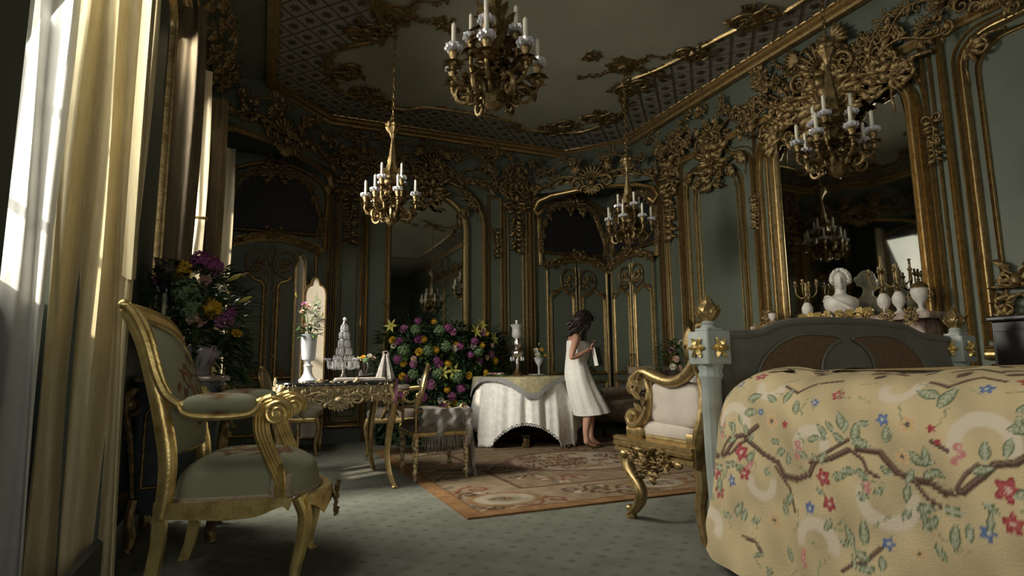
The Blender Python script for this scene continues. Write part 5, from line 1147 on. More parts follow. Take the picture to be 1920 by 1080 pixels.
# ---------------------------------------------------------------- the bank of flowers before the far mirror
YEL = [(1.40,6.84,1.20),(1.74,6.70,1.20),(1.68,6.68,1.06),(1.87,6.64,1.08),(1.51,6.73,0.93),(2.01,6.60,0.92),(2.12,6.64,1.14),(2.46,6.69,1.14),(2.65,6.72,0.95),(2.50,6.66,0.81),(2.27,6.61,0.78),(2.00,6.60,0.62),(2.09,6.60,0.46),(1.87,6.73,1.42),(1.50,6.74,0.78),(2.54,6.75,1.29)]
PUR = [(1.47,6.80,1.18),(1.53,6.81,1.33),(1.68,6.77,1.42),(1.45,6.76,0.97),(1.69,6.72,1.21),(1.62,6.69,0.92),(1.57,6.71,0.75),(1.88,6.62,0.96),(1.90,6.62,0.91),(2.09,6.67,1.30),(2.29,6.62,1.03),(2.36,6.67,1.18),(2.42,6.64,0.95),(2.59,6.70,1.03),(2.17,6.60,0.64),(2.06,6.60,0.54),(1.95,6.61,0.44),(1.81,6.63,0.68),(1.51,6.73,0.56),(1.44,6.77,0.33),(1.73,6.65,0.54),(2.47,6.73,1.31),(2.16,6.63,1.13),(2.03,6.69,1.34)]
GRN = [(1.52,6.75,1.08),(1.66,6.75,1.31),(1.93,6.69,1.31),(1.99,6.63,1.12),(2.40,6.65,1.06),(1.89,6.62,0.81),(1.62,6.69,0.80),(2.17,6.60,0.42),(1.78,6.66,1.07),(2.12,6.60,0.77)]
LIL = [(1.95,6.61,0.82),(2.07,6.60,0.83),(2.47,6.75,1.38),(2.63,6.76,1.22),(2.38,6.70,1.30),(2.15,6.60,0.28),(1.40,6.88,1.36),(1.53,6.73,0.30)]
WHI = [(1.41,6.82,1.13),(1.62,6.69,0.98),(2.34,6.65,1.12),(2.52,6.67,0.99),(1.69,6.66,0.72),(2.25,6.61,0.39),(1.93,6.61,0.50),(2.61,6.73,1.14),(2.09,6.62,1.10),(1.79,6.64,0.87)]
C0 = Vector((2.07, 6.95, 0))
fb = thing('flower_bank', 'huge bank of yellow, purple and green flowers before the far mirror', 'flowers', tuple(C0))
def out_of(p): return (Vector((p[0] - 2.07, -.75, .35 * (p[2] - .5)))).normalized()
R_ = random.Random(5)
for i, p in enumerate(YEL): bloom(fb, 'chrysanthemum_yellow' if i % 2 else 'rose_yellow', Vector(p) - C0, R_.uniform(.036, .046), out_of(p))
for i, p in enumerate(PUR): bloom(fb, ('rose_purple', 'rose_mauve', 'chrysanthemum_purple', 'hydrangea_purple')[i % 4], Vector(p) - C0, R_.uniform(.045, .06), out_of(p))
for p in GRN: bloom(fb, 'hydrangea_green', Vector(p) - C0, R_.uniform(.07, .085), out_of(p))
for p in LIL: bloom(fb, 'lily_yellow', Vector(p) - C0, .07, out_of(p))
for i, p in enumerate(WHI): bloom(fb, 'rose_blush' if i % 2 else 'rose_white', Vector(p) - C0, R_.uniform(.03, .042), out_of(p))
b = MB(); b2 = MB(); b3 = MB()
for k in range(2600):
    u = R_.uniform(-1, 1); z = R_.random() ** .9 * (1.42 - .12 * abs(u)); x = .80 * u * (1.06 - .10 * abs(z - .8)); y = -.33 + .28 * u * u + .25 * max(0, z - 1) + R_.uniform(.0, .14)
    if z < .8 and math.hypot(x + C0.x - 2.85, y + C0.y - 6.26) < .70: continue
    d = (u * .9 + R_.uniform(-.6, .6), -.6 + R_.uniform(-.4, .4), R_.uniform(-.3, .8)); (b if k % 3 else b2).leaf3((x, y, z), d, (R_.uniform(-.4, .4), R_.uniform(-.4, .4), 1), R_.uniform(.06, .13), R_.uniform(.025, .05), droop=R_.uniform(.1, .5), seg=3)
for k in range(260):
    u = R_.uniform(-.95, .95); z = R_.uniform(.1, 1.35); x = .80 * u; y = -.36 + .28 * u * u + .25 * max(0, z - 1); b3.leaf3((x, y, z), (u + R_.uniform(-.5, .5), -.7, R_.uniform(-.2, .9)), (0, 0, 1), R_.uniform(.05, .09), R_.uniform(.012, .03), droop=.2, seg=3)
tag(obj('foliage', b, 'foliage', fb), kind='stuff'); tag(obj('dark_foliage', b2, 'foliage_dark', fb), kind='stuff'); tag(obj('pale_leaves', b3, 'leaf_pale', fb), kind='stuff')
b = MB(); b.grid(lambda u, v: (.80 * math.sin(PI * (u - .5)) * (1 - .25 * v * v), .10 - .32 * math.cos(PI * (u - .5)) * (1 - .3 * v), 1.32 * v), 20, 8); obj('moss_core', b, 'foliage_dark', fb)
def palm(label, x, y, z0, h, n, seed, sp):
    R_ = random.Random(seed); t = thing('palm_plant', label, 'plant', (x, y, 0)); b = MB()
    for k in range(n):
        a = R_.uniform(0, 2 * PI); el = R_.uniform(.7, 1.35); L = h * R_.uniform(.7, 1.0); pts = []
        for q in range(9):
            s = q / 8; r = L * s * math.cos(el) * (1 + .5 * s) * sp; zz = L * (s * math.sin(el) - .35 * s * s * (1.6 - el)); pts.append(Vector((r * math.cos(a), min(r * math.sin(a), .22), z0 + zz)))
        b.tube(pts, [.006 - .0005 * q for q in range(9)], 4)
        for q in range(1, 9):
            for sg in (-1, 1):
                for e in (0, .5):
                    p = pts[q - 1].lerp(pts[q], e); T = (pts[q] - pts[q - 1]).normalized(); S = T.cross(Vector((0, 0, 1))); S = S.normalized() if S.length > .01 else Vector((1, 0, 0))
                    b.leaf3(p, S * sg + T * .8 + Vector((0, 0, .1)), (0, 0, 1), L * .22 * (1 - .5 * q / 9), .016, droop=.4, seg=2)
    b.v = [(q[0], min(q[1], .13), q[2]) for q in b.v]
    tag(obj('fronds', b, 'foliage_dark', t), kind='stuff'); p = MB(); p.lathe([(.10, 0), (.13, .05), (.16, .25), (.15, .28), (.13, .26)], 18); obj('pot', p, 'dark_wood', t); s = MB(); s.tube([(0, 0, .2), (.01, 0, z0 * .6), (0, 0, z0)], .025, 6); obj('stem', s, 'dark_wood', t)
palm('dark palm rising behind the left half of the flower bank', 1.78, 7.06, .95, 1.0, 22, 3, .8); palm('dark palm rising behind the right half of the flower bank', 2.42, 7.06, .95, .78, 22, 8, .9); palm('spiky low palm at the left end of the flower bank', 1.55, 7.05, .85, .72, 14, 11, .5)
# ---------------------------------------------------------------- desk vase flowers and the rest of the desk things
R_ = random.Random(9)
bq = thing('bouquet', 'loose bouquet of white roses and greenery in the pale urn', 'flowers', (.33, 4.70, vz + .33))
for p, k, r in (((.02, -.03, .17), 'rose_white', .034), ((-.02, -.02, .24), 'rose_blush', .026), ((.05, -.02, .23), 'rose_white', .024), ((.01, -.05, .10), 'rose_white', .026), ((-.04, -.04, .09), 'rose_blush', .02), ((.045, -.05, .09), 'rose_white', .024), ((-.045, 0, .26), 'rose_mauve', .022), ((.085, -.02, .16), 'bud', .045), ((-.06, -.01, .20), 'rose_blush', .02), ((-.10, -.02, .30), 'bud', .05)): bloom(bq, k, p, r, (p[0] * 2, -.6, .8))
b = MB(); s = MB()
for k in range(60):
    a = R_.uniform(0, 2 * PI); z = R_.uniform(.0, .14); b.leaf3((.03 * math.cos(a), .03 * math.sin(a), z), (math.cos(a), math.sin(a), R_.uniform(-.2, .8)), (0, 0, 1), R_.uniform(.05, .11), R_.uniform(.02, .035), droop=.35, seg=3)
for k in range(9):
    a = R_.uniform(0, 2 * PI); L = R_.uniform(.2, .34); s.tube([(0, 0, 0), (.03 * math.cos(a), .03 * math.sin(a), L * .6), (.09 * math.cos(a), .09 * math.sin(a), L)], .0025, 4)
    for q in range(3): b.leaf3((.06 * math.cos(a), .06 * math.sin(a), L * (.7 + .1 * q)), (math.cos(a + q), math.sin(a + q), .6), (0, 0, 1), .04, .02)
tag(obj('greenery', b, 'foliage', bq), kind='stuff'); tag(obj('stems', s, 'leaf_pale', bq), kind='stuff')
# crystal girandole: tiers of hanging drops
g = thing('crystal_girandole', 'tiered crystal girandole hung with glass drops on the desk', 'candelabrum', (.60, 4.78, vz))
b = MB(); b.lathe([(.06, 0), (.065, .01), (.03, .03), (.012, .06), (.012, .2), (.02, .22), (.008, .25), (.008, .42), (.016, .43), (.02, .45), (.012, .47), (0, .475)], 14); obj('stem', b, 'silver', g)
b = MB(); b.ball((0, 0, .485), .016, 10, 8); obj('finial', b, 'crystal', g)
dp = MB(); dp.lathe([(.001, 0), (.008, -.012), (.011, -.03), (.007, -.045), (.001, -.055)], 6); dpm = dp.mesh('glass_drop', False); dpm.materials.append(MAT['crystal'])
for zt, r, n in ((.44, .024, 7), (.385, .034, 8), (.32, .040, 9), (.26, .055, 10), (.20, .075, 12), (.155, .115, 14)):
    tr = MB(); tr.tube([(r * math.cos(a), r * math.sin(a), zt) for a in (2 * PI * k / 16 for k in range(17))], .003, 5); to = obj('drop_ring', tr, 'silver', g)
    for k in range(n): a = 2 * PI * k / n; obj('glass_drop', dpm, None, to, (r * math.cos(a), r * math.sin(a), zt), scale=(1, 1, 1.15))
for k in range(5):
    a = 2 * PI * k / 5 + .4; c, s_ = math.cos(a), math.sin(a); ar = MB(); ar.tube(bez([(c * .01, s_ * .01, .12), (c * .06, s_ * .06, .09), (c * .11, s_ * .11, .11), (c * .125, s_ * .125, .16)], 5), .006, 6); ao = obj('arm', ar, 'crystal', g)
    p = MB(); p.lathe([(.008, 0), (.028, .006), (.034, .018), (.02, .008)], 12, (c * .125, s_ * .125, .16)); obj('drip_pan', p, 'crystal', ao)
bl_ = thing('blotter', 'grey leather writing pad lying on the desk', 'writing pad', (.70, 4.62, vz), -.04)
b = MB(); b.box(-.19, .19, -.13, .13, 0, .016, .005); obj('pad', b, 'shawl', bl_); b = MB(); b.box(-.18, .18, -.12, .12, .016, .026, .004); obj('cover', b, 'cream_fabric', bl_)
o = thing('inkstand', 'small dark wooden inkstand behind the writing pad', 'inkstand', (.78, 4.85, vz)); b = MB(); b.box(-.07, .07, -.03, .03, 0, .035, .006); obj('tray', b, 'mahogany', o); b = MB(); b.lathe([(.018, .035), (.02, .06), (.012, .07), (.012, .085)], 10, (-.035, 0, 0)); obj('inkwell', b, 'porcelain', o); b = MB(); b.tube([(-.01, 0, .04), (.06, -.01, .052)], .004, 6); obj('pen', b, 'paper', o)
# pair of white fringed cones with a looped handle
o = thing('desk_ornament', 'white double-coned ornament with looped handle and fringed base on the desk', 'ornament', (.905, 4.66, vz))
for sx in (-1, 1):
    b = MB(); b.lathe([(.036, .0), (.033, .03), (.026, .08), (.019, .13), (.014, .17), (.010, .19), (.005, .20)], 16, (0, 0, 0), flute=8, fa=.05); co = obj('cone', b, 'shawl_white', o, (sx * .040, 0, .012), (0, -sx * .16, 0))
    f = MB()
    for k in range(14): a = 2 * PI * k / 14; f.tube([(.036 * math.cos(a), .036 * math.sin(a), .006), (.039 * math.cos(a), .039 * math.sin(a), -.010)], .003, 4)
    tag(obj('fringe', f, 'silver', co), kind='stuff')
b = MB(); b.tube([(.022 * math.cos(a), 0, .20 + .03 * math.sin(a)) for a in (PI * k / 10 - .3 for k in range(13))], .006, 6); obj('handle', b, 'silver', o)
b = MB(); b.grid(lambda u, v: (.02 * u - .01 + .02 * math.sin(3 * v), -.05 - .012 * math.sin(8 * v) - (.04 if v > .35 else .04 * v / .35), (.02 if v < .35 else .02 - (v - .35) * .28)), 3, 24)
rb = obj('ribbon', b, 'purple_ribbon', None, (.92, 4.478, vz)); tag(rb, 'purple ribbon draped over the right edge of the desk', 'ribbon')
o = thing('bud_vase', 'small glass vase of yellow and pale flowers behind the crystal girandole', 'vase', (.80, 4.98, vz)); b = MB(); b.lathe([(.03, 0), (.012, .02), (.012, .06), (.028, .12), (.03, .14)], 14, cap=False); obj('glass', b, 'thin_glass', o)
for p, k, r in (((-.02, -.02, .19), 'rose_yellow', .022), ((.03, -.02, .20), 'rose_white', .022), ((0, -.03, .16), 'hydrangea_green', .03), ((-.05, 0, .17), 'lily_yellow', .025), ((.06, -.02, .18), 'rose_blush', .022)): bloom(o, k, p, r, (p[0] * 3, -.6, .7))
# ---------------------------------------------------------------- stool with a draped shawl
st = thing('stool', 'gilt stool with turned legs and low rails beside the desk', 'stool', (1.33, 4.765, .013)); SX, SY = .205, .225
for sx in (-1, 1):
    for sy in (-1, 1):
        l = MB(); l.lathe([(.012, 0), (.014, .03), (.022, .045), (.024, .06), (.014, .075), (.016, .10), (.024, .25), (.026, .27), (.018, .285), (.028, .30), (.030, .335)], 14, (SX * sx, SY * sy, 0)); obj('leg', l, 'gold_pale', st)
b = MB(); b.box(-SX - .03, SX + .03, -SY - .03, SY + .03, .33, .365, .008); obj('seat_frame', b, 'gold', st)
b = MB(); b.cushion((0, 0, .39), (SX + .03, SY + .03, .055), 36, 12, .35, .6); obj('seat_cushion', b, 'taupe_velvet', st)
for sx in (-1, 1):
    for sy in (-1, 1):
        h = .62 if sx < 0 else .53
        p = MB(); p.lathe([(.016, .36), (.012, .40), (.014, .46), (.010, h - .04), (.015, h - .02), (.017, h)], 10, (SX * sx, SY * sy, 0)); p.tube([(SX * sx + sx * (x - .02), SY * sy, h + .02 + z) for x, z in spiral(0, 0, .026, PI, -1.2, 12)], .008, 6); obj('rail_post', p, 'gold', st)
for sx in (-1, 1):
    r = MB(); z = .60 if sx < 0 else .51; r.tube([(SX * sx, -SY, z), (SX * sx, 0, z - .02), (SX * sx, SY, z)], .013, 8); obj('side_rail', r, 'gold', st)
r = MB(); r.tube([(-SX, SY, .54), (SX, SY, .51)], .012, 8); obj('back_rail', r, 'gold', st); r = MB(); r.tube([(-SX - .02, -SY, .525), (SX + .02, -SY, .505)], .011, 8); obj('front_rail', r, 'gold', st)
sh = thing('shawl', 'grey silk shawl with long fringe thrown over the stool', 'shawl', (1.33, 4.765, .013))
def drape(u, v):
    # front hanging part, sagging between the rail ends
    x = -.16 + .40 * u; top = .54; drop = .20 - .09 * abs(u - .35) + .02 * math.sin(12 * u)
    if v < .25: return (x, -SY + .02 - .16 * (1 - v / .25) * -1, top + .012 * math.sin(7 * u))
    q = (v - .25) / .75; return (x + .01 * math.sin(14 * q + 5 * u), -SY - .022 - .018 * math.sin(9 * u + 5 * q) * q - .012 * math.sin(21 * u), top - drop * q)
b = MB(); b.grid(drape, 36, 24); obj('front_fall', b, 'shawl', sh)
b = MB(); b.grid(lambda u, v: (SX + .035 + .035 * v + .014 * math.sin(13 * u + 3 * v), -SY + .02 + .26 * u * (1 - .45 * v) - .03 * v, .53 - .50 * v * (.9 + .1 * math.sin(3 * u))), 24, 24); obj('side_fall', b, 'shawl', sh)
b = MB(); b.grid(lambda u, v: (-.05 + .26 * u, -SY + .02 + .34 * v, .465 + .03 * math.sin(9 * u + 4 * v) + .03 * math.sin(7 * v)), 20, 20); obj('seat_fold', b, 'shawl', sh)
f = MB(); R_ = random.Random(4)
for k in range(70):
    u = k / 69; p = drape(u, 1); L = R_.uniform(.10, .16); f.tube([p, (p[0] + R_.uniform(-.008, .008), p[1] - .004, p[2] - L * .5), (p[0] + R_.uniform(-.012, .012), p[1], max(.004, p[2] - L))], .0022, 4)
for k in range(45):
    u = k / 44; f.tube([(SX + .07, -SY - .01 + .14 * u, .09), (SX + .075, -SY - .012 + .15 * u, .045), (SX + .08 + R_.uniform(-.01, .01), -SY - .01 + .15 * u, .003)], .0022, 4)
tag(obj('fringe', f, 'shawl', sh), kind='stuff')
# ---------------------------------------------------------------- round table with lace cloth
tb = thing('round_table', 'round mahogany pedestal table with gilt claw feet under a white cloth', 'table', (2.85, 6.26, .013)); TR = .565; TT = .715
b = MB(); b.lathe([(.0, TT - .02), (TR, TT - .02), (TR + .004, TT - .01), (TR, TT), (.0, TT)], 40); obj('tabletop', b, 'mahogany', tb)
b = MB(); b.lathe([(.13, .12), (.10, .16), (.06, .22), (.075, .35), (.05, .5), (.07, .62), (.14, TT - .02)], 18); obj('pedestal', b, 'mahogany', tb)
b = MB(); b.box(-.36, .36, -.05, .05, .075, .125, .008); b.box(-.05, .05, -.36, .36, .075, .125, .008); obj('base', b, 'mahogany', tb, rot=(0, 0, -.45))
for k in range(4):
    a = k * PI / 2 - .45; x, y = .35 * math.cos(a), .35 * math.sin(a); f = MB(); f.box(x - .035, x + .035, y - .035, y + .035, .03, .09, .008); f.ball((x * 1.06, y * 1.06, .028), (.045, .045, .028))
    for q in range(3): f.tube([(x * 1.05, y * 1.05, .05), (x * 1.15 + .03 * math.cos(a + q - 1), y * 1.15 + .03 * math.sin(a + q - 1), .03), (x * 1.2 + .035 * math.cos(a + q - 1), y * 1.2 + .035 * math.sin(a + q - 1), .006)], .012, 6)
    obj('claw_foot', f, 'gold', tb)
def clothfn(half, rot, gap, nf, amp, dropmax, seed):
    def fn(u, v):
        th = 2 * PI * u; a = th - rot; m = max(abs(math.cos(a)), abs(math.sin(a))); Rs = half / m; Rs = min(Rs, half * 1.30)
        r = Rs * v; e = TR + .006 + gap
        if r <= e: return (r * math.cos(th), r * math.sin(th), TT + .004 + gap)
        L = r - e; q = min(1, L / .3); Lm = min(L, dropmax)
        w_ = amp * q * math.sin(nf * th + seed + .6 * math.sin(3 * th)) + amp * .4 * q * math.sin(2.3 * nf * th + 1)
        rr = e + .012 + .10 * min(L, .5) + w_; z = TT + .004 + gap - (L if L < .02 else Lm * .985)
        if abs(v - 1) < 1e-6: z += .012 * abs(math.sin(40 * th))
        return (rr * math.cos(th), rr * math.sin(th), max(.004, z))
    return fn
FCAM = math.atan2(-6.26, -2.85)                 # direction from the table to the camera side
tc = thing('tablecloth', 'white lace-edged tablecloth falling in folds over the round table', 'tablecloth', (2.85, 6.26, .013))
cf = clothfn(1.03, FCAM, 0, 17, .026, .70, 1.0); b = MB(); b.grid(cf, 280, 60, True); obj('cloth', b, 'linen', tc)
b = MB(); R_ = random.Random(8)                 # lace: open loops hanging from the hem
for k in range(150):
    u = k / 150; p = cf(u, 1.0); u2 = (k + 1) / 150; q = cf(u2, 1.0)
    if p[2] < .035: continue
    c = ((p[0] + q[0]) / 2 * 1.004, (p[1] + q[1]) / 2 * 1.004, (p[2] + q[2]) / 2 - .028)
    b.tube([p, (p[0] * .6 + c[0] * .4, p[1] * .6 + c[1] * .4, c[2] + .008), (c[0], c[1], max(.006, c[2])), (q[0] * .6 + c[0] * .4, q[1] * .6 + c[1] * .4, c[2] + .008), q], .0035, 4); b.tube([(c[0], c[1], c[2] + .022), (c[0], c[1], max(.006, c[2]))], .003, 4)
tag(obj('lace_hem', b, 'linen', tc), kind='stuff')
tp = thing('table_topper', 'gold patterned square topper with grey fringe on the white tablecloth', 'tablecloth', (2.85, 6.26, .013))
tf = clothfn(.625, FCAM + PI / 4 + .10, .035, 9, .006, .5, 2.0); b = MB(); b.grid(lambda u, v: tf(u, v), 200, 40, True); obj('cloth', b, 'gold_cloth', tp)
b = MB(); b.grid(lambda u, v: (lambda p, n: (p[0] + n[0] * .006, p[1] + n[1] * .006, p[2] + .004 - .035 * v - .004 * abs(math.sin(90 * PI * u))))(tf(u, .955 + .045 * v), (math.cos(2 * PI * u), math.sin(2 * PI * u))), 320, 3, True); obj('fringe', b, 'grey_fringe', tp)
TZ2 = TT + .013 + .043
# oil lamp
lp = thing('oil_lamp', 'brass and glass oil lamp with frosted tulip shade on the round table', 'lamp', (2.71, 6.19, TZ2))
b = MB(); b.lathe([(.065, 0), (.07, .012), (.05, .03), (.03, .06), (.022, .08)], 20); obj('base', b, 'brass_dark', lp)
b = MB(); b.lathe([(.018, .08), (.02, .10), (.022, .17), (.018, .19)], 16); obj('column', b, 'silver', lp)
b = MB(); b.lathe([(.02, .19), (.05, .21), (.07, .235), (.072, .27), (.055, .30), (.03, .315), (.045, .33), (.055, .36), (.045, .40), (.035, .43)], 20, flute=10, fa=.04); obj('reservoir', b, 'silver', lp)
for k in range(10): a = k * 2 * PI / 10; d = MB(); d.lathe([(.001, .22), (.008, .205), (.010, .185), (.001, .165)], 6, (.075 * math.cos(a), .075 * math.sin(a), 0)); obj('glass_drop', d, 'crystal', lp, smooth=False)
b = MB(); b.lathe([(.035, .43), (.055, .45), (.06, .48), (.052, .52), (.055, .55), (.08, .585), (.078, .587), (.05, .55), (.047, .52), (.055, .48)], 24, flute=8, fa=.03, cap=False); obj('shade', b, 'frosted', lp)
b = MB(); b.lathe([(.018, .45), (.022, .50), (.015, .56), (.015, .64)], 14, cap=False); obj('chimney', b, 'frosted', lp)
gv = thing('vase', 'footed cut-glass vase with mixed flowers beside the oil lamp', 'vase', (3.00, 6.22, TZ2))
b = MB(); b.lathe([(.04, 0), (.042, .006), (.012, .02), (.010, .10), (.02, .12), (.045, .16), (.055, .20), (.06, .21), (.052, .20), (.04, .16), (.012, .125)], 20, flute=10, fa=.04); obj('glass', b, 'crystal', gv)
for p, k, r in (((-.035, -.05, .24), 'rose_white', .036), ((-.05, -.04, .295), 'rose_white', .03), ((.02, -.04, .30), 'rose_yellow', .026), ((.05, -.05, .24), 'chrysanthemum_yellow', .026), ((0, -.05, .22), 'hydrangea_green', .03), ((-.01, -.02, .35), 'bud', .05)): bloom(gv, k, p, r, (p[0] * 3, -.7, .6))
b = MB(); R_ = random.Random(14); foliage(b, [((R_.uniform(-.03, .03), R_.uniform(-.03, .03), .21), (R_.uniform(-1, 1), R_.uniform(-1, .4), R_.uniform(.1, 1))) for _ in range(40)], R_, .09, .03); tag(obj('greenery', b, 'foliage', gv), kind='stuff')
wr = thing('flower_wreath', 'small posy of pale and pink flowers lying at the left of the round table', 'flowers', (2.45, 6.18, TZ2))
for k in range(9): a = k * .7; bloom(wr, ('rose_blush', 'rose_white', 'rose_mauve')[k % 3], (.075 * math.cos(a), .05 * math.sin(a), .022), .024, (math.cos(a) * .3, -.5, 1))
b = MB(); foliage(b, [((.08 * math.cos(k), .05 * math.sin(k), .012), (math.cos(k), math.sin(k), .15)) for k in range(26)], random.Random(3), .07, .03); tag(obj('leaves', b, 'foliage', wr), kind='stuff')
dsh = thing('dish', 'low white porcelain dish on the front of the round table', 'dish', (2.84, 5.95, TZ2)); b = MB(); b.lathe([(.035, 0), (.04, .006), (.09, .016), (.095, .02), (.085, .017), (.03, .008)], 24); obj('dish_body', b, 'porcelain', dsh)
# ---------------------------------------------------------------- the woman in the white towel
wo = thing('person', 'person with long wavy brown hair wrapped in a white towel, looking down', 'person', (3.21, 5.56, .013)); wo.scale = (.975,) * 3
# head: bowed, facing +x; eyes at half height, nose, lips, chin, ears
hd = MB(); HC = Vector((.018, 0, 1.385)); tilt = .42; ct, s_t = math.cos(tilt), math.sin(tilt)
def headpt(u, v):
    th = 2 * PI * u; ph = PI * (v - .5); x, y, z = math.cos(ph) * math.cos(th), math.cos(ph) * math.sin(th), math.sin(ph)
    px, py, pz = x * .092, y * .072, z * .112
    front = max(0, x); low = max(0, -z)
    px += front * (-.012 * low) + .0; py *= 1 - .32 * low * (1 - .3 * front)
    g = lambda zz, w_: math.exp(-((pz - zz) / w_) ** 2) * math.exp(-(py / .020) ** 2) * (x > 0)
    px += .020 * g(-.022, .018) + .010 * g(-.008, .02) + .007 * g(-.058, .009) + .006 * g(-.072, .008) + .013 * g(-.096, .016) + .006 * math.exp(-((pz - .022) / .014) ** 2) * (x > 0)
    px -= .009 * math.exp(-((pz - .002) / .014) ** 2) * math.exp(-((abs(py) - .030) / .014) ** 2) * (x > 0)
    X = px * ct + pz * s_t; Z = -px * s_t + pz * ct
    return (HC.x + X, HC.y + py, HC.z + Z)
hd.grid(headpt, 40, 32, True); body.add(hd.v, hd.f)
def onhead(px, py, pz): return (HC.x + px * ct + pz * s_t, HC.y + py, HC.z - px * s_t + pz * ct)
for sy in (-1, 1):
    e = MB(); c = onhead(-.005, sy * .072, -.01); e.ball(c, (.016, .008, .026), 8, 6); body.add(e.v, e.f)
obj('body', body, 'skin', wo, sharp=0)
for sy in (-1, 1):
    e = MB(); e.ball(onhead(.078, sy * .030, .002), (.008, .012, .005), 8, 6); tag(obj('eye', e, 'hair', wo), 'dark lowered eye')
    e = MB(); e.tube([onhead(.088 - .02 * q, sy * (.014 + .034 * q), .026 + .006 * math.sin(PI * q)) for q in (0, .3, .6, 1)], [.003, .004, .004, .002], 5); obj('eyebrow', e, 'hair', wo)
lp_ = MB(); lp_.tube([onhead(.085 - .01 * abs(q), q * .018, -.064) for q in (-1, -.5, 0, .5, 1)], [.002, .005, .006, .005, .002], 6); tag(obj('lips', lp_, 'lip', wo), 'closed rose lips')
# hair: a cap with waved locks down the back and over the shoulder
hb = MB(); R_ = random.Random(6)
def cap(u, v):
    th = PI * .30 + 2 * PI * .70 * u; th = 2 * PI * u; ph = PI / 2 - v * PI * .62; x, y, z = math.cos(ph) * math.cos(th), math.cos(ph) * math.sin(th), math.sin(ph)
    if x > .25: ph = max(ph, .42); x, y, z = math.cos(ph) * math.cos(th), math.cos(ph) * math.sin(th), math.sin(ph)
    k = 1.10 + .03 * math.sin(9 * th + 5 * v); return onhead(x * .098 * k - .004, y * .084 * k, z * .120 * k + .002)
hb.grid(cap, 40, 22, True)
for k in range(70):
    th = R_.uniform(.52 * PI, 1.48 * PI) if k % 7 else R_.choice((.40, 1.60)) * PI; r = R_.uniform(.6, 1.06); z0 = R_.uniform(-.03, .10); p0 = onhead(.098 * r * math.cos(th), .088 * r * math.sin(th), z0)
    L = R_.uniform(.10, .26); pts = [p0]; a = R_.uniform(0, 6)
    for q in range(1, 9):
        s = q / 8; pts.append((p0[0] - .075 * s - .06 * s * s + .014 * math.sin(a + 9 * s), p0[1] * (1 + .25 * s) + .014 * math.cos(a + 9 * s), p0[2] - L * s))
    hb.tube(pts, [.013 + .008 * math.sin(PI * q / 8) - .010 * (q / 8) ** 3 for q in range(9)], 6)
for k in range(12):
    a = R_.uniform(-1.2, 1.2); p0 = onhead(.05, .07 * math.sin(a), .115 * math.cos(a * .5)); pts = [p0, onhead(.082, .078 * math.sin(a), .088), onhead(.094, .082 * math.sin(a), .06), onhead(.08, .090 * math.sin(a), .03)]; hb.tube(pts, [.016, .015, .010, .004], 6)
obj('hair', hb, 'hair', wo, sharp=0)
# towel
rings = [(1.155, -.075, .095, .135), (1.12, -.055, .118, .150), (1.06, -.05, .125, .152), (.98, -.075, .112, .138), (.92, -.09, .108, .135), (.85, -.085, .120, .150), (.77, -.07, .135, .168), (.66, -.03, .150, .180), (.55, .02, .168, .188), (.45, .07, .185, .195), (.365, .11, .200, .200)]
zs = [r[0] for r in rings][::-1]
def towel(u, v):
    z = 1.155 - (1.155 - .365) * v; c = np.interp(z, zs, [r[1] for r in rings][::-1]); rx = np.interp(z, zs, [r[2] for r in rings][::-1]); ry = np.interp(z, zs, [r[3] for r in rings][::-1]); th = 2 * PI * u
    k = 1 + .035 * v * math.sin(7 * th + 2) + .02 * v * math.sin(13 * th + 4 * v) + .012 * math.sin(5 * th + 9 * v); zz = z + .022 * v * math.cos(th) - .01 * (1 - v) * math.cos(th)
    return (float(c + rx * k * math.cos(th)), float(ry * k * math.sin(th)), zz)
b = MB(); b.grid(towel, 72, 44, True); obj('towel', b, 'towel', wo, sharp=0)
b = MB(); b.grid(lambda u, v: (lambda p: (p[0] * 1.0 + .012 * math.cos(2 * PI * (.80 + .10 * u)), p[1] * 1.06 - .004, p[2]))(towel(.80 + .10 * u * (1 - .4 * v), v * .98)), 8, 30); tag(obj('towel_overlap', b, 'towel', wo, sharp=0), 'overlapping towel edge')
# the book she holds
bk = thing('book', 'black-covered book with pale page edges held against the towel', 'book', (3.245, 5.37, .975), -1.05)
b = MB(); b.box(-.030, -.024, -.004, .10, -.105, .095, .001); b.box(.024, .030, -.004, .10, -.105, .095, .001); b.box(-.030, .030, .096, .102, -.105, .095, .001); obj('cover', b, 'black_leather', bk, rot=(0, -.22, 0), smooth=False)
b = MB(); b.box(-.024, .024, .002, .096, -.10, .09, .001); obj('pages', b, 'paper', bk, rot=(0, -.22, 0), smooth=False)
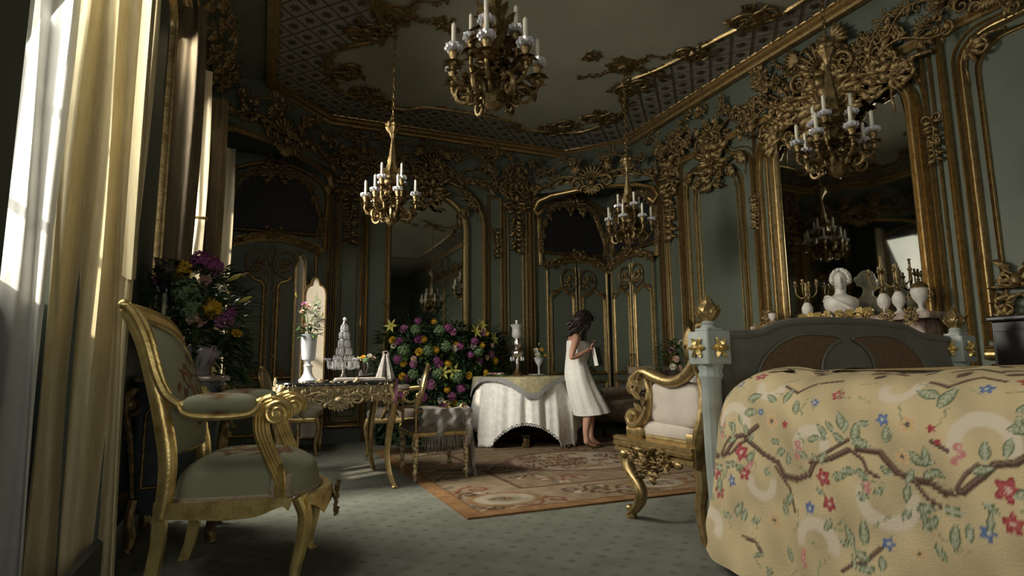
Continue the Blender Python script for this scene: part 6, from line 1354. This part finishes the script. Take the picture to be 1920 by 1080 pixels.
# ---------------------------------------------------------------- commode by the window pier
cm = thing('commode', 'blue-grey commode with brown marble top and gilt mounts behind the near armchair', 'commode', (-.375, 3.68, 0)); CX2, CY2, CH = .215, .25, .84
def com_out(k, z): return [(x * k, y * k) for x, y in [((CX2) * math.copysign(abs(math.cos(a)) ** .4, math.cos(a)), CY2 * math.copysign(abs(math.sin(a)) ** .4, math.sin(a))) for a in (2 * PI * q / 40 for q in range(40))]]
b = MB(); b.loft([[(x, y, z) for x, y in com_out(k, z)] for k, z in ((.80, .16), (.86, .22), (.93, .40), (.97, .60), (.95, .78), (.96, .81))]); obj('carcass', b, 'commode_blue', cm)
b = MB(); b.loft([[(x, y, z) for x, y in com_out(k, z)] for k, z in ((.99, .81), (1.03, .817), (1.04, .83), (1.03, .842), (1.0, .845))]); obj('marble_top', b, 'brown_marble', cm)
for sx in (-1, 1):
    for sy in (-1, 1):
        l = MB(); l.tube([tuple(p) for p in bez([(sx * CX2 * .80, sy * CY2 * .80, .24), (sx * CX2 * .86, sy * CY2 * .86, .14), (sx * CX2 * .80, sy * CY2 * .80, .05), (sx * CX2 * .88, sy * CY2 * .88, 0)], 5)], .025, 8); obj('leg', l, 'gold_fine', cm)
        m = MB(); x, y = sx * CX2 * .92, sy * CY2 * .92
        m.tube([(x + sx * p, y + sy * p, z) for p, z in [(a * .7, .70 + c) for a, c in spiral(.0, 0, .075, PI * .6, -1.4, 18)]], [.018 - .0006 * q for q in range(19)], 8); m.tube([tuple(p) for p in bez([(x, y, .78), (x + sx * .03, y + sy * .03, .70), (x + sx * .005, y + sy * .005, .55), (x - sx * .01, y - sy * .01, .40), (x - sx * .02, y - sy * .02, .25)], 5)], [.022 - .0006 * q for q in range(21)], 8)
        for k in range(6): m.leaf3((x, y, .74 - .035 * k), (sx * (.3 + .5 * (k % 2)), sy * (.8 - .5 * (k % 2)), -.5), (sx, sy, 0), .07, .04, droop=.1)
        m.ball((x + sx * .01, y + sy * .01, .705), (.03, .03, .035)); obj('corner_mount', m, 'gold_fine', cm)
for rz, off, h in ((0, (0, -CY2 * .95, .5), .14), (PI / 2, (CX2 * .95, 0, .5), .17)):
    m = MB(); m.sweep(ppath(-h, h, -.2, .23, 'rococo', .08), prof(.018, .014), True); obj('panel_mount', m, 'gold_fine', cm, off, (0, 0, rz)); obj('panel_mount', ORN['leaf_cluster0'], None, cm, (off[0], off[1], .62), (0, 0, rz), .3)
CT = .847
# porcelain bowl and the arrangement in it
bo = thing('bowl', 'patterned porcelain bowl on the commode holding the left flower arrangement', 'bowl', (-.315, 3.65, CT))
b = MB(); b.lathe([(.055, 0), (.058, .012), (.05, .02), (.085, .06), (.112, .11), (.118, .15), (.115, .155), (.10, .11), (.05, .03)], 48); o = obj('bowl_body', b, 'porcelain_blue', bo)
P = [(math.atan2(v[1], v[0]) * .11, v[2]) for v in b.v]; pp_ = Paint(P, (.36, .34, .33)); R_ = random.Random(31)
for k in range(70): pp_.ell(R_.uniform(-.35, .35), R_.uniform(.02, .15), R_.uniform(.008, .02), R_.uniform(.004, .012), R_.uniform(0, 3), R_.choice(((.06, .08, .16), (.25, .06, .05), (.07, .12, .08), (.05, .05, .08), (.30, .18, .12))))
setcol(o.data, pp_.c)
fa = thing('flower_arrangement', 'large mixed flower arrangement with yellow chrysanthemum at left above the commode', 'flowers', (-.35, 3.68, CT + .16))
F0 = Vector((-.35, 3.68, CT + .16)); R_ = random.Random(17)
for p, k, r in (((-.30, 3.30, 1.42), 'hydrangea_purple', .062), ((-.25, 3.32, 1.40), 'hydrangea_purple', .055), ((-.385, 3.28, 1.37), 'chrysanthemum_yellow', .050), ((-.245, 3.22, 1.175), 'chrysanthemum_yellow', .055), ((-.345, 3.25, 1.25), 'hydrangea_green', .085), ((-.33, 3.24, 1.18), 'hydrangea_green', .07), ((-.30, 3.22, 1.12), 'rose_blush', .045), ((-.18, 3.25, 1.12), 'rose_mauve', .045), ((-.16, 3.27, 1.16), 'chrysanthemum_purple', .035), ((-.18, 3.27, 1.32), 'bud', .10), ((-.13, 3.28, 1.21), 'bud', .095), ((-.43, 3.30, 1.30), 'rose_mauve', .04), ((-.28, 3.3, 1.33), 'rose_blush', .03), ((-.50, 3.32, 1.30), 'chrysanthemum_purple', .035), ((-.12, 3.3, 1.06), 'rose_yellow', .026)):
    q = Vector((p[0] * 1.08, p[1] * 1.08 + .02, .87 + (p[2] - .87) * 1.08)) - F0; bloom(fa, k, q, r * 1.08, (q.x * 1.5 + (.8 if k == 'bud' else 0), -.8, .5))
b = MB(); b2 = MB(); b3 = MB()
for k in range(900):
    a = R_.uniform(0, 2 * PI); zz = R_.random(); r = (.10 + .22 * math.sin(PI * (.15 + .75 * zz))) * math.sqrt(R_.random()); p = (r * 1.05 * math.cos(a) - .02, r * .75 * math.sin(a), -.06 + .50 * zz)
    (b, b2)[k % 2].leaf3(p, (math.cos(a) + R_.uniform(-.4, .4), math.sin(a) * .8 - .2, R_.uniform(-.3, .9)), (0, 0, 1), R_.uniform(.06, .12), R_.uniform(.02, .045), droop=R_.uniform(.1, .5), seg=3)
for k in range(7):                              # fan of spiky fronds to the left
    a = PI + R_.uniform(-.6, .6); L = R_.uniform(.22, .34)
    for q in range(10):
        s = q / 9; p = Vector((-.10, -.05, .24)) + Vector((math.cos(a) * .9, -.1, math.sin(a) * .35 + .2)) * (L * s)
        for sg in (-1, 1): b2.leaf3(p, (math.cos(a), -.1, sg * .8 + .2), (0, -1, 0), .06, .012, droop=.1, seg=2)
for k in range(130): a = R_.uniform(-.4, 1.2); p = (.10 + .14 * R_.random(), -.08 + .1 * R_.random(), R_.uniform(-.15, .25)); b3.leaf3(p, (math.cos(a), -.3, math.sin(a) - .5), (0, 0, 1), R_.uniform(.03, .06), .016, seg=2)
for k in range(200): p = (.05 + .22 * R_.random(), -.06 + .1 * R_.random(), R_.uniform(-.20, .1)); b.leaf3(p, (.6, -.3, -.8 + R_.random()), (0, 0, 1), R_.uniform(.05, .10), .04, seg=3)
for m_ in (b, b2, b3): m_.v = [(q[0] if q[0] > -.20 else -.20 + (q[0] + .20) * .25, q[1] if q[0] > -.20 else q[1] - .25 * (-.20 - q[0]), q[2]) for q in m_.v]
tag(obj('foliage', b, 'foliage', fa), kind='stuff'); tag(obj('dark_foliage', b2, 'foliage_dark', fa), kind='stuff'); tag(obj('pale_sprays', b3, 'leaf_pale', fa), kind='stuff')
hu = thing('hurricane_glass', 'tall cut-glass hurricane candlestick before the left flowers', 'candlestick', (-.475, 3.47, CT))
b = MB(); b.lathe([(.05, 0), (.055, .012), (.03, .03), (.015, .06), (.022, .09), (.013, .12), (.02, .16), (.012, .20), (.018, .25), (.03, .28), (.035, .30)], 18, flute=9, fa=.05); obj('stem', b, 'crystal', hu)
b = MB(); b.lathe([(.034, .30), (.042, .32), (.045, .36), (.036, .44), (.038, .52), (.052, .58), (.058, .60), (.055, .60), (.035, .52), (.033, .44), (.041, .36)], 24, flute=8, fa=.05, cap=False); obj('glass_shade', b, 'thin_glass', hu)
b = MB(); b.lathe([(.011, .31), (.011, .42), (.002, .425)], 10); obj('candle', b, 'candle', hu)
for i, (x, l) in enumerate(((-.335, 'short polished silver cup beside the bowl on the commode'),)):
    c = thing('silver_cup', l, 'cup', (x - .055, 3.475, CT)); b = MB(); b.lathe([(.03, 0), (.032, .006), (.012, .02), (.012, .08), (.022, .10), (.024, .20), (.022, .20), (.02, .12)], 20); obj('cup_body', b, 'silver', c)
# ---------------------------------------------------------------- small chairs by the far left door
def side_chair(label, loc, rz, mat='sage_fabric'):
    t = thing('armchair', label, 'armchair', loc, rz, 'small gilt side armchairs')
    for x, y in ((.22, -.24), (.22, .24), (-.22, -.22), (-.22, .22)):
        l = MB(); o_ = .03 if x > 0 else -.04; l.tube([tuple(p) for p in bez([(x, y, .38), (x + o_ * .8, y * 1.03, .28), (x - o_ * .1, y, .12), (x + o_ * .6, y * 1.02, .0)], 5)], [.026 - .0008 * q for q in range(16)], 8); obj('leg', l, 'gold', t)
    b = MB(); b.box(-.24, .25, -.26, .26, .33, .38, .012); obj('seat_rail', b, 'gold', t); b = MB(); b.cushion((0, 0, .41), (.25, .26, .055), 32, 10, .35, .6); obj('seat_cushion', b, mat, t)
    b = MB(); loop = [(-.25 - .10 * (.5 + .5 * math.sin(a)), .25 * math.copysign(abs(math.cos(a)) ** .7, math.cos(a)), .67 + .20 * math.copysign(abs(math.sin(a)) ** .8, math.sin(a))) for a in (2 * PI * k / 36 for k in range(37))]; b.tube(loop, .022, 8)
    for y in (-.2, .2): b.tube([(-.23, y, .37), (-.25, y, .50)], .02, 8)
    b.ball((-.355, 0, .885), (.02, .05, .025)); obj('back_frame', b, 'gold', t)
    b = MB(); b.cushion((0, 0, 0), (.03, .235, .185), 32, 10, .7, .8); obj('back_upholstery', b, mat, t, (-.30, 0, .67), (0, -.22, 0))
    for y in (-.25, .25):
        b = MB(); b.tube([tuple(p) for p in bez([(-.27, y, .66), (-.15, y * 1.08, .65), (.0, y * 1.1, .64), (.06, y * 1.1, .62), (.05, y * 1.08, .56), (.06, y * 1.05, .46), (.10, y, .38)], 5)], .017, 8); obj('arm', b, 'gold', t); p = MB(); p.cushion((-.08, y * 1.09, .67), (.09, .026, .02), 16, 8); obj('arm_pad', p, mat, t)
    return t
side_chair('small gilt armchair standing behind the desk near the folding screen', (.36, 6.62, 0), -.15)
side_chair('small gilt armchair right of the desk, in front of the flower bank', (1.25, 6.02, .013), 2.9, 'taupe_velvet')
# brown tufted armchair in the far right corner
tu = thing('armchair', 'brown tufted armchair with rolled arms beyond the cream armchair', 'armchair', (4.17, 6.0, .013), PI + .35)
b = MB(); b.cushion((0, 0, .32), (.30, .30, .13), 32, 12, .3, .5); obj('seat', b, 'tufted_brown', tu)
b = MB(); b.grid(lambda u, v: (-.27 - .07 * v - .05 * math.sin(PI * v) + .012 * math.cos(24 * u) * math.cos(18 * v), -.30 + .60 * u, .30 + .50 * v), 40, 30); b.grid(lambda u, v: (-.36 - .10 * v * v, -.30 + .60 * u, .25 + .55 * v), 8, 8); b.tube([(-.37, -.31, .79), (-.385, 0, .81), (-.37, .31, .79)], .055, 12); obj('backrest', b, 'tufted_brown', tu)
for y in (-.31, .31):
    b = MB(); b.tube([(-.36, y, .53), (.0, y, .53), (.27, y, .52)], .07, 12); b.box(-.36, .26, y - .05, y + .05, .18, .52, .02); obj('arm', b, 'tufted_brown', tu)
    b = MB(); b.tube([(.275, y + p, .52 + q) for p, q in spiral(0, 0, .06, 0, 1.6, 18)], .010, 6); obj('arm_scroll', b, 'dark_wood', tu)
for x, y in ((.24, -.28), (.24, .28), (-.3, -.28), (-.3, .28)):
    b = MB(); b.lathe([(.018, 0), (.026, .05), (.022, .1), (.032, .19)], 10, (x, y, 0)); obj('leg', b, 'dark_wood', tu)
# flowers in a stand behind the cream armchair
fr = thing('flower_stand', 'small pink and white flowers on a stand beyond the cream armchair', 'flowers', (4.25, 5.28, .013)); R_ = random.Random(23)
b = MB(); b.lathe([(.14, 0), (.15, .02), (.04, .05), (.03, .55), (.10, .60), (.14, .68), (.15, .80), (.13, .80)], 20); obj('stand', b, 'dark_wood', fr); b = MB()
for k in range(320):
    a = R_.uniform(0, 2 * PI); r = .20 * math.sqrt(R_.random()); z = .78 + .40 * R_.random() * (1 - r); b.leaf3((r * math.cos(a), r * math.sin(a), z), (math.cos(a), math.sin(a), R_.uniform(-.2, .9)), (0, 0, 1), R_.uniform(.05, .1), R_.uniform(.02, .04), seg=3)
tag(obj('foliage', b, 'foliage', fr), kind='stuff')
for k in range(12): bloom(fr, ('rose_blush', 'rose_white', 'rose_mauve')[k % 3], (R_.uniform(-.18, .15), R_.uniform(-.20, -.08), R_.uniform(.80, 1.12)), .035, (-.5, -.7, .3))
# dark cabinet at the right edge
dc = thing('cabinet', 'dark wooden cabinet edge at the far right of the picture', 'cabinet', (4.42, 1.98, 0)); b = MB(); b.box(-.24, .24, -.40, .19, .06, 1.12, .008); obj('carcass', b, 'ebony', dc, smooth=False)
b = MB(); b.box(-.26, .25, -.42, .21, 1.12, 1.155, .01); obj('top', b, 'ebony', dc, smooth=False)
for y0, y1 in ((-.38, -.11), (-.09, .17)):
    b = MB(); b.box(-.252, -.242, y0, y1, .12, 1.06, .003); d = obj('cabinet_door', b, 'ebony', dc, smooth=False); k = MB(); k.ball((-.262, y1 - .03 if y0 < -.2 else y0 + .03, .62), .012, 8, 6); obj('knob', k, 'brass_dark', d)
b = MB(); b.box(-.22, .22, -.38, .17, 0, .06); obj('plinth', b, 'dark_wood', dc, smooth=False)
# ---------------------------------------------------------------- chimneypiece and the things on its shelf
mp_ = thing('chimneypiece', 'carved stone chimneypiece with a shelf under the overmantel mirror', 'fireplace', (XR - .001, 3.50, 0), RR)
b = MB(); b.box(-.84, .84, -.34, 0, 1.195, 1.243, .012); obj('shelf', b, 'brown_marble', mp_)
b = MB(); b.box(-.74, .74, -.24, 0, .93, 1.195, .01); obj('frieze', b, 'brown_marble', mp_)
for sx in (-1, 1):
    b = MB(); b.box(sx * .74 - .11 if sx > 0 else -.74 - .0, sx * .74 if sx > 0 else -.63, -.25, 0, 0, .93, .01); obj('jamb', b, 'brown_marble', mp_)
b = MB(); b.box(-.63, .63, -.03, -.005, 0, .93); obj('firebox', b, 'ebony', mp_)
MZ = 1.245; XM = 4.53
for k in range(9): obj('shelf_carving', ORN['leaf_cluster%d' % (k % 3)], None, mp_, (-.72 + .18 * k, -.345, 1.215), scale=.22)
def urn(label, y, h, x=XM):
    t = thing('urn', label, 'urn', (x, y, MZ)); s = h / .22; b = MB(); b.lathe([(.03 * s, 0), (.032 * s, .012 * s), (.012 * s, .03 * s), (.015 * s, .05 * s), (.042 * s, .09 * s), (.05 * s, .13 * s), (.045 * s, .15 * s), (.03 * s, .16 * s)], 20); obj('body', b, 'white_marble', t)
    b = MB(); b.lathe([(.05 * s, .15 * s), (.046 * s, .165 * s), (.02 * s, .185 * s), (.008 * s, .195 * s), (.012 * s, .205 * s), (0, .22 * s)], 16); obj('lid', b, 'gold_fine', t)
    for sy in (-1, 1): b = MB(); b.tube([(0, sy * (.045 * s + x_ * s), .11 * s + z_ * s) for x_, z_ in spiral(.01, 0, .025, -PI / 2, 1.2, 12)], .005 * s, 6); obj('handle', b, 'gold_fine', t)
urn('small white lidded urn at the left end of the mantel shelf', 4.18, .17); urn('white lidded urn at the right end of the mantel shelf', 2.79, .27)
def candelabrum(label, y, h, n=4):
    t = thing('candelabrum', label, 'candelabrum', (XM, y, MZ), 0, 'gilt candelabra on the mantel shelf'); b = MB(); b.lathe([(.038, 0), (.04, .015), (.018, .03), (.02, .05), (.045, .09), (.048, .13), (.03, .165), (.02, .18)], 18); obj('vase_body', b, 'white_marble', t)
    b = MB(); b.lathe([(.02, .17), (.028, .19), (.014, .21), (.010, .28), (.015, .30), (.008, h - .02), (.014, h)], 12); s = obj('stem', b, 'gold_fine', t)
    for k in range(n):
        a = 2 * PI * k / n + .4; c, q = math.cos(a), math.sin(a); m = MB(); m.tube([tuple(p) for p in bez([(0, 0, .24), (c * .04, q * .04, .22), (c * .085, q * .085, .26), (c * .09, q * .09, .32)], 5)], .006, 6); m.lathe([(.006, .32), (.016, .335), (.018, .345), (.009, .355), (.009, .38)], 8, (c * .09, q * .09, 0))
        for e in range(3): m.leaf3((c * .05, q * .05, .235), (c, q, .5 - e * .5), (0, 0, 1), .03, .015)
        obj('arm', m, 'gold_fine', t)
    return t
candelabrum('branched gilt candelabrum left of the marble bust', 3.78, .36); candelabrum('tallest branched gilt candelabrum right of the marble bust', 3.07, .48); candelabrum('branched gilt candelabrum beside the right end urn', 2.95, .40)
# marble bust
bu = thing('bust', 'white marble bust of a draped figure on the mantel shelf', 'bust', (4.54, 3.45, MZ), math.atan2(-3.45, -4.52)); bu.scale = (1.0,) * 3; b = MB()
b.lathe([(.06, 0), (.065, .015), (.04, .03), (.035, .05)], 20); obj('socle', b, 'white_marble', bu); b = MB()
b.grid(lambda u, v: (lambda th, z: ((.075 + .035 * math.sin(PI * z)) * (1 - .75 * max(0, z - .72) / .28) * math.cos(th) * .9, (.070 + .062 * math.sin(PI * min(1, z * 1.1)) ** .8) * (1 - .80 * max(0, z - .70) / .30) * math.sin(th), .04 + .20 * z))(2 * PI * u, v), 40, 24, True)
b.tube([(0, 0, .19), (.004, .003, .235), (.014, .008, .28)], [.058, .042, .042], 14); obj('torso', b, 'white_marble', bu)
h = MB()
def bh(u, v):
    th = 2 * PI * u; ph = PI * (v - .5); x, y, z = math.cos(ph) * math.cos(th), math.cos(ph) * math.sin(th), math.sin(ph); low = max(0, -z); px, py, pz = x * .066, y * .056 * (1 - .25 * low), z * .082
    if x > 0: px += .020 * math.exp(-((pz + .014) / .015) ** 2 - (py / .010) ** 2) + .012 * math.exp(-((pz - .012) / .02) ** 2 - (py / .008) ** 2) + .012 * math.exp(-((pz + .068) / .014) ** 2 - (py / .02) ** 2) + .009 * math.exp(-((pz + .042) / .005) ** 2 - (py / .014) ** 2) + .008 * math.exp(-((pz + .052) / .005) ** 2 - (py / .012) ** 2) - .014 * math.exp(-((pz - .002) / .009) ** 2 - ((abs(py) - .022) / .011) ** 2) + .005 * math.exp(-((pz - .002) / .005) ** 2 - ((abs(py) - .022) / .007) ** 2)
    return (.020 + px, .010 + py, .325 + pz)
h.grid(bh, 64, 60, True); obj('head', h, 'white_marble', bu)
c = MB(); R_ = random.Random(2)
for k in range(90):
    th = R_.uniform(.34 * PI, 1.66 * PI); ph = R_.uniform(-.3, 1.4); x, y, z = math.cos(ph) * math.cos(th), math.cos(ph) * math.sin(th), math.sin(ph); c.ball((.010 + x * .074, .010 + y * .066, .338 + z * .088), (.022, .022, .019), 7, 5)
c.ball((-.075, .012, .36), (.03, .03, .028)); obj('hair', c, 'white_marble', bu)
d = MB()
for k in range(9):
    o = .012 * k; d.tube([tuple(p) for p in bez([(-.03, -.13 + o * .5, .16 + o * .2), (.05, -.10 + o, .20 - o * .5), (.098, -.02 + o * .8, .15 - o * .7), (.09, .07 + o * .3, .09 - o * .4), (.02, .12, .07)], 6)], .010, 6)
obj('drapery', d, 'white_marble', bu)
# row of gilt shells and rosettes in front of the bust
for k, (y, kd) in enumerate(((3.74, 's'), (3.66, 'r'), (3.585, 's'), (3.50, 'r'), (3.385, 's'), (3.29, 's'), (3.20, 'r'), (3.13, 's'))):
    t = thing('gilt_shell' if kd == 's' else 'gilt_rosette', ('gilt shell ornament', 'gilt rosette ornament')[kd == 'r'] + ' on the mantel shelf, %s from the left in the row' % ('first', 'second', 'third', 'fourth', 'fifth', 'sixth', 'seventh', 'eighth')[k], 'ornament', (4.43, y, MZ), 0, 'gilt ornaments in a row along the mantel shelf')
    b = MB(); b.cushion((0, 0, .012), (.03, .03, .012), 16, 8); obj('base', b, 'gold_bright', t); b = MB()
    if kd == 's':
        b.ball((0, 0, .04), (.028, .034, .026), 12, 8)
        for q in range(6): b.tube([(-.012, (q - 2.5) * .008, .022), (-.03, (q - 2.5) * .012, .045), (-.012, (q - 2.5) * .010, .068)], .005, 5)
    else:
        for q in range(7): a = 2 * PI * q / 7; b.ball((-.012, .024 * math.cos(a), .045 + .024 * math.sin(a)), (.012, .013, .013), 7, 5)
        b.ball((-.02, 0, .045), .013, 8, 6)
    obj('carving', b, 'gold_bright', t)
o = thing('gilt_ornament', 'openwork gilt ornament standing left of the mantel shelf urn', 'ornament', (4.60, 4.30, MZ)); b = MB(); b.box(-.03, .03, -.03, .03, 0, .02, .004); obj('base', b, 'gold_fine', o); obj('openwork', ORN['leaf_cluster1'], None, o, (0, 0, .075), (0, 0, RR), .28)
